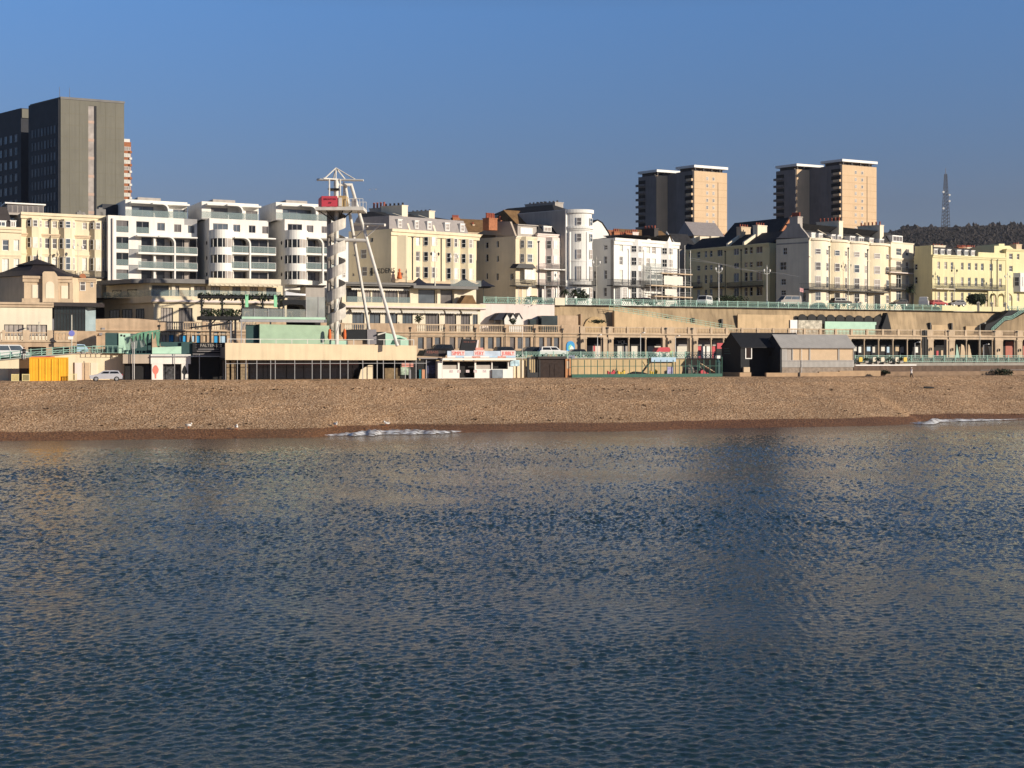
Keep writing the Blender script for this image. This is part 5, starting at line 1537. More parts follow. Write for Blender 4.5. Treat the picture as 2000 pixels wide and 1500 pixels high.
# shopfronts: fascia, shutters and doors, each bay its own
def shop(a, b, items, fas=None, name="shopfront"):
    x0, x1 = fcn.S(a, 3.3), fcn.S(b, 3.3)
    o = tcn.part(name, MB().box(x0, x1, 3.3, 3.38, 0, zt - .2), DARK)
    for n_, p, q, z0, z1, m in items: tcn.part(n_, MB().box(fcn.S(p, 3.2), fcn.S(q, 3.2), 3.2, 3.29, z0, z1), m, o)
    if fas: tcn.part("fascia", MB().box(x0 + .05, x1 - .05, 3.05, 3.19, zt - 1.5, zt - .25), fas, o)
    return o
shop(1146, 1176, [("shutter",1147,1159,0,2.5,GREYR),("post",1159,1162,0,2.7,RED),("shutter",1162.5,1176,0,2.5,PINK)], DTIMB)
s2 = shop(1198, 1227, [("shutter",1206,1215,0,2.4,BLIND),("shutter",1216,1227,0,2.4,GREYR)], DTIMB)
text_obj("VOL.", .95, WPAINT, s2, (fcn.S(1216, 3), 3.03, zt - .85))
shop(1230, 1259, [("shutter",1233,1245,0,2.4,BLIND),("shutter",1246,1258,0,2.4,DTIMB)], DTIMB)
shop(1263, 1292, [("shutter",1265,1277,0,2.4,BLIND),("shutter",1278,1292,0,2.4,BLIND)], DTIMB)
shop(1318, 1344, [("shutter",1320,1344,0,2.5,BLIND)], GREY)
shop(1362, 1388, [("door",1362,1369,0,2.7,RED),("mural_panel",1370,1377,0,2.5,WPAINT),("mural_panel",1380,1387,0,2.5,WPAINT)], GREYR)
s3 = shop(1390, 1413, [("door",1391,1397,0,2.7,RED)], GREYR)
tcn.part("hanging_sign", MB().box(fcn.S(1398), fcn.S(1414), -.5, -.35, fcn.Z(1398, 681), fcn.Z(1398, 670)), RED)
for p, q, m1, m2 in ((1663,1687,BLIND,WPAINT),(1690,1715,LBLUE,BLIND),(1718,1743,BLIND,LBLUE),(1746,1771,BUFF,GREYR),(1774,1797,DTIMB,WPAINT)):
    shop(p, q, [("poster",p+3,p+10,1.5,2.7,m1),("poster",p+14,p+19,1.2,2.5,m2),("door",p+12,p+13.5,0,2.3,GREYR)], DTIMB)
shop(1823, 1846, [("poster",1829,1833,.6,1.6,RED),("poster",1838,1842,.6,1.7,BUFF)], DTIMB)
shop(1865, 1887, [("canvas",1868,1880,0,2.4,BUFF)], None); shop(1889, 1912, [("canvas",1892,1896,0,2.0,BUFF)], None); shop(1914, 1938, [("canvas",1914,1926,0,2.3,BUFF)], None)
shop(1959, 1983, [("shutter",1964,1981,0,3.6,mat("brick_red_shutter",(.42,.13,.09),.6,.08))], None); shop(1997, 2040, [("shutter",1998,2030,0,3.6,MATS["brick_red_shutter"])], None)
# green and ochre stage flats leaning inside the bays
for p, q, m in ((1875,1887,BUFF),(1889,1898,BUFF),(1866,1874,GREEN),(1918,1934,BUFF)):
    tcn.part("scenery_panel", MB().prism([(fcn.S(p, 2), 0), (fcn.S(q, 2), 0), (fcn.S(q - 5, 2), 2.7), (fcn.S(p + 2, 2), 3.0)], 1.9, 2.05), m)

# ---- upper sea wall
fw = Fr(1083, yline(246, KA, 1083), KA, 13.0)
tw = Thing("sea_wall", "weathered tan retaining wall below the green promenade railing", "retaining wall", fw)
XE = fw.S(2080); HW = 18.5 - 13.0
mb = MB(); N = 60
for i in range(N + 1):
    x = XE * i / N
    for j in range(7):
        z = HW * j / 6; d = .9 * (z / HW) ** 1.5 + .18 * NZ.noise((x*.2, z*.5, 0))
        mb.v.append((x, d, z))
for i in range(N):
    for j in range(6): mb.f.append((i*7+j, (i+1)*7+j, (i+1)*7+j+1, i*7+j+1))
mb.box(0, XE, 1.2, 3, 0, HW - .05)
tw.part("wall", mb, SEAWALL)
tw.part("coping", MB().box(0, XE, .6, 1.6, HW - .04, HW + .16), CONC)
# pale arch niche and ribs
tw.part("niche", MB().prism([(fw.S(1140)+x, .05+z) for x, z in arch_poly(fw.S(1183)-fw.S(1140), 3.4)], -.12, .1), mat("ochre_render", (.52,.37,.20), .95, .2, .4, streak=.2))
tw.part("niche", MB().box(fw.S(1086), fw.S(1128), -.25, .3, 0, 3.6), STONE)
for p in (1133, 1303, 1353, 1408, 1815, 1857): tw.part("wall_rib", MB().box(fw.S(p), fw.S(p) + .3, -.25, .5, 0, lerp([(1133,3.9),(1500,3.2),(2000,3.0)], p)), IRON if p != 1133 else STONE)
tw.part("patch", MB().box(fw.S(1440), fw.S(1548), -.22, .05, 0, fw.Z(1440, 614)), mat("sandy_render", (.58,.42,.25), .95, .15, .5, streak=.15))
tw.part("patch", MB().box(fw.S(1818), fw.S(1848), -.3, .05, 0, 2.6), MATS["sandy_render"]); tw.part("patch", MB().box(fw.S(1885), fw.S(1920), -.3, .05, 0, 2.4), MATS["sandy_render"])
# scalloped dark vault mouths with mint hoarding
for i in range(9):
    p = 1556 + 18.4*i; w_ = fw.S(p + 17) - fw.S(p)
    zc = fw.Z(p, lerp([(1556, 632), (1720, 636)], p), -.35)
    tw.part("vault_mouth", MB().prism([(fw.S(p) + x, zc + z) for x, z in arch_poly(w_, w_*.92)], -.55, -.3), DARK)
tw.part("hoarding", MB().box(fw.S(1541), fw.S(1555), -.45, -.3, 0, fw.Z(1541, 625)), WPAINT)
tw.part("hoarding", MB().box(fw.S(1556), fw.S(1602), -.6, -.35, 0, fw.Z(1556, 625.5)), mat("graffiti_panel", (.55,.50,.40), .8, .5, 1.5))
mint = mat("mint_paint", (.42, .62, .48), .6, .1, .8)
tw.part("hoarding", MB().box(fw.S(1608), fw.S(1708), -.6, -.35, 0, fw.Z(1608, 628)), mint)
tw.part("shadow_wedge", MB().prism([(fw.S(1709), 0), (fw.S(1737), 0), (fw.S(1726), fw.Z(1726, 611))], -1.2, .3), DTIMB)  # black wedge modelling the triangular shadow on the wall
tw.part("niche", MB().prism([(fw.S(1706), 0), (fw.S(1712), 0), (fw.S(1712), 2.6), (fw.S(1706), 2.4)], -.65, -.3), DARK)
# ramp with green handrail
mb = MB().prism([fw.P(1215, 606, -1), fw.P(1425, 643, -1), fw.P(1425, 650, -1), fw.P(1200, 650, -1), fw.P(1200, 606, -1)], -1.0, -.23)
tr = Thing("ramp", "sloping footpath with pale green handrail descending along the sea wall", "ramp", fw)
tr.part("slope", mb, MATS["sandy_render"])
rl = MB(); N = 26
for i in range(N + 1):
    p = 1190 + 245*i/N; y = lerp([(1190, 600), (1435, 640)], p) if False else 601 + (p - 1190) * .168
    rl.tube((fw.S(p, -1), -1.0, fw.Z(p, y + 5, -1)), (fw.S(p, -1), -1.0, fw.Z(p, y - 5, -1)), .05, .05, 5)
for o in (-5, -1, 3):
    rl.tube((fw.S(1190, -1), -1.0, fw.Z(1190, 601 + o, -1)), (fw.S(1435, -1), -1.0, fw.Z(1435, 642.2 + o, -1)), .045, .045, 5)
tr.part("handrail", rl, mat("pale_green_paint", (.40, .55, .42), .5, .1, 1))
# stair with green rail at the right end
tq = Thing("staircase", "dark stair with turquoise handrail climbing the sea wall at the right edge", "staircase", fw)
mb = MB().prism([fw.P(1922, 648, -2), fw.P(1945, 646, -2), fw.P(1970, 624, -2), fw.P(2010, 606, -2), fw.P(1972, 606, -2), fw.P(1958, 618, -2), fw.P(1945, 626, -2), fw.P(1926, 634, -2)], -2, -.3); tq.part("flight", mb, DTIMB)
mb = MB().prism([fw.P(1936, 652, -2.1), fw.P(2060, 652, -2.1), fw.P(2060, 600, -2.1), fw.P(2016, 604, -2.1), fw.P(1978, 624, -2.1), fw.P(1962, 628, -2.1)], -2.1, -.3); tq.part("side_wall", mb, SEAWALL)
hr = MB(); path = [(1936, 648), (1962, 625), (1976, 623), (2012, 600)]
for o in (0, -3, -6):
    for (a, b), (c, d) in zip(path, path[1:]): hr.tube((fw.S(a, -2.2), -2.2, fw.Z(a, b + o, -2.2)), (fw.S(c, -2.2), -2.2, fw.Z(c, d + o, -2.2)), .07, .07, 5)
for (a, b), (c, d) in zip(path, path[1:]):
    for i in range(6):
        t = i/6; p, y = a + (c-a)*t, b + (d-b)*t
        hr.tube((fw.S(p, -2.2), -2.2, fw.Z(p, y, -2.2)), (fw.S(p, -2.2), -2.2, fw.Z(p, y - 6, -2.2)), .05, .05, 5)
tq.part("handrail", hr, GREEN)

# ---- promenade railings: panels between posts
def lattice_rail(name, label, fr, pa, pb, z0, z1, m, d=0.0, pitch=2.4, cat="railing", group=None, solid=()):
    t = Thing(name, label, cat, fr, group)
    a, b = fr.S(pa, d), fr.S(pb, d); n = max(1, round((b - a) / pitch))
    for i in range(n):
        x0, x1 = a + (b-a)*i/n, a + (b-a)*(i+1)/n
        mb = MB()
        mb.box(x0, x1, d - .05, d + .05, z1 - .09, z1); mb.box(x0, x1, d - .04, d + .04, z0 + .06, z0 + .14); mb.box(x0, x1, d - .03, d + .03, z1 - .32, z1 - .27)
        q = 5
        for j in range(q):
            u0, u1 = x0 + (x1-x0)*j/q, x0 + (x1-x0)*(j+1)/q
            mb.tube((u0, d, z0 + .14), (u1, d, z1 - .3), .05, .05, 4); mb.tube((u1, d, z0 + .14), (u0, d, z1 - .3), .05, .05, 4)
        mb.box(x0 - .07, x0 + .07, d - .07, d + .07, z0, z1 + .1)
        t.part("railing_panel", mb, m)
    return t
fr_ = Fr(945, yline(246.0, KA, 945), KA, 18.5)
for a, b, lab in ((945, 1083, "sea-green lattice railing above the terrace huts, left length of the upper railing"), (1104, 1480, "sea-green lattice railing above the sloping footpath, middle length of the upper railing"), (1480, 1855, "sea-green lattice railing above the dark vault mouths, right length of the upper railing"), (1970, 2040, "short sea-green railing length above the stair at the right edge")):
    lattice_rail("promenade_railing", lab, fr_, a, b, .16, 1.32, GREEN, d=.1, group="upper promenade railings")
tb = Thing("parapet_wall", "low cream parapet wall set between the green railings near the round bush", "wall", fr_)
tb.part("wall", MB().box(fr_.S(1912), fr_.S(1966), 0, .35, .16, 1.2), CREAM3)
for p in (1912, 1938, 1964): tb.part("pillar", MB().lathe([(.35,0),(.35,1.6),(.5,1.65),(.5,1.8),(.2,2.1)], 4, (fr_.S(p), .18, .16)), CREAM2)
tb = Thing("parapet_wall", "short cream parapet pier breaking the green railing by the red car", "wall", fr_)
tb.part("wall", MB().box(fr_.S(1840), fr_.S(1868), -.03, .3, .16, 1.25), CREAM3)
tb = Thing("parapet_wall", "pale mint parapet block at the start of the green railing", "wall", fr_)
tb.part("wall", MB().box(fr_.S(1084), fr_.S(1103), -.05, .4, 0, 1.4), CREAM2)
for p in (1124, 1210, 1384, 1452): tb.part("pillar", MB().box(fr_.S(p), fr_.S(p) + .45, .3, .7, .1, 1.7), WPAINT) if p == 1124 else None

# ---- terrace restaurants, left block
fl = Fr(300, yline(240.5, KA, 300), KA, 13.0)
tl = Thing("restaurant_building", "two-storey cream terrace restaurant with canted dark flank and flat overhanging roof", "restaurant", fl)
L = fl.S(560); z1 = fl.Z(300, 591); z2 = fl.Z(300, 578); holes = []
for a, b in ((314,338),(349,376),(394,414),(430,455),(470,495),(505,530)):
    holes.append((fl.S(a), fl.S(b), .25, fl.Z(300, 600.5))); window(tl, fl.S(a), fl.S(b), .25, fl.Z(300, 600.5), .16, 'wide4', random.choice([G_PALE, G_MID, G_PALE]), IRON)
shell(tl, "wall", L, 10, z1, holes, CREAM)
fk = [(-.01, .02), (-6.3, 13.5)]
tl.part("flank_wall", MB().slab([(-.01, .02), (-.01, 9.9), (-6.3, 13.5)], 0, z1), CREAM)
for q0, q1 in ((.12, .32), (.38, .58), (.66, .82)):
    a = Vector(fk[1]).lerp(Vector(fk[0]), q0); b = Vector(fk[1]).lerp(Vector(fk[0]), q1)
    facet_window(tl, a, b, 1.0, 1.6, z1 - .9, 'wide3', G_DARK, off=.03, fm=IRON)
fas = tl.part("fascia", MB().slab([(-.3, -.5), (L, -.5), (L, 9.9), (-.02, 9.95), (-6.6, 13.6)], z1 + .004, z2), CREAM)
tl.part("string_course", MB().slab([(-.45, -.75), (L, -.75), (L, -.502), (-.32, -.502)], z1 + .15, z1 + .5), PINK)
# upper storey set back
zu = z2; zt_ = fl.Z(300, 553, 3)
ux = fl.S(292, 3)
hs = []
for a, b in ((297,330),(337,350),(374,402),(412,430),(447,470),(488,504),(518,540)):
    hs.append((fl.S(a, 3), fl.S(b, 3), zu + .1, zt_ - .35)); window(tl, fl.S(a, 3), fl.S(b, 3), zu + .1, zt_ - .35, 3.16, 'wide3', random.choice([G_DARK, G_PALE, G_MID]), IRON)
shell(tl, "upper_wall", fl.S(552, 3) - ux, 7, zt_, hs, CREAM, zu + .005, None, 3.0, ux)
tl.part("upper_flank", MB().slab([(ux - .01, 3.02), (ux - .01, 9.9), (-6.0, 13.4)], zu + .005, zt_), CREAM)
fk = [Vector((ux - .01, 3.02)), Vector((-6.0, 13.4))]
for q0, q1 in ((.15, .36), (.5, .72)): facet_window(tl, fk[1].lerp(fk[0], q0), fk[1].lerp(fk[0], q1), 1.0, zu + .15, zt_ - .9, 'case', G_DARK, off=.03, fm=IRON)
# roof slab with rounded corner
Lr = fl.S(430, 1)
pr = [(-7.6, 13.0), (-3.0, 4.0)] + [(-1.2 + 3.2*(1 - cos(t)), 1.2 + 2.2*(1 - sin(t))) for t in [pi/2*i/6 for i in range(7)]] + [(Lr, 1.2), (Lr, 10)]
tl.part("roof", MB().slab(pr, zt_ + .004, zt_ + .7), LEAD)
rb = tl.part("roof", MB().box(fl.S(408, .6), fl.S(549, .6), .6, 10, zt_ + .1, zt_ + .95), CREAM2); rb.location = (0, 0, 0)
cornice(tl, fl.S(408, .6), fl.S(549, .6), zt_ + .1, CREAM2, .4, .3, y0=1.0, dent=True)
for a, b in ((294, 548),): tl.part("glass_balustrade", MB().box(fl.S(a), fl.S(b), -.35, -.3, z2 + .02, z2 + 1.05), G_RAIL)
tl.part("glass_balustrade", MB().add([(-.3,-.3,z2),(-6.5,13.3,z2),(-6.5,13.3,z2+1),(-.3,-.3,z2+1),(-.25,-.28,z2),(-6.45,13.32,z2),(-6.45,13.32,z2+1),(-.25,-.28,z2+1)],[(0,1,2,3),(7,6,5,4),(3,2,6,7)]), G_RAIL)
for a in (335, 372, 403, 447, 481, 513): tl.part("pilaster", MB().box(fl.S(a, 3), fl.S(a, 3) + .55, 2.75, 2.99, zu + .01, zt_ - .02), CREAM2)
# ---- right block
fr2 = Fr(668, yline(241.5, KA, 668), KA, 13.0)
tr2 = Thing("restaurant_building", "long two-storey cream terrace restaurant with striped awnings right of the helter tower", "restaurant", fr2)
L = fr2.S(938); z1 = fr2.Z(700, 602); z2 = fr2.Z(700, 590.5); holes = []
for a, b, st in ((688,712,'wide3'),(722,743,'case'),(752,776,'wide3'),(786,806,'wide3'),(831,858,'wide4'),(869,891,'wide4'),(900,918,'wide3'),(923,933,'case')):
    z0, z_ = .1, fr2.Z(700, 611)
    holes.append((fr2.S(a), fr2.S(b), z0, z_)); window(tr2, fr2.S(a), fr2.S(b), z0, z_, .16, st, random.choice([G_PALE, G_MID, G_BLUE]), IRON)
shell(tr2, "wall", L, 9, z1, holes, CREAM2)
tr2.part("fascia", MB().box(-.2, L + .8, -.7, 9, z1 + .004, z2), CREAM)
tr2.part("string_course", MB().box(-.2, L + 1.2, -1.0, -.702, z1 + .1, z1 + .4), PINK)
def awning(th, x0, x1, z, y=0.0, proj=1.0, drop=.55, m=None, parent=None):
    mb = MB().add([(x0, y, z), (x1, y, z), (x1, y - proj, z - drop), (x0, y - proj, z - drop), (x0, y, z - .04), (x1, y, z - .04), (x1, y - proj, z - drop - .04), (x0, y - proj, z - drop - .04)], [(3,2,1,0),(4,5,6,7),(0,4,7,3),(1,2,6,5)])
    n = max(3, int((x1 - x0) / .4))
    for i in range(n):
        a = x0 + (x1-x0)*i/n; b = x0 + (x1-x0)*(i+1)/n
        mb.prism([(a, z - drop), (a, z - drop - .22), ((a+b)/2, z - drop - .34), (b, z - drop - .22), (b, z - drop)], y - proj - .02, y - proj)
    return th.part("awning", mb, m or BLIND, parent)
for a, b in ((684,717),(722,780),(783,826),(827,864),(867,895),(899,930)): awning(tr2, fr2.S(a, -.01), fr2.S(b, -.01), z1 - .05, -.005, .9, .4)
zu = z2; d_ = 3.2; zt_ = fr2.Z(700, 559, d_); hs = []
for a, b, st, pn in ((676,698,'wide3',G_DARK),(711,724,'case',None),(727,746,'wide3',None),(752,777,'wide3',None),(779,799,'wide3',None),(817,850,'plain',G_BLUE),(859,884,'plain',G_MID)):
    hs.append((fr2.S(a, d_), fr2.S(b, d_), zu + .15, zt_ - .35)); window(tr2, fr2.S(a, d_), fr2.S(b, d_), zu + .15, zt_ - .35, d_ + .16, st, pn or random.choice([G_MID, G_DARK, G_PALE]), IRON)
ux = fr2.S(668, d_)
shell(tr2, "upper_wall", fr2.S(930, d_) - ux, 6, zt_, hs, CREAM2, zu + .005, None, d_, ux)
tr2.part("roof", MB().box(fr2.S(668, 1.4), fr2.S(812, 1.4), 1.4, 9, zt_ + .004, zt_ + .5).box(fr2.S(668, 1.4) - .2, fr2.S(812, 1.4), 1.1, 1.39, zt_ + .25, zt_ + .62), LEAD)
tr2.part("roof", MB().box(fr2.S(808, .8), fr2.S(934, .8), .8, 9, zt_ - .25, zt_ + .25), LEAD)
tr2.part("glass_balustrade", MB().box(fr2.S(676), fr2.S(800), -.5, -.46, z2 + .02, z2 + 1.0), G_RAIL)
tr2.part("glass_balustrade", MB().box(fr2.S(880, 2), fr2.S(940, 2), 2.0, 2.04, zt_ + .3, zt_ + 1.4), G_CLEAR)
tr2.part("skylight", MB().prism([(fr2.S(899), z2), (fr2.S(932), z2), (fr2.S(924), z2 + 1.6), (fr2.S(910), z2 + 1.6)], .2, 2.5), TILE)
for a, b in ((684,722),(722,798)): awning(tr2, fr2.S(a, d_ - .01), fr2.S(b, d_ - .01), zt_ - .05, d_ - .005, .8, .35)
for a in (800, 853, 886): tr2.part("pilaster", MB().box(fr2.S(a, d_), fr2.S(a, d_) + .6, d_ - .3, d_ - .005, zu + .01, zt_ - .02), CREAM2)
# dark parasol tents on the street terrace
def pyramid_tent(label, px, py, pw, fr, h, m, d=0.0):
    z0 = fr.Z(px, py, d); s = (fr.S(px + pw/2, d) - fr.S(px - pw/2, d)) / 2
    c = fr.world(fr.S(px, d), d, 0)
    t = Thing("parasol", label, "parasol", Fr(px, fr.Y(px, d), fr.k, fr.z0 + z0 - 2.2), "dark parasols on the street terrace")
    mb = MB(); n = 4
    v = [(-s,-s,2.2),(s,-s,2.2),(s,s,2.2),(-s,s,2.2),(-s*.4,-s*.4,2.2+h*.5),(s*.4,-s*.4,2.2+h*.5),(s*.4,s*.4,2.2+h*.5),(-s*.4,s*.4,2.2+h*.5),(0,0,2.2+h)]
    mb.add(v, [(0,1,5,4),(1,2,6,5),(2,3,7,6),(3,0,4,7),(4,5,8),(5,6,8),(6,7,8),(7,4,8),(3,2,1,0)])
    t.part("canopy", mb, m); t.part("pole", MB().tube((0,0,0), (0,0,2.2), .05, .05, 6), IRON)
    return t
fp = Fr(800, yline(249, KA, 800), KA, 18.5)
NAVY = mat("navy_canvas", (.02, .022, .035), .8, .2, 1)
pyramid_tent("dark pointed parasol on the street terrace in front of the cream hotel's middle", 818, 558, 34, fp, 1.5, NAVY)
pyramid_tent("largest dark pointed parasol, in front of the cream hotel's right corner", 907, 559, 46, fp, 1.5, NAVY)
pyramid_tent("dark pointed parasol at the right end, before the gabled house's flank", 944, 560, 34, fp, 1.3, NAVY)
# stretched low tent roof between them
tt = Thing("tent_roof", "long low black tent roof stretched along the street terrace", "tent", fp)
tt.part("canopy", MB().prism([fp.P(766, 556), fp.P(960, 562), fp.P(950, 557), fp.P(780, 551)], 0, 3), NAVY)
for p in (790, 850, 905): tt.part("post", MB().tube((fp.S(p), .5, .1), (fp.S(p), .5, fp.Z(p, 556)), .05, .05, 6), IRON)
# ---- white terrace wall and huts
fh = Fr(938, yline(244.5, KA, 938), KA, 13.0)
th_ = Thing("terrace_wall", "plain white terrace wall with dark shelter openings above the arcade", "wall", fh)
th_.part("wall", MB().box(0, fh.S(1083), 0, .6, 0, 5.5), PINK)
th_.part("shelter", MB().box(fh.S(1050), fh.S(1081), -1.8, -.005, 0, fh.Z(1050, 617)), mat("blue_green_glazing", (.03,.05,.055), .1, .3, .6, spec=.7))
th_.part("shelter", MB().box(fh.S(1031), fh.S(1049), -1.0, -.006, 0, fh.Z(1031, 623)), MATS["blue_green_glazing"])
for k_ in range(3):
    p = 985 + 11.5*k_
    lab = ("white gabled terrace hut with black roof slope, leftmost of the three", "middle white gabled hut on the terrace", "white gabled terrace hut nearest the glazed shelter")[k_]
    fz = Fr(p, fh.Y(p, -2.4), KA, 13.0)
    t = Thing("beach_hut", lab, "hut", fz, "white gabled huts on the terrace")
    w_ = fz.S(p + 12); zt2 = fz.Z(p, 612); ze = fz.Z(p, 622)
    t.part("wall", MB().prism([(0.02, 0), (w_ - .02, 0), (w_ - .02, ze), (w_/2, zt2), (.02, ze)], 0, 1.8), WHITE)
    t.part("roof", MB().add([(-.1,-.15,ze-.05),(w_/2,-.15,zt2+.1),(w_/2,1.9,zt2+.1),(-.1,1.9,ze-.05),(w_+.1,-.15,ze-.05),(w_+.1,1.9,ze-.05),(-.1,-.15,ze-.2),(w_/2,-.15,zt2-.05),(w_+.1,-.15,ze-.2)],[(0,1,2,3),(1,4,5,2),(0,6,7,1),(1,7,8,4)]), IRON)
tc2 = Thing("canopy", "dark sloping shed roof beside the white gabled huts", "canopy", fh)
tc2.part("roof", MB().prism([fh.P(962, 625, -2), fh.P(985, 625, -2), fh.P(998, 611, -2), fh.P(975, 611, -2)], -2.2, -.1), NAVY)
tc2.part("post", MB().box(fh.S(965, -2), fh.S(965, -2) + .15, -2.1, -1.95, 0, fh.Z(965, 625, -2)).box(fh.S(982, -2), fh.S(982, -2) + .15, -2.1, -1.95, 0, fh.Z(982, 625, -2)), IRON)

# ---- octagonal pavilion with swept roof
fo = Fr(47, yline(231, KA, 47), .36, 0)
fo.z0 = CAMH - (592 - HOR) * fo.Y0 / F - .2
to = Thing("pavilion", "stone pavilion with dark swept pagoda roof and blocked pale windows", "pavilion", fo)
L = fo.S(139); ze = fo.Z(47, 539); 
plan = [(0, 0), (L, 0), (L + 3, 5), (L + 3, 12), (-6, 16), (-7, 9.5)]
to.part("wall", MB().slab(plan, 0, ze), BUFF)
to.part("plinth", MB().slab([(-.3,-.3),(L+.3,-.3),(L+.1,-.004),(-.1,-.004)], 0, .9), STONE2)
cornice(to, -.2, L + .2, ze + .02, STONE2, .9, .4)
to.part("parapet_panel", MB().prism([(fo.S(83), 0), (fo.S(113), 0), (fo.S(113), fo.Z(83, 541)), (fo.S(110), fo.Z(83, 535)), (fo.S(106), fo.Z(83, 530.5)), (fo.S(86), fo.Z(83, 530.5)), (fo.S(83), fo.Z(83, 534))], -.75, -.43), BUFF)
for a, b, y0, y1 in ((63,76,556,582),(119.5,133,558,583)): to.part("blocked_window", MB().box(fo.S(a), fo.S(b), -.08, -.006, fo.Z(a, y1), fo.Z(a, y0)), CREAM2)
to.part("blocked_arch", MB().prism([(fo.S(89) + x, fo.Z(89, 583) + z) for x, z in arch_poly(fo.S(106) - fo.S(89), fo.Z(89, 550) - fo.Z(89, 583))], -.80, -.755), CREAM2)
for p in (83, 113, 139): to.part("pilaster", MB().box(fo.S(p) - .25, fo.S(p) + .25, -.2, -.008, .9, ze - .9), STONE2)
apex = (fo.S(73, 6), 6.0); za = fo.Z(73, 507, 6)
ring = []
for t, zf, ov in ((0, 0, 1.06), (.3, .12, .86), (.55, .34, .56), (.78, .66, .30), (.86, .68, .36), (1, 1, .02)):
    ring.append([(apex[0] + (x - apex[0])*ov, apex[1] + (y - apex[1])*ov, ze + .05 + (za - ze)*zf) for x, y in plan])
mb = MB()
for r in ring: mb.v += r
n = len(plan)
for i in range(len(ring) - 1):
    for j in range(n): mb.f.append((i*n+j, i*n+(j+1) % n, (i+1)*n+(j+1) % n, (i+1)*n+j))
mb.f.append(tuple((len(ring)-1)*n + j for j in range(n))); mb.f.append(tuple(range(n-1, -1, -1)))
to.part("roof", mb, DKROOF)
to.part("finial", MB().lathe([(.2,0),(.1,.3),(.16,.5),(.05,.9),(.02,1.5)], 8, (apex[0], apex[1], za - .02)), IRON)
# annex with porthole window right of it
fx = Fr(139, fo.Y(139, 2), .36, fo.z0)
tx = Thing("pavilion", "small cream annex with round-headed white windows beside the pagoda pavilion", "pavilion", fx)
L = fx.S(188); ze = fx.Z(139, 543)
tx.part("wall", MB().box(0, L, 0, 8, 0, ze), BUFF); cornice(tx, 0, L, ze + .02, STONE2, .6, .3)
for a, b, y0, y1 in ((156,167,544,568),(177,182,548,561)): window(tx, fx.S(a), fx.S(b), fx.Z(a, y1), fx.Z(a, y0), -.075, 'sash', G_MID)
tx.part("arch_head", MB().prism([(fx.S(155) + x, fx.Z(155, 545) + z) for x, z in arch_poly(fx.S(168) - fx.S(155), .85)], -.07, -.005), BRICK)
# cream restaurant under the pavilion
fq = Fr(-40, yline(226, KA, -40), .36, 8.45)
tq = Thing("restaurant_building", "plain cream restaurant front with two wide dark window bands under the pavilion", "restaurant", fq)
L = fq.S(102); H = fq.Z(50, 591); hs = []
for a, b in ((-32, -4), (8, 46), (52, 92)): hs.append((fq.S(a), fq.S(b), fq.Z(50, 656), fq.Z(50, 634))); window(tq, fq.S(a), fq.S(b), fq.Z(50, 656), fq.Z(50, 634), .16, 'wide4', G_PALE, IRON)
shell(tq, "wall", L, 9, H, hs, CREAM2); cornice(tq, -.1, L + .2, H + .03, STONE2, .7, .5)
# glass pavilion with a flat dark roof
fgp = Fr(106, yline(231, KA, 106), .36, 12.6)
tg = Thing("glass_pavilion", "dark glazed pavilion with thin flat black roof beside the cream restaurant", "pavilion", fgp)
L = fgp.S(166); zr = fgp.Z(106, 591)
tg.part("glazing", MB().box(0, L, 0, 5, .2, zr - .6), mat("dark_blue_glazing", (.025,.035,.04), .06, .3, .6, spec=.7))
tg.part("glazing", MB().slab([(L + .01, .01), (fgp.S(188), 2.0), (fgp.S(188), 5), (L + .01, 5)], .2, zr - .6), mat("pale_blue_glazing", (.30,.38,.40), .06, .2, .6, spec=.7))
fm = MB()
for i in range(11): fm.box(L*i/10 - .05, L*i/10 + .05, -.06, -.005, .2, zr - .6)
fm.box(-.05, L + .05, -.07, -.006, zr*.62, zr*.62 + .1); tg.part("mullions", fm, IRON)
tg.part("roof", MB().slab([(-1.6, -1.4), (fgp.S(192), -1.0), (fgp.S(205), 1.5), (fgp.S(195), 6), (-1.2, 6)], zr - .58, zr), DKROOF)
tg.part("base_wall", MB().box(-.3, fgp.S(188), -.3, 5, -4.1, .19), STONE)
# balustrade and low arches below, left end
fb_ = Fr(-40, yline(221, KA, -40), .36, 8.45)
tb_ = Thing("balustrade_wall", "stone terrace wall with open arches and chunky balusters at the left end", "wall", fb_)
L = fb_.S(150); zf = fb_.Z(50, 668)
hs = [(fb_.S(a), fb_.S(b), 0.05, zf - .7) for a, b in ((55, 90), (102, 135), (-30, 20))]
mbw = MB(); holed_wall(mbw, 0, L, 0, zf, hs, .5); tb_.part("wall", mbw, STONE)
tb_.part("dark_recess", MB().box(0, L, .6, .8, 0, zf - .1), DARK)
tb_.part("coping", MB().box(0, L, -.2, .6, zf + .003, zf + .15), STONE2)
for a, b in ((-38, 4), (10, 44), (58, 92), (106, 138)): tb_.part("balustrade", balustrade_mb(MB(), fb_.S(a), fb_.S(b), 0, zf + .152, zf + 1.45, gap=.42), STONE2)
for a, b in ((4, 10), (44, 58), (92, 106), (138, 150)): tb_.part("pier", MB().box(fb_.S(a), fb_.S(b), -.1, .5, zf + .152, zf + 1.7), STONE2)
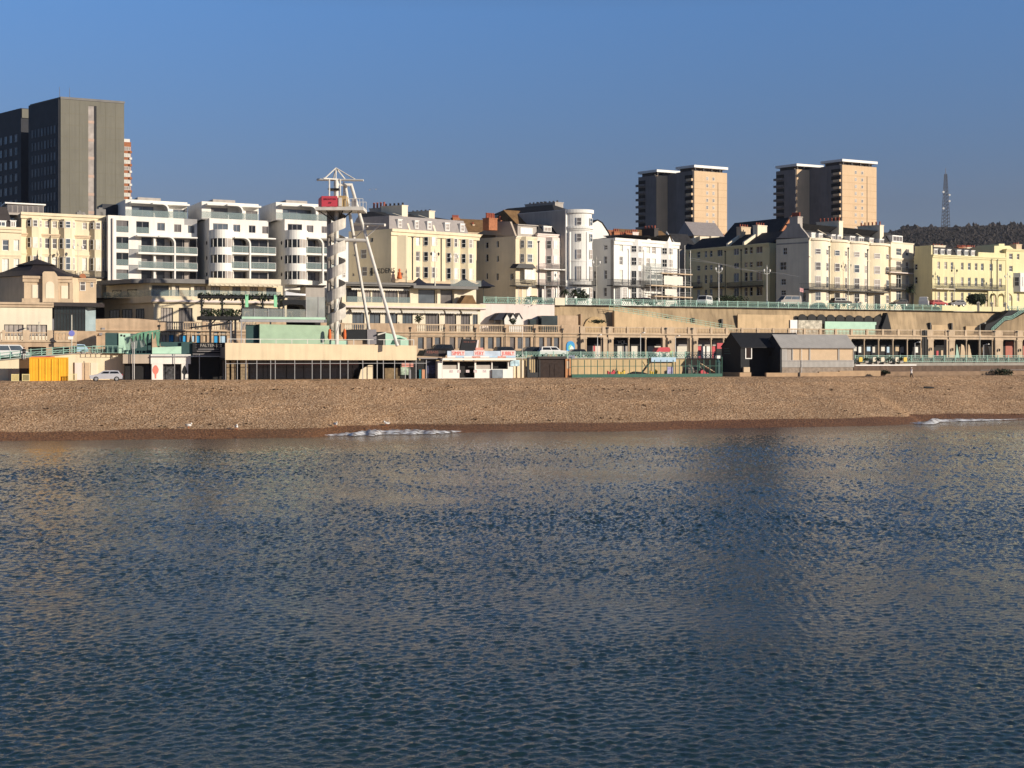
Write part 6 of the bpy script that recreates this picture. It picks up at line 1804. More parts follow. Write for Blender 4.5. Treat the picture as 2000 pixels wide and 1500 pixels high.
# ================================================================== BEACH FRONT ROW
random.seed(44)
PZ = 5.55                                             # promenade level
fm_ = Fr(960, yline(214.3, KC, 960), KC, PZ)
OCHRE = mat("ochre_wall", (0.54, 0.41, 0.23), 0.9, 0.12, 0.5, streak=0.18)
tm_ = Thing("retaining_wall", "ochre retaining wall below the lower road behind the playground", "retaining wall", fm_)
tm_.part("wall", MB().box(fm_.S(990), fm_.S(1420), 0, .6, 0, 2.95), OCHRE)
tm_.part("wall_end", MB().box(fm_.S(1420) + .01, fm_.S(2080), 0.02, .6, 0, 2.85), CONC)
tm_.part("coping", MB().box(fm_.S(990), fm_.S(2080), -.15, .7, 2.96, 3.1), CONC)
fm2 = Fr(-60, yline(212.3, KC, -60), KC, PZ)
t_ = Thing("retaining_wall", "cream retaining wall under the ramp behind the yellow container", "retaining wall", fm2)
t_.part("wall", MB().prism([fm2.P(-60, 745), fm2.P(250, 745), fm2.P(250, 690.5), fm2.P(145, 691), fm2.P(0, 704), fm2.P(-60, 708)], 0, .6), CREAM)
t_.part("wall", MB().box(fm2.S(250) + .01, fm2.S(1000), .05, .6, 0, 3.0), OCHRE)
t_.part("coping", MB().prism([fm2.P(-60, 708), fm2.P(0, 704), fm2.P(145, 691), fm2.P(250, 690.5), fm2.P(250, 688.8), fm2.P(145, 689.3), fm2.P(0, 702.3), fm2.P(-60, 706.3)], -.2, .7), CONC)
t_.part("recess", MB().box(fm2.S(38), fm2.S(60), -.06, -.005, 0, fm2.Z(38, 700)), mat("dark_brown_panel", (.10,.055,.025), .8, .2))
for a, b, m in ((146,160,PINK),(160.4,175,TAN),(177,191,CREAM2)): t_.part("shutter", MB().box(fm2.S(a), fm2.S(b), -.07, -.004, 0, fm2.Z(a, 708.5)), m)
t_.part("dark_opening", MB().box(fm2.S(143.5), fm2.S(145.8), -.08, -.004, 0, fm2.Z(143, 708)), mat("dark_brown_panel", (.10,.055,.025)))
t_.part("cabinet", MB().box(fm2.S(16), fm2.S(34), -.6, -.005, 0, fm2.Z(16, 720)), BUFF)
lattice_rail("ramp_railing", "sea-green railing rising along the ramp at the left edge", fm2, -50, 0, 0, .01, GREEN) if False else None
rr = Thing("ramp_railing", "sea-green tubular railing rising along the ramp past the white vans", "railing", fm2)
mb = MB()
path = [(-60, 707), (0, 703), (60, 696), (145, 690), (250, 690)]
for (a, b), (c, d) in zip(path, path[1:]):
    for o in (0, 4, 8, 13): mb.tube((fm2.S(a), -.05, fm2.Z(a, b - o)), (fm2.S(c), -.05, fm2.Z(c, d - o)), .05, .05, 5)
    n = max(1, int((c - a) / 20))
    for i in range(n):
        t = i/n; p, y = a + (c-a)*t, b + (d-b)*t
        mb.tube((fm2.S(p), -.05, fm2.Z(p, y)), (fm2.S(p), -.05, fm2.Z(p, y - 15)), .07, .07, 5)
    for i in range(n*2):
        t0, t1 = i/(n*2), (i+1)/(n*2)
        mb.tube((fm2.S(a+(c-a)*t0), -.05, fm2.Z(a+(c-a)*t0, b+(d-b)*t0 - 4)), (fm2.S(a+(c-a)*t1), -.05, fm2.Z(a+(c-a)*t1, b+(d-b)*t1 - 8)), .03, .03, 4)
rr.part("railing_panel", mb, GREEN)
lattice_rail("roadside_railing", "sea-green lattice railing on the lower road behind the playground", fm_, 1000, 1412, 3.1, 4.1, GREEN, d=.2, group="lower road railings")
lattice_rail("roadside_railing", "sea-green lattice railing on the lower road right of the grey shed", fm_, 1670, 2050, 2.3, 3.5, GREEN, d=-.3, group="lower road railings")

# ---- yellow container
fy = Fr(58, yline(205.5, KC, 58), KC, PZ - .3)
ty = Thing("shipping_container", "bright yellow corrugated container standing on the beach edge at left", "container", fy)
L = fy.S(133); H = fy.Z(58, 698)
YEL = mat("container_yellow", (0.82, 0.42, 0.03), 0.5, 0.12, 0.8, streak=0.12)
mb = MB(); n = 26
pts = []
for i in range(n):
    x = L * i / n; w_ = L / n
    pts += [(x, 0), (x + w_*.3, 0), (x + w_*.5, .035), (x + w_*.8, .035)]
pts.append((L, 0))
mb.slab(pts + [(L, 2.4), (0, 2.4)], .15, H - .15); ty.part("body", mb, YEL)
fmx = MB().box(-.05, L + .05, -.05, .12, 0, .149).box(-.05, L + .05, -.05, 2.45, H - .149, H)
for x in (-.05, L*.24, L*.75, L - .1): fmx.box(x, x + .15, -.06, -.001, .15, H - .15)
ty.part("frame", fmx, YEL)
ty.part("top_trim", MB().box(L*.03, L*.65, -.04, 1, H + .003, H + .12), RED)
for x in (L*.42, L*.58): ty.part("locking_bar", MB().tube((x, -.08, .2), (x, -.08, H - .2), .03, .03, 6), YELLOW)
# barriers beside it
for k_, (a, b, lab) in enumerate(((22, 37, "pale yellow barrier panel left of the brown recess"), (43, 58, "yellow barrier panel touching the container's left side"), (133, 150, "yellow barrier panel right of the container"))):
    f_ = Fr(a, yline(204.5, KC, a), KC, PZ - .1)
    t = Thing("barrier", lab, "barrier", f_, "yellow barriers around the container")
    w_ = f_.S(b); mb = MB()
    mb.box(0, w_, -.03, .03, 1.0, 1.08).box(0, w_, -.03, .03, .15, .22).box(0, .07, -.035, .035, 0, 1.1).box(w_ - .07, w_, -.035, .035, 0, 1.1)
    for i in range(1, 9): mb.box(w_*i/9 - .02, w_*i/9 + .02, -.02, .02, .22, 1.0)
    t.part("frame", mb, mat("pale_yellow_paint", (.70,.60,.30), .5))
    if k_ == 0: t.part("panel", MB().box(.07, w_ - .07, .031, .05, .22, 1.0), MATS["pale_yellow_paint"])

# ---- corner shop with white pillar, teal balcony restaurant above
fs_ = Fr(245, yline(209.8, KC, 245), KC, PZ - .2)
tsn = Thing("shop", "beach shop with dark openings and a white pillar painted with a red ice lolly", "shop", fs_)
L = fs_.S(440); Hs = fs_.Z(245, 692)
tsn.part("dark_interior", MB().box(0, L, .8, 5, 0, Hs), DARK)
tsn.part("fascia", MB().box(fs_.S(240), fs_.S(294), -.1, .8, fs_.Z(245, 710), Hs), TAUPE)
tsn.part("fascia", MB().box(fs_.S(294) + .01, fs_.S(372), -.35, .8, fs_.Z(245, 711), Hs), WHITE)
pl_ = tsn.part("pillar", MB().box(fs_.S(296), fs_.S(318), -.3, .8, 0, fs_.Z(245, 711) - .005), WHITE)
tsn.part("pillar", MB().box(fs_.S(354), fs_.S(367), -.3, .8, 0, fs_.Z(245, 711) - .005), WHITE)
cx = fs_.S(303.5); tsn.part("ice_lolly_motif", MB().prism([(cx + x*.9, 1.0 + z) for x, z in ((-.1,-.6),(.1,-.6),(.14,0),(.42,.3),(.5,.7),(.3,1.1),(.12,1.3),(-.12,1.3),(-.35,1.05),(-.5,.6),(-.38,.25),(-.14,0))], -.33, -.303), mat("lolly_red", (.72,.22,.16), .6), pl_)
cx = fs_.S(360); tsn.part("tree_motif", MB().prism([(cx + x*.9, .9 + z) for x, z in ((-.08,-.6),(.08,-.6),(.1,0),(.45,.4),(.25,1.0),(0,1.4),(-.25,1.0),(-.45,.4),(-.1,0))], -.33, -.303), DTIMB)
for a, b in ((258, 262), (284, 292)): tsn.part("door", MB().box(fs_.S(a), fs_.S(b), .6, .79, 0, 2.4), DTIMB)
tsn.part("graffiti_panel", MB().box(fs_.S(319), fs_.S(352), .62, .79, 0, 2.3), mat("dark_graffiti", (.06,.06,.065), .7, .9, 2.5))
for p in (259, 262, 341, 389.5, 436): tsn.part("post", MB().tube((fs_.S(p, -.6), -.6, 0), (fs_.S(p, -.6), -.6, Hs + (.1 if p > 300 else 1.6)), .06, .06, 6), STEEL)
tsn.part("beam", MB().box(fs_.S(296), fs_.S(437), -.66, -.54, Hs - .35, Hs - .2), STEEL)
# teal deck
ft_ = Fr(205, yline(211, KC, 205), KC, PZ - .2)
tt_ = Thing("beach_bar", "teal timber beach bar with open deck and drooping green awnings", "bar", ft_)
zd = ft_.Z(300, 690); L = ft_.S(440)
tt_.part("deck", MB().box(ft_.S(245), L, -.5, 5, zd - .3, zd), TEAL)
tt_.part("side_wall", MB().box(ft_.S(206), ft_.S(232), .6, .8, zd, ft_.Z(206, 650)), TEAL)
tt_.part("mint_wall", MB().box(ft_.S(232), ft_.S(255), .4, .6, zd, ft_.Z(232, 651)), mint)
for p, y in ((237, 655), (243, 656)): tt_.part("porthole", MB().tube((ft_.S(p,.4), .37, ft_.Z(p, y)), (ft_.S(p,.4), .41, ft_.Z(p, y)), .16, .16, 8), DTIMB)
tt_.part("rear_wall", MB().box(ft_.S(251, 3), ft_.S(297, 3), 3, 3.2, zd, ft_.Z(251, 652, 3)), TEAL)
aw = MB()
for a, b, y0, y1 in ((252,270,655,680),(270,286,652,676)):
    q = [(ft_.S(a), ft_.Z(a, y0)), (ft_.S(b), ft_.Z(b, y0 - 4)), (ft_.S(b - 3), ft_.Z(b, y1)), (ft_.S(a + 5), ft_.Z(a, y1 + 3))]
    aw.prism(q, -.3, -.2)
tt_.part("clear_blind", aw, G_CLEAR)
GC = mat("green_canvas", (.12, .27, .18), .8, .3, 1.2)
cv = MB().prism([ft_.P(254, 658), ft_.P(270, 650), ft_.P(296, 646), ft_.P(311, 644), ft_.P(311, 646.5), ft_.P(297, 649), ft_.P(272, 653.5), ft_.P(256, 661)], -.4, 2.2)
for a_ in (258, 266, 274, 290, 298): cv.prism([ft_.P(a_, 655 - (a_-258)*.18), ft_.P(a_ + 6, 654 - (a_-258)*.18), ft_.P(a_ + 4, 664 - (a_-258)*.1), ft_.P(a_ + 1, 667 - (a_-258)*.1)], -.45, -.3)
cv.prism([ft_.P(281, 650), ft_.P(288, 650), ft_.P(284, 662), ft_.P(286, 676), ft_.P(281, 664)], -.65, -.45)
cv.prism([ft_.P(303, 649), ft_.P(312, 647), ft_.P(310, 668), ft_.P(311, 676), ft_.P(306, 676)], -.6, -.45)
tt_.part("awning", cv, GC)
tt_.part("front_panel", MB().prism([ft_.P(297, 691, -.6), ft_.P(354, 691, -.6), ft_.P(354, 676.5, -.6), ft_.P(297, 678.5, -.6)], -.7, -.55), mint)
tt_.part("front_panel", MB().box(ft_.S(354, -.6), ft_.S(376, -.6), -.68, -.5, ft_.Z(354, 699), ft_.Z(354, 668)), TEAL)
tt_.part("dark_band", MB().box(ft_.S(313), ft_.S(360), -.2, -.1, ft_.Z(313, 677), ft_.Z(313, 668)), TEAL)
sgn = tt_.part("sign_board", MB().box(ft_.S(376, -1), ft_.S(439, -1), -1.1, -.95, ft_.Z(376, 697.5, -1), ft_.Z(376, 669, -1)), DTIMB)
xm_ = (ft_.S(376, -1) + ft_.S(439, -1)) / 2
text_obj("FALTENS", .62, GREYR, sgn, (xm_, -1.112, ft_.Z(400, 675, -1)))
for y, w_ in ((682, 1.5), (686, 1.7), (691.5, 2.3)): tt_.part("sign_line", MB().box(xm_ - w_, xm_ + w_, -1.115, -1.101, ft_.Z(400, y, -1) - .05, ft_.Z(400, y, -1) + .05), GREY, sgn)
for y in (673, 676, 679):
    for s_ in (-1, 1): tt_.part("sign_line", MB().box(xm_ + s_*1.55 - .3, xm_ + s_*1.55 + .3, -1.115, -1.101, ft_.Z(400, y, -1) - .03, ft_.Z(400, y, -1) + .03), GREY, sgn)
mb = railing_mb(ft_.S(310, 1.5), ft_.S(440, 1.5), 1.5, zd + .5, zd + 3.2, gap=.55, bar=.03); tt_.part("screen_bars", mb, DTIMB)
tt_.part("boarding", MB().prism([ft_.P(342, 678, -.58), ft_.P(345, 678, -.58), ft_.P(330, 691, -.58), ft_.P(327, 691, -.58)], -.74, -.71), mint)
for a in (245, 262, 275, 289): tt_.part("bench", MB().box(ft_.S(a), ft_.S(a) + .9, 0, .6, zd + .4, zd + .48).box(ft_.S(a) + .1, ft_.S(a) + .2, .1, .5, zd, zd + .4).box(ft_.S(a) + .7, ft_.S(a) + .8, .1, .5, zd, zd + .4), TEAL)
tt_.part("railing", railing_mb(ft_.S(180), ft_.S(250), -.4, zd, zd + 1.05, gap=.7, bar=.03), GREEN)
# folded dark parasol and black pergola platform in the middle
f_ = Fr(372, ft_.Y(372, 1), KC, PZ - .2 + zd)
t = Thing("parasol", "closed black parasol standing on the teal deck", "parasol", f_); t.part("canopy", MB().lathe([(.08,.3),(.26,.5),(.22,1.6),(.1,2.4),(.03,2.6)], 8), DTIMB); t.part("pole", MB().tube((0,0,0),(0,0,.3),.04,.04,6), STEEL)

# ---- zip building: cream fascia on slim posts
fz = Fr(440, yline(204, KC, 440), KC, PZ - .2)
tz = Thing("pavilion", "low beach pavilion with long blank cream fascia on thin posts and dark glazing", "pavilion", fz)
L = fz.S(814); H0 = fz.Z(440, 703); H1 = fz.Z(440, 669.5); H1r = fz.Z(814, 675)
tz.part("fascia", MB().prism([(0, H0), (L, fz.Z(814, 703.5)), (L, H1r), (0, H1)], 0, .4), mat("smooth_cream_panel", (.75,.61,.41), .8, .08, .4, streak=.14))
tz.part("roof", MB().box(.02, L - .02, .41, 9, H0 + .3, H1r - .3), LEAD)
tz.part("soffit", MB().box(.02, L - .02, .41, 9, H0 - .05, H0 + .29), DARK)
tz.part("rear_wall", MB().box(0, L, 6, 6.2, 0, H0 - .06), DARK)
gl = tz.part("glazing", MB().box(fz.S(480, 3), fz.S(700, 3), 3, 3.1, 0, H0 - .06), mat("night_glass", (.006,.006,.008), .05, .3, .5, spec=.6))
tz.part("cream_panel", MB().prism([(fz.S(700, 1), 0), (fz.S(729, 1), 0), (fz.S(729, 1), fz.Z(729, 713, 1)), (fz.S(720, 1), fz.Z(729, 713, 1)), (fz.S(705, 1), fz.Z(705, 722, 1))], 1, 1.1), CREAM)
tz.part("boarding", MB().box(fz.S(749, 1), fz.S(787, 1), 1, 1.1, 0, fz.Z(749, 719, 1)), mat("tawny_board", (.20,.14,.075), .8, .5, 1.6))
for a, b in ((440, 448), (452, 460), (470, 484)): tz.part("stone_pier", MB().box(fz.S(a, 1.2), fz.S(b, 1.2), 1.2, 1.8, 0, H0 - .1), mat("rubble_stone", (.28,.21,.13), .9, .5, 2.5))
tz.part("red_band", MB().box(fz.S(500, 2), fz.S(700, 2), 2, 2.06, H0 - .75, H0 - .5), mat("dull_red", (.25,.10,.08), .7))
fr_posts = [440, 463, 480, 501, 528, 537, 575, 609, 626, 644, 664, 679, 708, 736, 748, 770, 791, 812, 832]
pm = MB()
for p in fr_posts: pm.box(fz.S(p, -.25), fz.S(p, -.25) + .09, -.3, -.21, 0, H0 - .02)
pm.box(fz.S(440, -.25), fz.S(832, -.25), -.3, -.21, H0 - .55, H0 - .48); tz.part("steel_frame", pm, STEEL)
tz.part("plinth", MB().box(-.2, fz.S(832, -.4), -.45, .3, -.5, .22), CONC)
tz.part("roof_rail", (lambda m: m)(railing_mb(fz.S(445, .6), L - .3, .6, H1r - .25, H1 + .55, gap=2.2, bar=.05, top=.04)), WSTEEL)
# striped stall at its right end
fv = Fr(784, fz.Y(784, .3), KC, PZ - .2)
tv = Thing("kiosk", "small open kiosk with painted landscape panel and red sign under the cream fascia's end", "kiosk", fv)
w_ = fv.S(831)
tv.part("dark_interior", MB().box(0, w_, .6, 2.5, 0, H0 - .1), DARK)
pz = tv.part("painted_panel", MB().box(0, fv.S(802), .3, .59, .8, 2.3), mat("painted_landscape", (.42,.52,.40), .7, .7, 1.6))
tv.part("sign", MB().box(.1, fv.S(808), .2, .29, 2.0, 2.6), mat("salmon_paint", (.66,.30,.24), .6))
for a, b, m in ((820, 823, mat("turquoise_paint", (.08,.42,.45), .5)), (825, 830.5, mat("brick_orange", (.52,.25,.14), .7)), (800, 803, WPAINT)): tv.part("display_board", MB().box(fv.S(a), fv.S(b), .2, .5, 0, 1.6), m)

# ---- roof deck of the pavilion: mint box, upper deck with glass, black pergola
fd_ = Fr(395, yline(208, KC, 395), KC, fz.z0 + H1r)
td = Thing("roof_bar", "rooftop bar with mint clad box, upper deck and clear glass screens", "bar", fd_)
MINTC = ridged("mint_cladding", (.40, .54, .38), 2.2, 2, .6, .03, .93)
td.part("clad_box", MB().prism([fd_.P(507, 672), fd_.P(643, 672), fd_.P(643, 636), fd_.P(507, 633)], 0, 5), MINTC)
td.part("clad_step", MB().box(fd_.S(643) + .01, fd_.S(680), .3, 4, fd_.Z(643, 673), fd_.Z(643, 665)), mint)
td.part("side_screen", MB().box(fd_.S(482), fd_.S(507) - .01, .8, 1, fd_.Z(482, 673), fd_.Z(482, 634)), TEAL)
zs0, zs1 = fd_.Z(471, 626.5), fd_.Z(471, 618.5)
sl = td.part("upper_deck", MB().box(fd_.S(471), fd_.S(634), -.6, 6, zs0 + .25, zs1), mint)
td.part("deck_beam", MB().box(fd_.S(468), fd_.S(632), -.5, -.2, zs0 - .15, zs0 + .24), STEEL)
for p in (469.5, 449): td.part("post", MB().box(fd_.S(p), fd_.S(p) + .16, -.4, -.24, fd_.Z(p, 672), zs0), STEEL)
td.part("brace", MB().tube((fd_.S(470.5), -.3, zs0 - 1.4), (fd_.S(480), -.3, zs0), .06, .06, 5), STEEL)
td.part("void", MB().box(fd_.S(572), fd_.S(640), 5.1, 5.3, fd_.Z(572, 640), zs0 + .2), DARK)
gs = td.part("glass_screen", MB().box(fd_.S(472), fd_.S(596), -.55, -.52, zs1 + .02, fd_.Z(472, 603)), G_CLEAR)
td.part("glass_screen", MB().box(fd_.S(596), fd_.S(633), -.55, -.5, zs1 + .02, fd_.Z(596, 580)), mat("pale_grey_glass", (.42,.45,.43), .08, .3, .4, spec=.6, alpha=.6))
td.part("glass_screen", MB().add([(fd_.S(633),-.55,zs1),(fd_.S(640,3),3,zs1),(fd_.S(640,3),3,fd_.Z(596,580)),(fd_.S(633),-.55,fd_.Z(596,580))],[(0,1,2,3)]), G_CLEAR)
for p in (495, 522, 552, 596, 620): td.part("screen_post", MB().box(fd_.S(p), fd_.S(p) + .07, -.62, -.56, zs1, fd_.Z(p, 602 if p < 590 else 579)), STEEL)
for p in (476, 512, 538, 560):
    x = fd_.S(p); lg = MB()
    for s_ in (0, .9): lg.tube((x + s_, .2, zs1), (x + s_ + (.25 if s_ == 0 else -.25), .2, zs1 + .75), .035, .035, 4)
    lg.box(x + .1, x + .95, 0, .7, zs1 + .75, zs1 + .82); td.part("table", lg, mat("pale_timber", (.50,.38,.22), .7))
# ivy-hung timber pergola over the deck
tpg = Thing("pergola", "black timber pergola hung with dark foliage on the rooftop bar", "pergola", fd_)
PGZ = fd_.Z(392, 577)
mb = MB().box(fd_.S(391), fd_.S(556), -.3, .1, PGZ - .3, PGZ).box(fd_.S(391), fd_.S(556), 2.8, 3.1, PGZ - .3, PGZ)
for p in (392, 432, 472, 511, 543, 552): mb.box(fd_.S(p), fd_.S(p) + .25, -.2, .05, fd_.Z(p, 618), PGZ - .31)
for i in range(26): mb.box(fd_.S(391 + 6.4*i), fd_.S(391 + 6.4*i) + .12, -.6, 3.4, PGZ + .002, PGZ + .14)
tpg.part("frame", mb, DTIMB)
tpg.part("platform", MB().box(fd_.S(391), fd_.S(471) - .02, -.4, 4, fd_.Z(391, 624), fd_.Z(391, 617)), DTIMB)
for p in (409, 449.5, 458): tpg.part("strut", MB().box(fd_.S(p), fd_.S(p) + .28, 0, .25, fd_.Z(p, 672), fd_.Z(p, 624.5)), DTIMB)
for p, dx in ((409, 3), (436, -2)): tpg.part("brace", MB().tube((fd_.S(p + 2), .1, fd_.Z(p, 634)), (fd_.S(p + 12), .1, fd_.Z(p, 625)), .1, .1, 5), DTIMB)
tpg.part("lean_roof", MB().prism([fd_.P(376, 641), fd_.P(450, 633), fd_.P(450, 629), fd_.P(376, 638)], -.5, 3), DTIMB)
rnd = random.Random(3)
def leaf_cloud(mb, c, r, n, rnd, s=.22, sq=(1,1,1)):
    for i in range(n):
        while True:
            p = Vector((rnd.uniform(-1,1), rnd.uniform(-1,1), rnd.uniform(-1,1)))
            if .35 < p.length < 1: break
        q = Vector((c[0] + p.x*r*sq[0], c[1] + p.y*r*sq[1], c[2] + p.z*r*sq[2]))
        a = Vector((rnd.gauss(0,1), rnd.gauss(0,1), rnd.gauss(0,1))).normalized(); b = a.orthogonal().normalized(); k_ = s * rnd.uniform(.6, 1.4)
        e = a.cross(b)
        mb.add([q + b*k_, q + e*k_*.6, q - b*k_, q - e*k_*.6], [(0,1,2,3)])
mb = MB()
for i in range(44): leaf_cloud(mb, (fd_.S(391 + 3.8*i), rnd.uniform(-.3, 3), PGZ - .1), .5, 16, rnd, .2)
for p in (392, 432, 472, 511, 543): leaf_cloud(mb, (fd_.S(p) + .1, 0, PGZ - 1.0), .4, 30, rnd, .16, (1, 1, 2.2))
for i in range(14): leaf_cloud(mb, (fd_.S(400 + 5*i), -.2, fd_.Z(400, 611)), .55, 26, rnd, .2, (1.2, 1, 1))
tpg.part("foliage", mb, LEAF)
for p in (478, 534): tpg.part("green_column", MB().box(fd_.S(p), fd_.S(p) + .45, -.5, -.32, fd_.Z(p, 600), PGZ + .2), mat("leaf_green_paint", (.25,.6,.35), .5))
# upturned white boat on the terrace
fbt = Fr(556, yline(232, KC, 556), KC, 0)
fbt.z0 = CAMH - (580 - HOR)*fbt.Y0/F
tbt = Thing("boat", "small glinting white boat hull resting above the dark awning left of the tower", "boat", fbt)
w_ = fbt.S(597); mb = MB(); N = 10
for i in range(N + 1):
    t = i / N; x = w_*t; hb = .9 * (1 - t**3) * .9 + .05; zt2 = .55 + .35*(1-t)**2
    for (y, z) in ((-hb, zt2), (-hb*.85, .25), (0, 0 + .25*(t**3)), (hb*.85, .25), (hb, zt2)): mb.v.append((x, y, z))
for i in range(N):
    for j in range(4): mb.f.append((i*5+j, i*5+j+1, (i+1)*5+j+1, (i+1)*5+j))
    mb.f.append((i*5+4, i*5, (i+1)*5, (i+1)*5+4))
mb.f.append((0,1,2,3,4)); tbt.part("hull", mb, mat("gloss_white", (.75,.75,.78), .12, .05, 1, spec=.6))
taw = Thing("awning_frame", "black curved awning on posts left of the helter tower", "awning", fbt)
taw.part("canopy", MB().prism([(-.6, -.5), (w_ + .5, -.5), (w_ + .5, -2.2), (w_ + .1, -2.2), (w_*.8, -1.3), (w_*.2, -1.2), (-.4, -1.6)], -.8, 3), DTIMB)
for x in (-.4, w_ + .3): taw.part("post", MB().box(x, x + .15, -.3, -.15, CAMH - (612-HOR)*fbt.Y0/F - fbt.z0 - 1.2, -1.4), DTIMB)
tgr = Thing("lift_house", "plain dark grey plant room on the terrace just left of the tower", "plant room", Fr(597, yline(243, KC, 597), KC, 13.2))
fg_ = tgr.fr; tgr.part("wall", MB().box(0, fg_.S(634), 0, 5, 0, fg_.Z(597, 559)), GREYR); tgr.part("roof", MB().box(-.5, fg_.S(636), -.6, 5.3, fg_.Z(597, 559) + .003, fg_.Z(597, 556.5)), DKROOF)

# black bullet-shaped pods, mint stall and parasol on the roof, right part
tpo = Thing("pod", "black round-nosed pod with grey shutter on the pavilion roof", "pod", fd_)
def bullet(p0, p1, y0, y1): 
    x0, x1 = fd_.S(p0), fd_.S(p1); z0_, z1_ = fd_.Z(p0, y1), fd_.Z(p0, y0); h = z1_ - z0_
    return [(x0 + .5, z0_), (x1, z0_), (x1, z1_), (x0 + h*.55, z1_)] + [(x0 + h*.55*(1 - sin(t)), z1_ - h*.55*(1 - cos(t))) for t in [pi/2*i/5 for i in range(1, 6)]]
tpo.part("shell", MB().prism(bullet(678, 720, 643, 664), 1, 4), DTIMB)
tpo.part("shutter", MB().box(fd_.S(720) + .01, fd_.S(738), .9, 4, fd_.Z(720, 672), fd_.Z(720, 643)), ridged("ribbed_grey", (.25,.23,.24), 3, 0, .6, .02))
tms = Thing("stall", "mint green stall with dark opening and folded awning on the pavilion roof", "stall", fd_)
tms.part("wall", MB().prism([fd_.P(756, 674), fd_.P(800, 674), fd_.P(798, 660), fd_.P(780, 654), fd_.P(756, 650)], 1, 3), mint)
tms.part("opening", MB().box(fd_.S(738) + .02, fd_.S(756), .95, 2, fd_.Z(738, 674), fd_.Z(738, 648)), DARK)
tms.part("awning", MB().prism([fd_.P(739, 655), fd_.P(755, 650), fd_.P(756, 648), fd_.P(739, 652)], .3, .94), BLIND)
tms.part("dark_arch", MB().prism([(fd_.S(768) + x, fd_.Z(768, 672) + z) for x, z in arch_poly(fd_.S(797) - fd_.S(768), 1.15)] if False else [fd_.P(767, 672), fd_.P(798, 672), fd_.P(795, 663), fd_.P(784, 659), fd_.P(772, 662)], .9, .99), GREEN2)
tms.part("counter", MB().box(fd_.S(784), fd_.S(800), .6, .89, fd_.Z(784, 675), fd_.Z(784, 664)), mint)

# ---- helter-skelter style zip tower
Yt = 199.0
fo_ = Fr(657, Yt, 0, fz.z0 + H1r - .3)
tt0 = Thing("zip_tower", "white steel zip-wire tower wrapped by a spiral stair with a red banner on top", "tower", fo_)
X = lambda p, y=0.0: ((p - 1000)/F*(Yt + y)) - fo_.x0
Zt = lambda py, y=0.0: CAMH - (py - HOR)*(Yt + y)/F - fo_.z0
tt0.part("mast", MB().tube((0, 0, 0), (0, 0, Zt(350)), .36, .32, 14), WSTEEL, smooth=False)
# spiral stair: balustrade ribbon, treads, outer stringer
Rr = 1.42; zlo, zhi = Zt(650), Zt(412); pitch = 3.35; turns = (zhi - zlo) / pitch
rib = MB(); tre = MB(); N = int(turns * 22)
ph0 = 1.2
for i in range(N + 1):
    t = i / N; a = ph0 + turns * 2*pi * t; z = zlo + (zhi - zlo)*t
    for r_, dz_ in ((Rr, -.3), (Rr, 1.3), (Rr - .07, 1.3), (Rr - .07, -.3)): rib.v.append((r_*cos(a), r_*sin(a), z + dz_))
for i in range(N):
    for q in range(4): rib.f.append((i*4+q, (i+1)*4+q, (i+1)*4+(q+1)%4, i*4+(q+1)%4))
tt0.part("stair_balustrade", rib, mat("weathered_stair_panel", (.56,.52,.46), .6, .2, 1.0, streak=.25))
for i in range(N):
    a0 = ph0 + turns*2*pi*i/N; a1 = ph0 + turns*2*pi*(i+1)/N; z = zlo + (zhi-zlo)*i/N
    r0, r1 = .4, Rr - .08
    tre.add([(r0*cos(a0), r0*sin(a0), z), (r1*cos(a0), r1*sin(a0), z), (r1*cos(a1), r1*sin(a1), z), (r0*cos(a1), r0*sin(a1), z), (r0*cos(a0), r0*sin(a0), z-.08), (r1*cos(a0), r1*sin(a0), z-.08), (r1*cos(a1), r1*sin(a1), z-.08), (r0*cos(a1), r0*sin(a1), z-.08)], [(0,1,2,3),(7,6,5,4),(1,5,6,2),(0,3,7,4),(0,4,5,1),(3,2,6,7)])
tt0.part("stair_treads", tre, mat("stair_grey", (.30,.27,.24), .7, .15, 2))
tt0.part("service_column", MB().tube((-1.15, .4, 0), (-1.15, .4, Zt(412)), .34, .34, 10), mat("stair_grey", (.30,.27,.24)))
for py in (596, 640):  # raking props low on the stair
    tt0.part("prop", MB().tube((.2, -1.6, Zt(py + 14)), (.75, -1.5, Zt(py - 14)), .09, .09, 6), WSTEEL)
for p in (647, 676): tt0.part("orange_post", MB().lathe([(.22,0),(.26,.6),(.2,1.4),(.1,1.6)], 8, (X(p), -1.8, Zt(664))), ORANGE)
# platform
zp0, zp1 = Zt(413.5), Zt(407)
dk = tt0.part("platform", MB().box(X(620), X(713), -2.2, 2.4, zp0, zp1), WSTEEL)
mbb = MB()
for p in (625, 640, 672, 690): mbb.tube((X(p), 0, zp0 - 1.3) if False else (X(p), -1.5, zp0), (X(660), 0, zp0 - 1.8), .09, .09, 5)
tt0.part("platform_brackets", mbb, IRON, dk)
zr0, zr1 = zp1 + .01, Zt(386.5)
bn = tt0.part("banner", MB().box(X(632.5), X(663), -2.3, -2.2, zr0, zr1), mat("banner_red", (.62,.07,.10), .6, .1, 1), dk)
tt0.part("banner", MB().add([(X(632.4),-2.3,zr0),(X(619),1.5,zr0),(X(619),1.5,zr1),(X(632.4),-2.3,zr1),(X(632.9),-2.2,zr0),(X(619)+.1,1.55,zr0),(X(619)+.1,1.55,zr1),(X(632.9),-2.2,zr1)],[(0,3,2,1),(4,5,6,7),(3,7,6,2),(1,2,6,5),(0,4,7,3)]), MATS["banner_red"], dk)
text_obj("BRIGHTON", .36, DTIMB, bn, (X(648), -2.31, (zr0 + zr1)/2 + .3)); text_obj("ZIP", .36, DTIMB, bn, (X(648), -2.31, (zr0+zr1)/2 - .25))
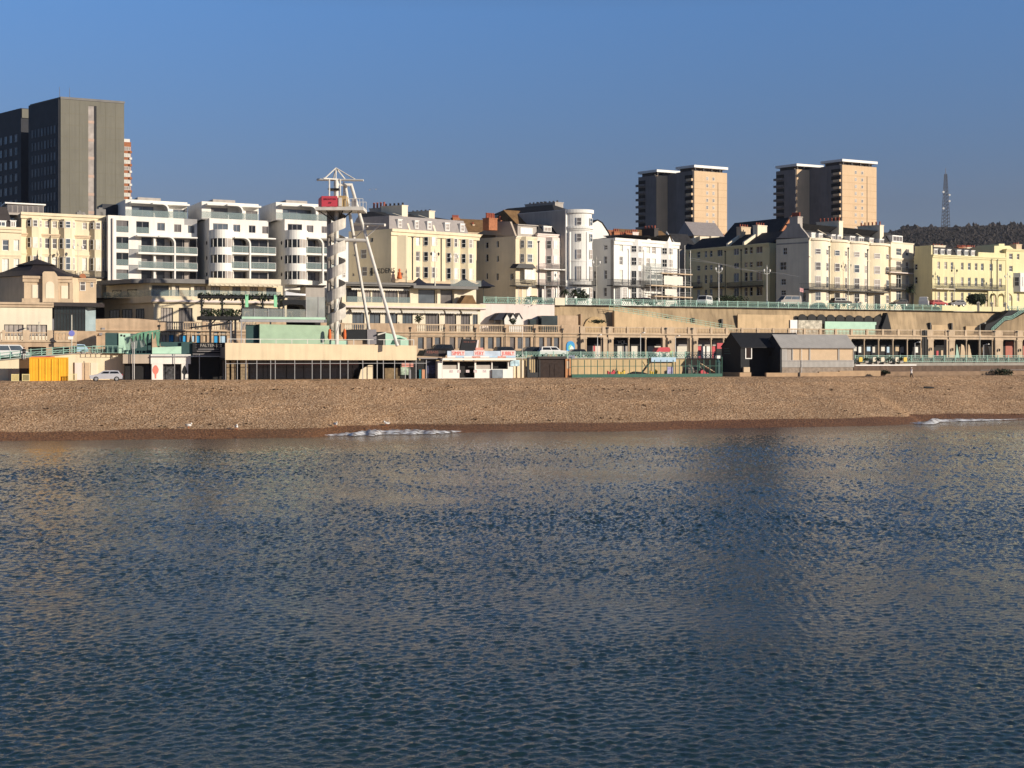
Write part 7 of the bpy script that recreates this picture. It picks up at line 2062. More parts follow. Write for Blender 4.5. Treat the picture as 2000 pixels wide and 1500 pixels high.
tt0.part("cabin", MB().box(X(664), X(679), -1.9, .5, zr0, zr1 + .1), mat("ochre_panel", (.50,.35,.17), .7, .15, 1), dk)
tt0.part("cabin_panel", MB().box(X(664.5), X(671), -1.98, -1.91, zr0 + .1, zr1 - .2), WSTEEL, dk)
tt0.part("railing", railing_mb(X(680), X(712), -2.1, zr0, zr0 + 1.2, gap=.45, bar=.03, top=.035), WSTEEL, dk)
tt0.part("railing", railing_mb(X(621), X(712), 2.3, zr0, zr0 + 1.2, gap=.45, bar=.03, top=.035), WSTEEL, dk)
tt0.part("fan_box", MB().box(X(689), X(698), -1.6, -.8, zr0, Zt(390)), GREY, dk)
# legs
def leg(pts, r, name="leg"):
    mb = MB()
    for (a, b, y0), (c, d, y1) in zip(pts, pts[1:]): mb.tube((X(a, y0), y0, Zt(b, y0)), (X(c, y1), y1, Zt(d, y1)), r, r, 10)
    return tt0.part(name, mb, WSTEEL)
leg([(685.5, 360, 1.0), (776, 676, -3.4)], .25); leg([(674, 362, 2.0), (721, 645, 9.0)], .24)
leg([(657, 361, .0), (688, 361, 1.0)], .22, "head_beam"); leg([(676, 361, .6), (676, 366, 2.2)], .18, "head_beam")
leg([(657, 468.5, -.2), (716, 470, -.5)], .28, "cross_beam"); leg([(715, 470, -.5), (705, 468, 6.2)], .16, "cross_beam")
leg([(692, 437.5, 1), (752, 439.5, -2)], .22, "launch_arm"); leg([(716, 462, -.6), (742, 440, -1.6)], .11, "arm_strut"); leg([(694, 463, 5), (718, 442, 0)], .11, "arm_strut")
for p, y in ((646, -1.6), (666.5, -1.2), (650, 1.8), (669, 1.6)): tt0.part("canopy_post", MB().tube((X(p), y, zp1), (X(p), y, Zt(352)), .11, .11, 6), WSTEEL)
tt0.part("winch", MB().box(X(642), X(664), -.9, .9, Zt(372), Zt(369)), IRON)
rf = MB().tube((X(618), .5, Zt(350)), (X(711), -.8, Zt(353.5)), .19, .15, 8)
rf.tube((X(634), -1.4, Zt(351)), (X(690), 1.6, Zt(350)), .13, .13, 8)
for p, y, yy in ((636.5, -.8, 349), (672, .9, 348), (694, -.5, 351), (648, 1.2, 350)): rf.tube((X(656), 0, Zt(328)), (X(p), y, Zt(yy)), .10, .10, 6)
rf.tube((X(656), 0, Zt(328)), (X(656), 0, Zt(352)), .10, .10, 6)
tt0.part("roof_frame", rf, WSTEEL)

# ---- dark kebab kiosk and red-lettered kiosk
fk = Fr(818, yline(206.5, KC, 818), KC, PZ - .15)
tk = Thing("kiosk", "black kiosk with dark sign hood and menu boards beside the white kiosk", "kiosk", fk)
tk.part("wall", MB().box(fk.S(832), fk.S(853), .3, 3, 0, fk.Z(832, 700)), mat("navy_board", (.02,.022,.04), .6, .3, 1.5))
sg = tk.part("sign_hood", MB().prism([fk.P(824, 695), fk.P(868, 697), fk.P(868, 685), fk.P(830, 684)], -.7, 3), mat("brown_black", (.03,.022,.022), .6, .2, 1.5))
text_obj("KEBABS", .55, mat("dull_red", (.25,.10,.08)), sg, (fk.S(842), -.71, fk.Z(842, 688)))
for a, b in ((834, 842), (843, 851)): tk.part("menu_board", MB().box(fk.S(a), fk.S(b), .24, .29, .9, 2.2), mat("menu_blue", (.05,.055,.12), .5, .8, 6))
tk.part("eave", MB().box(fk.S(815), fk.S(858), -.6, .5, fk.Z(815, 701), fk.Z(815, 698.5)), GREY)
fj = Fr(853, yline(205.6, KC, 853), KC, PZ - .05)
tj = Thing("kiosk", "white beach kiosk with long red-lettered signboard and open serving hatch", "kiosk", fj)
zs0, zs1 = fj.Z(930, 698.5), fj.Z(930, 685.5); L = fj.S(1003); zc = fj.Z(930, 705)
hs = [(fj.S(a), fj.S(b), fj.Z(930, y1), fj.Z(930, y0)) for a, b, y0, y1 in ((864.5,894.5,706,721),(897.5,927,706,738),(930,960,706,721),(962,992,706,721))]
mbw = MB(); holed_wall(mbw, fj.S(859), fj.S(995), 0, zc, hs, .25); mbw.box(fj.S(855), fj.S(859), -.05, 3, 0, zc); mbw.box(fj.S(995), L, 0, 3, 0, zc)
tj.part("wall", mbw, WHITE2)
tj.part("dark_interior", MB().box(fj.S(859), fj.S(995), 1.2, 1.3, 0, zc), DARK)
for a, b in ((864.5, 894.5), (930, 960)): tj.part("hatch_blind", MB().box(fj.S(a), fj.S(b), .2, .26, fj.Z(930, 721), fj.Z(930, 713)), GREYR)
tj.part("canopy", MB().box(fj.S(861), fj.S(1003), -1.1, 3, fj.Z(930, 703.5), fj.Z(930, 699.5)), WPAINT)
SKYB = mat("sign_sky_blue", (.50,.60,.72), .5, .25, .6)
sb = tj.part("signboard", MB().box(fj.S(870), fj.S(1003), -.95, -.8, zs0, zs1), SKYB)
LR = mat("letter_red", (.78,.08,.06), .5)
for txt, p in (("SIMPLY", 891), ("VERY", 932), ("JUBBLY", 988)):
    w_ = {"SIMPLY": 13, "VERY": 10.5, "JUBBLY": 14}[txt]
    tj.part("letter_backing", MB().box(fj.S(p - w_), fj.S(p + w_), -1.0, -.96, zs0 + .32, zs1 + .08), mat("sign_pink_white", (.74,.60,.58), .5), sb)
    text_obj(txt, .78, LR, sb, (fj.S(p), -1.02, (zs0 + zs1)/2 + .12), sx=.8)
tj.part("sign_crest", MB().box(fj.S(925), fj.S(940), -.98, -.82, zs1 + .09, zs1 + .5), MATS["salmon_paint"], sb)
for i, (a, b, m) in enumerate(((870,886,WPAINT),(886,902,LBLUE),(902,918,WPAINT),(918,934,MATS["salmon_paint"]),(934,952,WPAINT),(952,968,LBLUE),(968,984,MATS["salmon_paint"]),(984,1003,LBLUE))): tj.part("trim_block", MB().box(fj.S(a), fj.S(b) - .02, -.98, -.951, zs0, zs0 + .22), m, sb)
for p in (878, 893, 910, 925, 943): tj.part("menu_print", MB().box(fj.S(p), fj.S(p) + .55, -.02, -.004, .95, 1.35), mat("faded_print", (.62,.52,.52), .7, .5, 6))
tj.part("fridge", MB().box(fj.S(960), fj.S(981), -.35, -.01, .1, fj.Z(930, 722)), mat("fridge_grey", (.22,.25,.28), .3, .3, 1.2))
tj.part("side_poster", MB().box(fj.S(996), fj.S(1014), -.2, -.05, fj.Z(996, 715), fj.Z(996, 703)), MATS["painted_landscape"] if False else mat("poster_blue", (.45,.62,.70), .5, .6, 1.5))
bx = Thing("sign_box", "tilted black menu hood rising behind the white kiosk's signboard", "sign", Fr(896, yline(209, KC, 896), KC, PZ))
f_ = bx.fr; bx.part("board", MB().prism([f_.P(898, 686), f_.P(928, 686), f_.P(932, 664), f_.P(903, 662)], 0, .5), DTIMB)
text_obj("FISH & CHIPS", .34, mat("dull_red", (.25,.10,.08)), bx.root, (f_.S(917), -.012, f_.Z(917, 668)))
bx.part("edge", MB().prism([f_.P(928.5, 686), f_.P(932.5, 664), f_.P(935.5, 664), f_.P(933, 686)], 0, .5), PINK)
bx.part("post", MB().box(f_.S(905), f_.S(905) + .2, .1, .4, 0, f_.Z(905, 686)).box(f_.S(925), f_.S(925) + .2, .1, .4, 0, f_.Z(925, 686)), IRON)

# ---- gate, booth, fence panels right of the kiosk
fg2 = Fr(1014, yline(207, KC, 1014), KC, PZ - .05)
tw2 = Thing("garden_wall", "pale yellow hoarding between the white kiosk and the dark gate", "wall", fg2)
tw2.part("panel", MB().box(fg2.S(1003), fg2.S(1029), .4, .6, 0, fg2.Z(1014, 704)), CREAM)
for p in (1010, 1019, 1026): tw2.part("post", MB().box(fg2.S(p), fg2.S(p) + .12, .3, .39, 0, fg2.Z(1014, 703)), BARK)
tg2 = Thing("gate", "black barred gate beside the dark timber booth", "gate", fg2)
mb = MB().box(fg2.S(1030), fg2.S(1034), 0, .3, 0, fg2.Z(1030, 698)).box(fg2.S(1053), fg2.S(1055.5), 0, .3, 0, fg2.Z(1030, 698)).box(fg2.S(1034), fg2.S(1053), .1, .2, fg2.Z(1030, 700), fg2.Z(1030, 698)).box(fg2.S(1034), fg2.S(1053), .1, .2, .1, .9)
for p in (1038, 1042, 1046, 1050): mb.box(fg2.S(p), fg2.S(p) + .1, .11, .19, .9, fg2.Z(1030, 700))
tg2.part("bars", mb, IRON)
tbk = Thing("booth", "dark brown timber booth with orange-tan end wall", "booth", fg2)
BRN = mat("brown_black_timber", (.035,.022,.018), .8, .3, 2)
tbk.part("wall", MB().box(fg2.S(1056), fg2.S(1103), .1, 2.5, 0, fg2.Z(1056, 701)), BRN)
tbk.part("roof", MB().box(fg2.S(1050), fg2.S(1106), -.3, 2.8, fg2.Z(1056, 701) + .003, fg2.Z(1056, 696)), DKROOF)
tbk.part("end_wall", MB().box(fg2.S(1104), fg2.S(1115), -.1, 2.5, 0, fg2.Z(1104, 701)), mat("rust_panel", (.46,.22,.10), .8, .15, 1))
tbk.part("panel", MB().box(fg2.S(1106), fg2.S(1112), -.14, -.101, 1.5, fg2.Z(1104, 705)), BUFF)
tbk.part("sign", MB().box(fg2.S(1110), fg2.S(1121), -.3, -.2, fg2.Z(1110, 700), fg2.Z(1110, 694)), mat("grey_blue_sign", (.20,.23,.30), .5, .4, 3))
for p in (1074, 1083): tbk.part("door_leaf", MB().box(fg2.S(p), fg2.S(p) + .7, .05, .095, 0, 2.2), BRN)

# ---- playground behind green fence
fpg = Fr(1117, yline(206.3, KC, 1117), KC, PZ - .1)
tpl = Thing("playground_fence", "dark green playground fence of tall thin posts on a low green board", "fence", fpg)
xa, xb = fpg.S(1117), fpg.S(1411)
tpl.part("base_board", MB().box(xa, xb, 0, .12, 0, fpg.Z(1117, 731)), GREEN2)
mb = MB()
for i in range(25):
    x = xa + (xb - xa)*i/24; mb.box(x - .05, x + .05, .13, .22, 0, fpg.Z(1117, 703) + (.5 if i % 6 == 0 else 0))
mb.box(xa, xb, .15, .2, fpg.Z(1117, 716), fpg.Z(1117, 715)); tpl.part("posts", mb, GREEN2)
def play(name, label, px, py, d, parts, group=None):
    t = Thing(name, label, name.replace('_', ' '), Fr(px, fpg.Y(px, d), KC, PZ), group)
    for n_, b_, m_ in parts: t.part(n_, b_, m_)
    return t
def rocker(c): return [("seat", MB().prism([(-.55,.5),(.55,.5),(.7,.9),(.45,1.25),(.2,.85),(-.3,.85),(-.6,1.05)], -.2, .2), c), ("spring", MB().tube((0,0,0),(0,0,.5),.15,.12,8), IRON)]
play("spring_rocker", "red animal spring rocker in the playground, left of the yellow ones", 1193, 0, 2.0, rocker(RED), "spring rockers")
play("spring_rocker", "yellow spring rocker next to the red animal one", 1213, 0, 2.2, rocker(YELLOW), "spring rockers")
play("spring_rocker", "yellow spring rocker beside the blue notice panel", 1276, 0, 2.2, rocker(YELLOW), "spring rockers")
play("climbing_mound", "dark curved climbing mound with sloping beam in the playground", 1240, 0, 3.0, [("mound", MB().prism([(-2.4,0),(2.6,0),(2.2,.5),(1.2,.8),(0,.9),(-1.0,.6),(-2.0,.2)], -.6, .6), DTIMB), ("beam", MB().tube((.6,-.3,.1),(3.0,.3,2.6),.16,.16,8), DTIMB), ("branch", MB().tube((2.0,0,1.6),(1.5,.2,2.5),.08,.05,6).tube((2.5,0,2.1),(3.0,.2,3.2),.08,.05,6), BARK)])
play("notice_panel", "blue and pink printed notice panel hung in the playground fence", 1309, 0, .4, [("panel", MB().box(-.55,.55,-.03,.03,.35,1.7), mat("notice_print", (.35,.32,.52), .5, .5, 2.0)), ("post", MB().box(-.6,-.55,-.03,.03,0,1.8).box(.55,.6,-.03,.03,0,1.8), STEEL)])
play("rock", "grey climbing boulder near the slide", 1345, 0, 2.6, [("stone", MB().lathe([(1.0,0),(1.15,.6),(.95,1.3),(.5,1.9),(.1,2.1)], 9), mat("grey_boulder", (.16,.14,.12), .95, .5, 1.5, bump=.6))])
play("rock", "grey boulder pile left of the red seat", 1362, 0, 3.2, [("stone", MB().lathe([(1.0,0),(1.2,.5),(.9,1.2),(.6,1.7),(.1,1.9)], 8), mat("grey_boulder", (.16,.14,.12)))])
play("slide", "playground slide sloping down to the right by the black shed", 1387, 0, 1.6, [("chute", MB().add([(-2,-.35,2.4),(1.8,-.35,.3),(1.8,.35,.3),(-2,.35,2.4),(-2,-.35,2.2),(1.8,-.35,.1),(1.8,.35,.1),(-2,.35,2.2)],[(0,1,2,3),(7,6,5,4),(0,4,5,1),(2,6,7,3),(1,5,6,2),(3,7,4,0)]), BUFF), ("side_rail", MB().tube((-2,-.4,2.5),(1.8,-.4,.4),.08,.08,6), DTIMB), ("frame", MB().box(-2.2,-2.05,-.3,.3,0,2.6), GREEN2)])
play("seat", "low dark red playground seat under the slide", 1374, 0, 1.0, [("cushion", MB().prism([(-.9,0),(.9,0),(.7,.6),(.2,.8),(-.2,1.2),(-.7,1.0)], -.4, .4), RED)])
play("play_tower", "teal round play post beside the black shed", 1402, 0, 1.2, [("post", MB().lathe([(.42,0),(.42,2.3),(.5,2.35),(.1,3.0)], 10), TEAL), ("cap", MB().box(-.3,.3,-.3,.3,3.01,3.5), WPAINT)])
play("banner_board", "blue fascia board above the yellow wall behind the playground", 1295, 0, 7.0, [("board", MB().box(-2.2,2.4,-.05,.05,2.45,3.2), LBLUE), ("post", MB().box(-2.2,-2.1,.06,.15,0,3.2).box(2.3,2.4,.06,.15,0,3.2), IRON)])
play("sign_post", "yellow-green pillar sign standing by the lower road railing", 1311, 0, 8.5, [("panel", MB().box(-.25,.25,-.1,.1,2.9,4.3), mat("lime_paint", (.50,.56,.22), .6))])
play("tent_stall", "red and white stall canopy on the lower road behind the playground", 1292, 0, 10.0, [("canopy", MB().prism([(-1.4,4.1),(1.5,4.1),(1.1,4.9),(-.9,4.9)], -.8, .8), RED), ("counter", MB().box(-1.2,1.3,-.6,.6,2.91,3.9), WPAINT)])

# ---- black shed and grey shed
fsh = Fr(1449, yline(206.6, KC, 1449), KC, PZ + .25)
tbs = Thing("beach_shed", "black timber gabled shed with white-framed opening and tan plinth", "shed", fsh)
Lb = fsh.S(1575); Db = fsh.depth_px(1412); zeb = fsh.Z(1449, 677); zrb = fsh.Z(1430.5, 650.5, Db/2)
tbs.part("wall", MB().box(.01, fsh.S(1463), 0, Db, -.6, zeb).box(fsh.S(1463) + .004, Lb, 1.6, Db, -.6, zeb), DTIMB)
gw = MB().add([(0,-.05,-.9),(0,Db,-.9),(0,Db,zeb),(0,Db/2,zrb),(0,-.05,zeb),(-.25,-.05,-.9),(-.25,Db,-.9),(-.25,Db,zeb),(-.25,Db/2,zrb),(-.25,-.05,zeb)], [(0,1,2,3,4)[::-1],(5,6,7,8,9)[::-1],(3,4,9,8),(2,3,8,7),(0,5,9,4),(1,2,7,6)])
tbs.part("gable_wall", gw, DTIMB)
tbs.part("roof", MB().add([(-.35,-.3,zeb-.1),(Lb,-.3,zeb-.1),(Lb,Db/2,zrb+.08),(-.35,Db/2,zrb+.08),(-.35,Db+.3,zeb-.1),(Lb,Db+.3,zeb-.1),(-.35,-.3,zeb-.2),(Lb,-.3,zeb-.2)], [(0,1,2,3),(3,2,5,4),(0,6,7,1)]), DTIMB)
zw0, zw1 = fsh.Z(1455, 701), fsh.Z(1455, 677.5)
fwn = tbs.part("window", MB().box(fsh.S(1455), fsh.S(1456.6), -.12, -.01, zw0, zw1).box(fsh.S(1466.5), fsh.S(1468), -.12, -.01, zw0, zw1).box(fsh.S(1456.6), fsh.S(1466.5), -.12, -.01, zw1 - .14, zw1).box(fsh.S(1456.6), fsh.S(1466.5), -.12, -.01, zw0, zw0 + .14), WPAINT)
tbs.part("pane", MB().box(fsh.S(1456.6), fsh.S(1466.5), -.05, -.012, zw0 + .14, zw1 - .14), MATS["night_glass"], fwn)
tbs.part("plinth", MB().add([(-.27,-.2,-.9),(-.27,Db+.2,-.9),(-.27,Db+.2,fsh.Z(1449,727.5)),(-.27,-.2,fsh.Z(1449,727.5)),(-.8,-.7,-.9),(-.8,Db+.2,-.9),(-.8,Db+.2,fsh.Z(1449,727.5)),(-.8,-.7,fsh.Z(1449,727.5)),(fsh.S(1463),-.7,-.9),(fsh.S(1463),-.2,-.9),(fsh.S(1463),-.2,fsh.Z(1449,727.5)),(fsh.S(1463),-.7,fsh.Z(1449,727.5))], [(4,7,6,5),(2,3,7,6),(7,4,8,11),(3,7,11,10),(8,9,10,11)]), mat("tan_concrete", (.42,.29,.18), .9, .15, 1))
tbs.part("step", MB().box(fsh.S(1450), fsh.S(1462), -.45, -.06, fsh.Z(1450, 727), fsh.Z(1450, 717)), BUFF)
for i, y in enumerate((682, 687, 692)): tbs.part("lettering_line", MB().box(-.28, -.255, Db*.60 - .25*i, Db*.86, zeb - .35 - .42*i, zeb - .22 - .42*i), TEAL)
fsg = Fr(1527, yline(204.3, KC, 1527), KC, PZ + .25)
tgs = Thing("beach_shed", "grey ribbed-metal shed with tan shuttered windows and shade-darkened gable end", "shed", fsg)
RIBG = ridged("grey_ribbed_metal", (.40, .38, .355), 1.3, 0, .5, .05, .75)
L = fsg.S(1668); D = fsg.depth_px(1497); ze = fsg.Z(1527, 678); zr = fsg.Z(1512, 653.5, D/2); zb = fsg.Z(1527, 717.5)
hs = [(fsg.S(a), fsg.S(b), fsg.Z(1600, 703.5), fsg.Z(1600, 680.5)) for a, b in ((1537.5, 1547.5), (1549, 1580.5), (1583, 1637), (1640, 1667))]
shell(tgs, "wall", L, D, ze, hs, RIBG, zb)
for (a, b, c, d) in hs[1:]: tgs.part("shutter", MB().box(a, b, .1, .18, c, d), TAN)
tgs.part("window", MB().box(hs[0][0], hs[0][1], .12, .18, hs[0][2], hs[0][3]), GREYR)
tgs.part("base", MB().box(.1, L - .1, .1, D, -.4, zb - .004), mat("mottled_stone_base", (.30,.24,.19), .9, .3, 2))
GB = mat("gable_shade_dark", (.022,.024,.028), .7, .2, 2)  # near-black tone puts the gable's shade into its colour
g = MB().add([(-.02, 0, -.4), (-.02, D, -.4), (-.02, D, ze), (-.02, D/2, zr), (-.02, 0, ze), (-.3, 0, -.4), (-.3, D, -.4), (-.3, D, ze), (-.3, D/2, zr), (-.3, 0, ze)], [(0,1,2,3,4)[::-1],(5,6,7,8,9)[::-1],(3,4,9,8),(2,3,8,7),(0,5,9,4),(1,2,7,6)])
tgs.part("gable_wall", g, GB)
tgs.part("hatch", MB().box(-.34, -.31, D*.55, D*.72, 3.2, 4.0), DARK)
mbr = MB().add([(-.35,-.35,ze-.12),(L+.2,-.35,ze-.12),(L+.2,D/2,zr+.06),(-.35,D/2,zr+.06),(-.35,D+.35,ze-.12),(L+.2,D+.35,ze-.12)], [(0,1,2,3),(3,2,5,4)])
mbr.add([(-.35,-.35,ze-.2),(L+.2,-.35,ze-.2),(L+.2,D/2,zr-.02),(-.35,D/2,zr-.02)], [(3,2,1,0)])
tgs.part("roof", mbr, RIBG)
tgs.part("mid_rail", MB().box(.05, L - .05, -.05, -.004, fsg.Z(1600, 705.5), fsg.Z(1600, 704.3)), GREY)
tgs.part("downpipe", MB().tube((fsg.S(1565), -.1, 0), (fsg.S(1565), -.1, ze - .3), .06, .06, 6), STEEL)
# low tan wall in front, brown wall to the right
fl2 = Fr(1497, yline(203.4, KC, 1497), KC, PZ - .4)
tlw = Thing("low_wall", "low tan concrete wall stepping along in front of the grey shed", "wall", fl2)
tlw.part("wall", MB().prism([fl2.P(1497, 738), fl2.P(1720, 735), fl2.P(1720, 724), fl2.P(1640, 724), fl2.P(1640, 726), fl2.P(1600, 726), fl2.P(1600, 728), fl2.P(1497, 728)], 0, .5), mat("tan_concrete", (.42,.29,.18)))
tlw.part("bollard", MB().box(fl2.S(1560), fl2.S(1562), -.2, -.01, 0, fl2.Z(1560, 727)), IRON)
fl3 = Fr(1668, yline(207.5, KC, 1668), KC, PZ - .3)
tl3 = Thing("low_wall", "long brown groyne wall with white kerb line at the right end of the beach", "wall", fl3)
BW = mat("brown_groyne", (.14,.095,.07), .9, .25, 1.2, streak=.2)
tl3.part("wall", MB().box(0, fl3.S(2080), 0, .6, 0, fl3.Z(1850, 714)), BW)
tl3.part("wall", MB().box(fl3.S(1720), fl3.S(2080), -1.3, -.01, 0, fl3.Z(1850, 725)), mat("tan_shingle_wall", (.26,.18,.12), .95, .25, 1))
tl3.part("kerb", MB().box(fl3.S(1670), fl3.S(1789), -.15, -.01, fl3.Z(1720, 714.3), fl3.Z(1720, 712)), WPAINT)
tl3.part("handrail", MB().tube((fl3.S(1905), -1.4, fl3.Z(1905, 723)), (fl3.S(2000), -1.4, fl3.Z(2000, 722)), .04, .04, 5), STEEL)

# yellow and white cafe chairs / boards on the terrace behind the kerb
for i, (p, m, lab) in enumerate(((1681, YELLOW, "round yellow board nearest the grey shed on the roadside terrace"), (1708, CREAM2, "pale board second from the grey shed on the roadside terrace"), (1724, CREAM2, "pale board in the middle of the roadside terrace"), (1752, CREAM2, "pale board second from the right on the roadside terrace"), (1768, YELLOW, "tall yellow board at the right end of the roadside terrace"))):
    f_ = Fr(p, yline(213.4, KC, p), KC, PZ + 2.2)
    t = Thing("display_board", lab, "board", f_, "boards on the roadside terrace")
    t.part("panel", MB().prism([(-.3,.2),(.3,.2),(.38,.6),(.3,1.0),(-.3,1.0),(-.38,.6)], -.05, .05), m); t.part("stand", MB().box(-.04,.04,.051,.12,0,.7), IRON)
for i, p in enumerate((1692, 1715, 1738, 1760)):
    f_ = Fr(p, yline(213.2, KC, p), KC, PZ + 2.2)
    t = Thing("planter", ("dark leafy planter beside the round yellow board", "dark leafy planter between the first pale boards", "dark leafy planter in front of the blue shopfront", "dark leafy planter left of the tall yellow board")[i], "planter", f_, "planters on the roadside terrace")
    t.part("tub", MB().box(-.3,.3,-.2,.2,0,.35), GREYR)
    mb = MB(); leaf_cloud(mb, (0, 0, .6), .4, 60, rnd, .14); t.part("foliage", mb, LEAF)
# ================================================================== PLANTS, LAMPS, VEHICLES, PEOPLE, SMALL THINGS
rnd = random.Random(12)
def bush(label, px, py_base, Y, w, h, kind="bush", n=420, m=None, s=.28, group=None, dome=False):
    f_ = Fr(px, Y, KC, 0); f_.z0 = CAMH - (py_base - HOR)*Y/F
    t = Thing(kind, label, kind, f_, group)
    mb = MB()
    # a few overlapping clumps with gaps, denser inside
    for i in range(7):
        a = rnd.uniform(0, 2*pi); r_ = rnd.uniform(0, .5)
        leaf_cloud(mb, (w*.5*r_*cos(a), w*.5*r_*sin(a), h*rnd.uniform(.35, .65)), 1.0, n // 7, rnd, s, (w*rnd.uniform(.28, .4), w*rnd.uniform(.28, .4), h*rnd.uniform(.33, .42)))
    if dome:
        leaf_cloud(mb, (0, 0, h*.42), 1.0, n, rnd, s, (w*.5, w*.5, h*.55))
        core = MB().ball((0, 0, h*.42), 1, 10, 8, (w*.42, w*.42, h*.48)); t.part("inner_branches", core, LEAF)
    t.part("foliage", mb, m or LEAF)
    st = MB()
    for i in range(5):
        a = 2*pi*i/5; st.tube((0, 0, 0), (w*.25*cos(a), w*.25*sin(a), h*.5), .05, .03, 5)
    t.part("stem", st, BARK)
    return t
bush("large round dark evergreen bush in front of the yellow terrace", 1908, 594, 292, 4.8, 2.5, n=1300, s=.16, dome=True)
bush("dark hedge bush at the foot of the round white tower house", 1133, 588, 258, 5.0, 1.6, kind="hedge", n=500, s=.18)
bush("low dark hedge in front of the narrow yellow house", 1040, 587, 253, 4.0, .9, kind="hedge", n=360, s=.16)
bush("low dark hedge in the front garden of the shaded side street", 1425, 592, 281, 9.0, 1.8, kind="hedge", n=700, s=.2)
bush("dark low hedge before the white corner house", 1235, 590, 262, 6.0, .9, kind="hedge", n=360, s=.16)
bush("dark green bush growing at the end of the low tan wall", 1729, 732, 224, 1.7, 1.0, n=300, s=.13)
bush("broad dark bush beneath the handrail at the right edge", 1962, 735, 236, 4.6, 1.5, n=520, s=.16)
bush("low dark bush beside the sloping footpath above the arcade", 1168, 632, 243.5, 3.6, .9, n=260, s=.15)
bush("small dark shrub on the terrace beside the last white gabled hut", 1003, 634, 240, 1.5, 1.2, kind="shrub", n=200, s=.14)
bush("tangled evergreen shrub on the terrace left of the striped awnings", 818, 632, 231, 1.4, 1.6, kind="shrub", n=240, s=.13)
bush("leafy hedge strip below the railing above the pink terrace wall", 1010, 603, 249.5, 11, .9, kind="hedge", n=500, s=.14)
def palm(label, px, py_base, Y, th_, ht, n=26):
    f_ = Fr(px, Y, KC, 0); f_.z0 = CAMH - (py_base - HOR)*Y/F
    t = Thing("palm_tree", label, "palm", f_)
    t.part("trunk", MB().tube((0,0,0), (.1,0,th_), .2, .15, 8), BARK)
    mb = MB()
    for i in range(n):
        a = rnd.uniform(0, 2*pi); up = rnd.uniform(-.4, 1.2); L = ht*rnd.uniform(.7, 1.1)
        d = Vector((cos(a), sin(a), 0)); side = Vector((-sin(a), cos(a), 0))
        pts = [Vector((.1,0,th_)) + d*(L*t) + Vector((0,0, L*(up*t - .9*t*t))) for t in (0, .35, .7, 1)]
        for q, (p0, p1) in enumerate(zip(pts, pts[1:])):
            w0, w1 = (.05, .16, .13)[q], (.16, .13, .01)[q]
            mb.add([p0 - side*w0, p0 + side*w0, p1 + side*w1, p1 - side*w1], [(0,1,2,3)])
    t.part("crown", mb, LEAF)
    return t
palm("spiky palm in front of the pink house", 1102, 586, 256, 1.8, 1.4, 34)
palm("spiky palm at the left of the round white tower's garden", 1122, 586, 258, 1.7, 1.3, 34)
palm("second spiky palm at the round white tower's garden, nearer the grey flank", 1136, 586, 259, 1.7, 1.3, 34)
palm("tall palm at the right corner of the cream terrace's end house", 1776, 592, 289, 3.2, 1.6, 44)

# ---- street lamps
def lamp_mesh(h, kind):
    mb = MB().tube((0,0,0), (0,0,h*.12), .16, .14, 8).tube((0,0,h*.12), (0,0,h), .075, .05, 8)
    hd = MB()
    if kind == 'crown':
        for s_ in (-1, 1): mb.path([(0,0,h*.86), (s_*.55,0,h*.88), (s_*.7,0,h*.94)], .035, 5)
        for s_ in (-1, 1): hd.lathe([(.05,0),(.16,.08),(.2,.4),(.1,.55),(.02,.62)], 8, (s_*.7, 0, h*.92))
        mb.lathe([(.06,0),(.14,.15),(.05,.5),(.02,.9)], 8, (0,0,h))
    else:
        mb.tube((0,0,h), (.0,-.9,h+.15), .045, .04, 6)
        hd.box(-.14, .14, -1.5, -.85, h + .1, h + .25)
    return mb, hd
def lamp(label, px, ytop, ybase, Y, kind, m, hm, group=None):
    f_ = Fr(px, Y, KC, 0); f_.z0 = CAMH - (ybase - HOR)*Y/F
    h = (ybase - ytop)*Y/F * (.9 if kind == 'crown' else 1)
    t = Thing("street_lamp", label, "street lamp", f_, group)
    mb, hd = lamp_mesh(h, kind); t.part("post", mb, m); t.part("lantern", hd, hm)
    return t
G_ = "ornate lamps along the upper road"
LP = mat("lamp_cream", (.55, .52, .44), .5, .1, 2)
lamp("ornate cream lamp before the cream terrace at left", 152.5, 474, 545, 222, 'crown', LP, WPAINT, G_)
lamp("ornate lamp with dark crown before the cream hotel's wide bay", 849.5, 487, 558, 243, 'crown', LP, IRON, G_)
lamp("ornate pale lamp between the cream hotel's right bays", 887, 492, 563, 245, 'crown', LP, WPAINT, G_)
lamp("tall cream lamp before the grey flank of the white corner house", 1165, 498, 598, 259, 'crown', LP, WPAINT, G_)
lamp("ornate white lamp before the shaded side street", 1404, 515, 590, 276, 'crown', WPAINT, WPAINT, G_)
lamp("white lamp on a green base left of the grey gable", 1498, 518, 595, 281, 'crown', WPAINT, WPAINT, G_)
lamp("thin lamp before the cream bowed terrace's middle", 1657, 505, 594, 290, 'crown', LP, LP, G_)
lamp("tall white lamp by the yellow terrace's right end", 1968, 530, 603, 306, 'crown', WPAINT, WPAINT, G_)
lamp("thin dark lamp before the yellow terrace's left windows", 1864, 518, 594, 300, 'crown', LP, IRON, G_)
G_ = "lamps along the lower road"
lamp("white arm lamp before the shop with the VOL. sign", 1167, 656, 706, 224, 'arm', WPAINT, WPAINT, G_)
lamp("white post lamp between the second and third shop openings", 1251, 652, 706, 226, 'arm', WPAINT, WPAINT, G_)
lamp("double-armed white lamp left of the red doors", 1319, 658, 706, 229, 'arm', WPAINT, WPAINT, G_)
lamp("white lamp at the right end of the dark shops", 1787, 670, 714, 249, 'arm', WPAINT, WPAINT, G_)
lamp("tall cream post lamp before the stage scenery bays", 1914, 633, 714, 252, 'arm', LP, LP, G_)
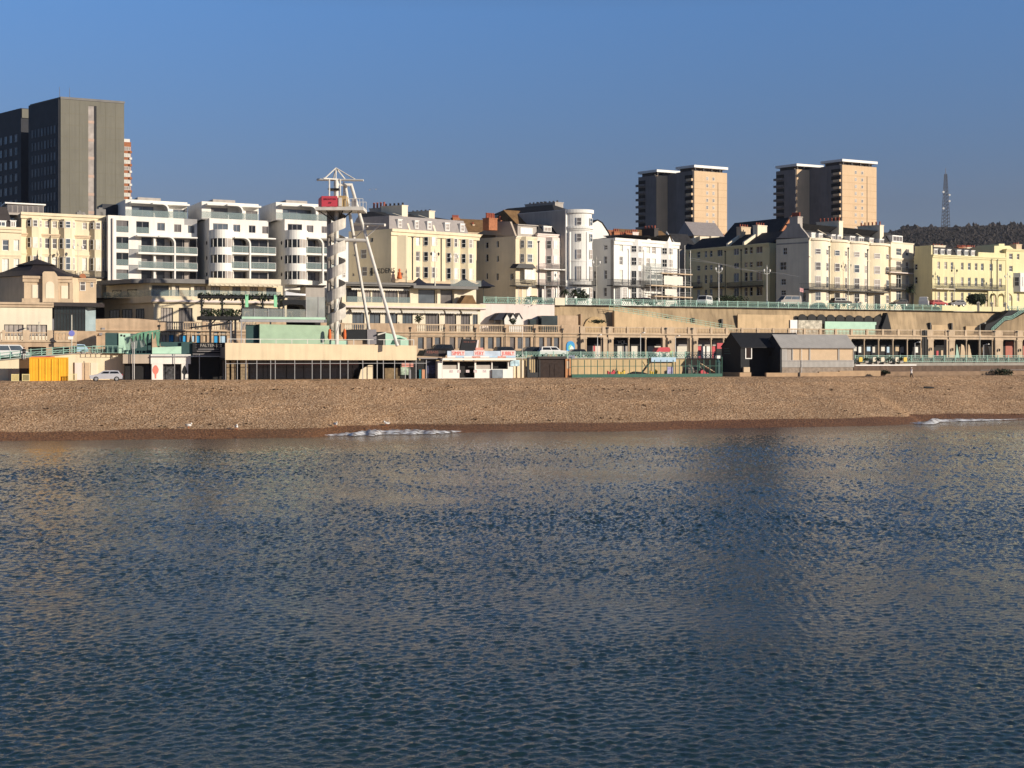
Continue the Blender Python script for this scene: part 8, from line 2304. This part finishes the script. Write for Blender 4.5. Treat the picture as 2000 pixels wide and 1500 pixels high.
lamp("curved white lamp beside the stage scenery bays", 1921, 674, 714, 254, 'arm', WPAINT, WPAINT, G_)
lamp("plain cream lamp post in front of the cream restaurant", 76, 632, 672, 195, 'arm', LP, LP, G_)
lamp("dark victorian lantern post in front of the cream restaurant", 51, 618, 665, 198, 'crown', DKROOF, DKROOF, G_)
def pole(name, label, px, y0, y1, Y, r, m, extra=None):
    f_ = Fr(px, Y, KC, 0); f_.z0 = CAMH - (y1 - HOR)*Y/F
    t = Thing(name, label, name.replace('_', ' '), f_); h = (y1-y0)*Y/F
    t.part("post", MB().tube((0,0,0), (0,0,h), r, r*.8, 8), m)
    return t, h
t, h = pole("sign_post", "thin pole with round blue direction sign left of the stair", 140, 615, 690, 191, .09, LP)
t.part("sign_disc", MB().tube((0,-.12,h*.52), (0,-.17,h*.52), .42, .42, 14), mat("sign_violet_blue", (.18,.2,.55), .5)); t.part("panel", MB().box(-.5,.2,-.12,-.08,h*.36,h*.44), WPAINT)
pole("flagpole", "bare thin pole beside the teal beach bar awnings", 262, 668, 740, 186, .05, STEEL)
pole("flagpole", "thin white pole rising in front of the black kiosk", 864, 700, 740, 199, .05, WPAINT)
pole("flagpole", "thin white pole between the kiosk and the dark gate", 1020, 640, 736, 205, .035, WPAINT)
t, h = pole("flagpole", "pole with small red and white flag by the grey gable's door", 1562, 560, 596, 279, .05, STEEL)
t.part("flag", MB().prism([(0.05,h-.2),(.9,h-.4),(.85,h-1.2),(.05,h-1.0)], -.01, .01), mat("flag_red_white", (.6,.3,.3), .7, .6, 3))
# overhead wire strung between lamps over the side street
tw_ = Thing("festoon_wire", "thin pale wire sagging between the lamp posts over the shaded side street", "wire", Fr(1345, 268, KC, 0))
f_ = tw_.fr; mb = MB(); pts = [(1345,503),(1404,515),(1450,527),(1498,530),(1560,540)]
for (a,b),(c,d) in zip(pts, pts[1:]): mb.tube((f_.S(a), 0, f_.Z(a, b)), (f_.S(c), 0, f_.Z(c, d)), .035, .035, 4)
pts = [(1345,508),(1420,517),(1498,536)]
for (a,b),(c,d) in zip(pts, pts[1:]): mb.tube((f_.S(a), 0, f_.Z(a, b)), (f_.S(c), 0, f_.Z(c, d)), .03, .03, 4)
tw_.part("cable", mb, STEEL)

# ---- vehicles (heading along +x unless flipped)
def vehicle(name, label, px, py_base, Y, kind, paint, flip=False, length=None, group=None, k=KC):
    f_ = Fr(px, Y, k, 0); f_.z0 = CAMH - (py_base - HOR)*Y/F
    t = Thing(name, label, name.split('_')[-1] if name != "pickup_truck" else "pickup", f_, group)
    prof = {
     'hatch': ([(-2.1,.35),(-2.15,.75),(-2.0,1.0),(-1.75,1.02),(-1.5,1.05),(1.2,.98),(2.0,.82),(2.15,.6),(2.1,.35)], [(-1.95,1.0),(-1.6,1.46),(-.9,1.52),(.3,1.47),(1.15,.98)], 1.42, (-1.35, 1.35)),
     'suv': ([(-2.25,.4),(-2.3,.85),(-2.25,1.1),(1.0,1.12),(2.1,1.02),(2.3,.75),(2.25,.4)], [(-2.2,1.1),(-1.95,1.72),(-.2,1.78),(.55,1.7),(1.15,1.1)], 1.62, (-1.4, 1.45)),
     'pickup': ([(-2.5,.5),(-2.55,.95),(-2.5,1.12),(-.9,1.12),(1.2,1.12),(2.35,1.05),(2.5,.8),(2.45,.5)], [(-2.3,1.1),(-2.15,1.72),(-.6,1.78),(.4,1.74),(1.15,1.1)], 1.66, (-1.5, 1.6)),
     'van': ([(-2.6,.4),(-2.65,1.2),(1.9,1.22),(2.45,1.05),(2.55,.7),(2.5,.4)], [(-2.64,1.19),(-2.6,2.0),(-2.4,2.1),(1.0,2.08),(1.3,2.0),(1.95,1.2)], 1.75, (-1.7, 1.7)),
    }[kind]
    body, cab, wd, wx = prof
    s_ = -1 if flip else 1
    fx_ = lambda pl: [(x*s_, z) for x, z in pl]
    hw = wd/2 + .1
    t.part("body", MB().prism(fx_(body), -hw, hw), paint)
    # cabin narrows towards the roof
    mb = MB(); c_ = fx_(cab); n = len(c_); zt_ = max(z for x, z in cab); zb_ = min(z for x, z in cab)
    def yy(z): return hw - .02 - .16*(z - zb_)/(zt_ - zb_)
    mb.v = [(x, -yy(z), z) for x, z in c_] + [(x, yy(z), z) for x, z in c_]
    fs = [tuple(range(n)), tuple(range(2*n-1, n-1, -1))] + [((i+1)%n, i, n+i, n+(i+1)%n) for i in range(n)]
    mb.f = fs if s_ < 0 else [q[::-1] for q in fs]
    t.part("cabin", mb, paint)
    # side windows on both sides and windscreen
    zl, zh = zb_ + .1, zt_ - .16
    def edge(z, front):
        pts = cab[::-1] if front else cab
        for (x0, z0), (x1, z1) in zip(pts, pts[1:]):
            if min(z0, z1) <= z <= max(z0, z1) and abs(z1 - z0) > 1e-6: return x0 + (x1-x0)*(z-z0)/(z1-z0)
        return pts[0][0]
    r0, r1, f0, f1 = edge(zl, 0) + .18, edge(zh, 0) + .18, edge(zl, 1) - .22, edge(zh, 1) - .18
    if kind == 'van': r0, r1 = r0 + .25, r1 + .25
    m0, m1 = (r0*.45 + f0*.55), (r1*.45 + f1*.55)
    for side in (-1, 1):
        for (a0, a1, b0, b1) in ((r0, r1, m0 - .06, m1 - .06), (m0 + .06, m1 + .06, f0, f1)):
            q = [(a0*s_, side*(yy(zl) + .012), zl), (b0*s_, side*(yy(zl) + .012), zl), (b1*s_, side*(yy(zh) + .012), zh), (a1*s_, side*(yy(zh) + .012), zh)]
            q2 = [(x, y - side*.03, z) for x, y, z in q]
            t.part("side_window", MB().add(q + q2, [(0,1,2,3),(7,6,5,4),(0,4,5,1),(1,5,6,2),(2,6,7,3),(3,7,4,0)]), G_BLUE if kind == 'van' else G_DARK)
    ws = MB()
    xa_, xb_ = edge(zl - .05, 1), edge(zh + .02, 1)
    q = [((xa_+.02)*s_, -yy(zl)+.1, zl-.05), ((xa_+.02)*s_, yy(zl)-.1, zl-.05), ((xb_+.03)*s_, yy(zh)-.1, zh+.02), ((xb_+.03)*s_, -yy(zh)+.1, zh+.02)]
    ws.add(q + [(x - .04*s_, y, z - .02) for x, y, z in q], [(0,1,2,3),(7,6,5,4),(0,4,5,1),(2,6,7,3)]); t.part("windscreen", ws, G_DARK)
    for x in wx:
        for side in (-1, 1):
            w = t.part("wheel", MB().tube((x*s_, side*(hw-.17), .34), (x*s_, side*(hw+.02), .34), .34, .34, 16), TYRE)
            t.part("rim", MB().tube((x*s_, side*(hw+.021), .34), (x*s_, side*(hw+.035), .34), .21, .19, 12), STEEL, w)
    fxm = max(x for x, z in body)
    for side in (-1, 1):
        t.part("headlight", MB().box((fxm - .22)*s_, (fxm + .005)*s_, side*(hw-.45), side*(hw-.08), .7, .85), WPAINT)
        t.part("tail_light", MB().box(-(fxm - .02)*s_, -(fxm + .02)*s_, side*(hw-.3), side*(hw-.05), .8, 1.0), RED)
    return t
SILV = mat("silver_paint", (.62,.61,.63), .25, .04, 1, metal=.4, spec=.5); CARW = mat("white_car_paint", (.70,.69,.67), .25, .04, 1, spec=.5)
CARB = mat("black_car_paint", (.012,.012,.014), .2, .1, 1, spec=.6); CARR = mat("red_car_paint", (.40,.03,.03), .25, .1, 1, spec=.5); CARG = mat("grey_car_paint", (.12,.12,.13), .25, .1, 1, spec=.5)
vehicle("estate_car", "silver hatchback parked at the beach edge by the shop shutters", 207, 744.8, 182.5, 'hatch', SILV, True)
vehicle("white_van", "white van on the ramp at the left edge", 22, 702, 189, 'van', CARW, False)
vehicle("white_van", "second white van farther up the ramp, behind the green railing", 77, 692, 195, 'van', CARW, True)
vehicle("parked_car", "dark car on the ramp near the green railing gap", 108, 693, 198, 'hatch', CARG, True)
vehicle("parked_car", "small pale car at the foot of the stone stair", 143, 692, 200, 'hatch', LBLUE, True)
G_ = "vehicles on the lower road"
vehicle("parked_car", "black car partly hidden behind the white kiosk's signboard", 991, 698, 219, 'suv', CARB, False, group=G_)
vehicle("parked_car", "black people carrier behind the dark gate", 1033, 698, 221, 'suv', CARB, True, group=G_)
vehicle("pickup_truck", "white off-road pickup with dark windows on the lower road", 1079, 697.5, 221, 'pickup', CARW, False, group=G_)
vehicle("parked_car", "black car behind the dark kebab kiosk's hood", 857, 694, 214, 'suv', CARB, True, group=G_)
vehicle("parked_car", "dark car roof seen between the pickup and the lamp", 1122, 699, 226, 'hatch', CARB, True, group=G_)
G_ = "vehicles on the upper road"
vehicle("parked_car", "dark car before the low hedge of the white corner house", 1262, 596.5, 262, 'hatch', CARB, False, group=G_, k=KA)
vehicle("white_van", "white van parked at the mouth of the shaded side street", 1376, 597.5, 270, 'van', CARW, True, group=G_, k=2.2)
vehicle("white_van", "pale van beside the grey gable's foot", 1540, 597, 279, 'van', GREYR, True, group=G_, k=KA)
vehicle("parked_car", "dark car before the cream bowed terrace's porch", 1642, 598, 284, 'suv', CARB, False, group=G_, k=KA)
vehicle("parked_car", "dark car before the palm at the cream terrace's end", 1756, 598.5, 292, 'hatch', CARB, True, group=G_, k=KA)
vehicle("white_van", "white van before the yellow terrace's shaded flank", 1805, 599, 295, 'van', CARW, False, group=G_, k=2.6)
vehicle("parked_car", "red car before the yellow terrace's corner", 1832, 599, 297, 'hatch', CARR, False, group=G_, k=KA)
vehicle("parked_car", "dark car left of the big round bush", 1868, 599, 299, 'hatch', CARG, True, group=G_, k=KA)

# ---- people: one continuous skinned body each
def person(label, px, py_feet, Y, pose, mats, h=1.72, face=0.0, hat=None):
    f_ = Fr(px, Y, 0, 0); f_.z0 = CAMH - (py_feet - HOR)*Y/F
    t = Thing("person", label, "person", f_)
    J, E, Rd = pose
    me = bpy.data.meshes.new("body"); me.from_pydata([Vector(p)*h for p in J], E, [])
    tmp = bpy.data.objects.new("body", me); COL.objects.link(tmp)
    md = tmp.modifiers.new("skin", 'SKIN'); md.use_smooth_shade = True
    for i, r_ in enumerate(Rd): me.skin_vertices[0].data[i].radius = (r_*h, r_*h)
    me.skin_vertices[0].data[0].use_root = True
    tmp.modifiers.new("sub", 'SUBSURF').levels = 1
    dg = bpy.context.evaluated_depsgraph_get(); dg.update()
    m2 = bpy.data.meshes.new_from_object(tmp.evaluated_get(dg))
    bpy.data.objects.remove(tmp); bpy.data.meshes.remove(me)
    m2.materials.clear()
    for m_ in mats: m2.materials.append(m_)
    for p in m2.polygons:
        z = p.center.z / h; p.use_smooth = True
        p.material_index = 2 if z > .845 else (0 if z > .47 else 1)
        if abs(p.center.x) > .14*h and .40 < z < .50: p.material_index = 2
    o = link("body", m2, t.root); o.rotation_euler = (0, 0, face)
    hm = MB().ball((0, .012*h, .955*h), .062*h, 10, 8, (1, 1.05, .75)); hr = t.part("hair", hm, hat or DKROOF, smooth=True); hr.rotation_euler = (0, 0, face)
    fc_ = MB().ball((0, -.062*h, .925*h), .012*h, 6, 4); nn = t.part("nose", fc_, SKIN); nn.rotation_euler = (0, 0, face)
    return t
def stride(sx=1):
    J = [(0,0,.53),(0,0,.62),(0,.0,.74),(0,0,.82),(0,0,.865),(0,-.01,.93),
         (-.055,0,.50),(-.06,-.07,.28),(-.06,-.03,.05),(-.06,-.11,.02),
         (.055,0,.50),(.06,.04,.28),(.06,.17,.07),(.06,.11,.02),
         (-.10,0,.80),(-.13,.06,.64),(-.12,.0,.50),(.10,0,.80),(.13,-.05,.64),(.12,-.14,.53)]
    E = [(0,1),(1,2),(2,3),(3,4),(4,5),(0,6),(6,7),(7,8),(8,9),(0,10),(10,11),(11,12),(12,13),(3,14),(14,15),(15,16),(3,17),(17,18),(18,19)]
    Rd = [.075,.075,.085,.07,.035,.055,.058,.042,.028,.022,.058,.042,.028,.022,.042,.032,.022,.042,.032,.022]
    return J, E, Rd
def stand():
    J = [(0,0,.53),(0,0,.62),(0,.0,.74),(0,0,.82),(0,0,.865),(0,-.01,.93),
         (-.055,0,.50),(-.065,-.01,.28),(-.065,0,.05),(-.07,-.08,.02),
         (.055,0,.50),(.065,-.01,.28),(.065,0,.05),(.07,-.08,.02),
         (-.10,0,.80),(-.13,.01,.64),(-.12,-.05,.48),(.10,0,.80),(.13,.01,.64),(.12,-.05,.48)]
    return J, stride()[1], stride()[2]
TOPW = mat("pale_jacket", (.80,.76,.74), .8, .1, 3); TRB = mat("black_trousers", (.015,.015,.018), .8, .1, 3)
person("person walking along the upper beach in a white top, dark trousers and pale hat", 1780, 739.5, 222, stride(), [TOPW, TRB, SKIN], 1.9, -pi/2 + .2, WPAINT)
person("person in black standing beside the white van on the ramp", 47, 702, 187, stand(), [TRB, mat("pale_trousers", (.5,.48,.45), .8, .1, 3), SKIN], 1.75, .3)
person("person in dark clothes by the red shop doors", 1341, 706, 227, stand(), [TRB, TRB, SKIN], 1.75, 0)
person("person in black leaning near the round play post", 1396, 706, 231, stand(), [TRB, CARG, SKIN], 1.75, .5)

# ---- gulls, driftwood, weed
def gull_parts():
    b = MB().ball((0,0,.22), .13, 10, 8, (1.75, .85, .8)); b.ball((.22,0,.34), .07, 8, 6)
    w_ = MB().ball((-.08,0,.26), .13, 8, 6, (1.5,.9,.55)); 
    l_ = MB().tube((.02,.04,0),(.02,.04,.14),.012,.012,5).tube((.02,-.04,0),(.02,-.04,.14),.012,.012,5)
    k_ = MB().tube((.27,0,.34),(.36,0,.32),.018,.006,6)
    return b, w_, l_, k_
proto = None
gl_ = [("white gull standing on the wet shingle line, leftmost of the four", 368, 838), ("white gull on the shingle just right of the leftmost one", 462, 840), ("white gull near the left end of the breaking foam", 655, 834), ("white gull on the shingle above the middle of the foam", 756, 832)]
for i, (lab, px, py) in enumerate(gl_):
    # find where the ray through this spot meets the shingle
    Y = 150.0
    while Y < 200 and CAMH - (py - HOR)*Y/F > beach_z((px-1000)/F*Y, Y - KC*(px-1000)/F*Y): Y += .1
    f_ = Fr(px, Y, 0, beach_z((px-1000)/F*Y, Y - KC*(px-1000)/F*Y) + .02)
    if proto is None:
        t = Thing("gull", lab, "gull", f_, "gulls on the beach"); b, w_, l_, k_ = gull_parts()
        t.part("body", b, WPAINT, smooth=True); t.part("wings", w_, GREYR, smooth=True); t.part("legs", l_, ORANGE); t.part("beak", k_, YELLOW); proto = t.root; proto.scale = (1.5,)*3
    else:
        r = proto.copy(); COL.objects.link(r); r.location = f_.world(0, 0, 0); r.rotation_euler = (0, 0, rnd.uniform(0, 6)); r['label'] = lab
        for ch in list(proto.children): c = ch.copy(); COL.objects.link(c); c.parent = r
def on_beach(px, py):
    Y = 150.0
    while Y < 215 and CAMH - (py - HOR)*Y/F > beach_z((px-1000)/F*Y, Y - KC*(px-1000)/F*Y): Y += .1
    return Fr(px, Y, KC, beach_z((px-1000)/F*Y, Y - KC*(px-1000)/F*Y))
t = Thing("driftwood_log", "black driftwood log lying on the upper beach below the walking person", "log", on_beach(1814, 759))
t.part("trunk", MB().tube((-.9,0,.22),(.2,.05,.17),.14,.17,8).tube((.2,.05,.17),(.95,-.05,.12),.17,.1,8), DTIMB)
# strandline weed: nobody could count it
mb = MB()
wl = []
for i in range(110):
    px = rnd.uniform(0, 2000); py = rnd.choice([rnd.gauss(762, 1.5), rnd.gauss(762, 1.5), rnd.gauss(lerp([(0,842),(700,826),(1000,822),(2000,806)], px), 2.0), rnd.uniform(755, 815)])
    if rnd.random() < .25 or any(abs(px - c) < 70 for c in (440, 520, 760, 1060, 1620, 1700, 1250)): wl.append((px, py))
for px, py in wl:
    f_ = on_beach(px, py); c = f_.world(0, 0, 0)
    for j in range(rnd.randint(1, 4)):
        q = c + Vector((rnd.gauss(0, .5), rnd.gauss(0, .3), .03))
        q.z = beach_z(q.x, q.y - KC*q.x) + .02
        mb.lathe([(.05,0),(rnd.uniform(.1,.25),.04),(.02,rnd.uniform(.06,.14))], 6, q)
struct("strandline_weed", mb, mat("dry_weed", (.035,.022,.014), .9, .3, 2), 'stuff')
# birds far off right of the tower
for i, (px, py, lab) in enumerate(((722, 371, "distant flying bird nearest the tower"), (734, 370, "distant flying bird farthest from the tower"))):
    f_ = Fr(px, 260, 0, CAMH - (py - HOR)*260/F)
    t = Thing("flying_gull", lab, "gull", f_, "birds in flight")
    t.part("body", MB().ball((0,0,0), .1, 8, 6, (2,.9,.8)), GREYR); t.part("wings", MB().add([(0,0,.05),(-.1,.6,.22),(-.22,.6,.2),(-.2,0,.05),(-.1,-.6,.22),(-.22,-.6,.2)], [(0,1,2,3),(0,3,5,4)]), GREYR); t.root.rotation_euler = (0,0,1.2)

# ---- the winter air between here and the down
hb = MB().box(-1500, 1500, -60, 2450, -8, 320)
hz = bpy.data.materials.new("thin_haze"); hz.use_nodes = True
nn_, ll_ = hz.node_tree.nodes, hz.node_tree.links
nn_.remove(nn_["Principled BSDF"])
pv = nn_.new("ShaderNodeVolumePrincipled"); pv.inputs["Color"].default_value = (.86, .90, 1.0, 1); pv.inputs["Density"].default_value = 0.00004; pv.inputs["Anisotropy"].default_value = 0.2
ll_.new(pv.outputs[0], nn_["Material Output"].inputs["Volume"])
struct("haze", hb, hz, 'stuff')
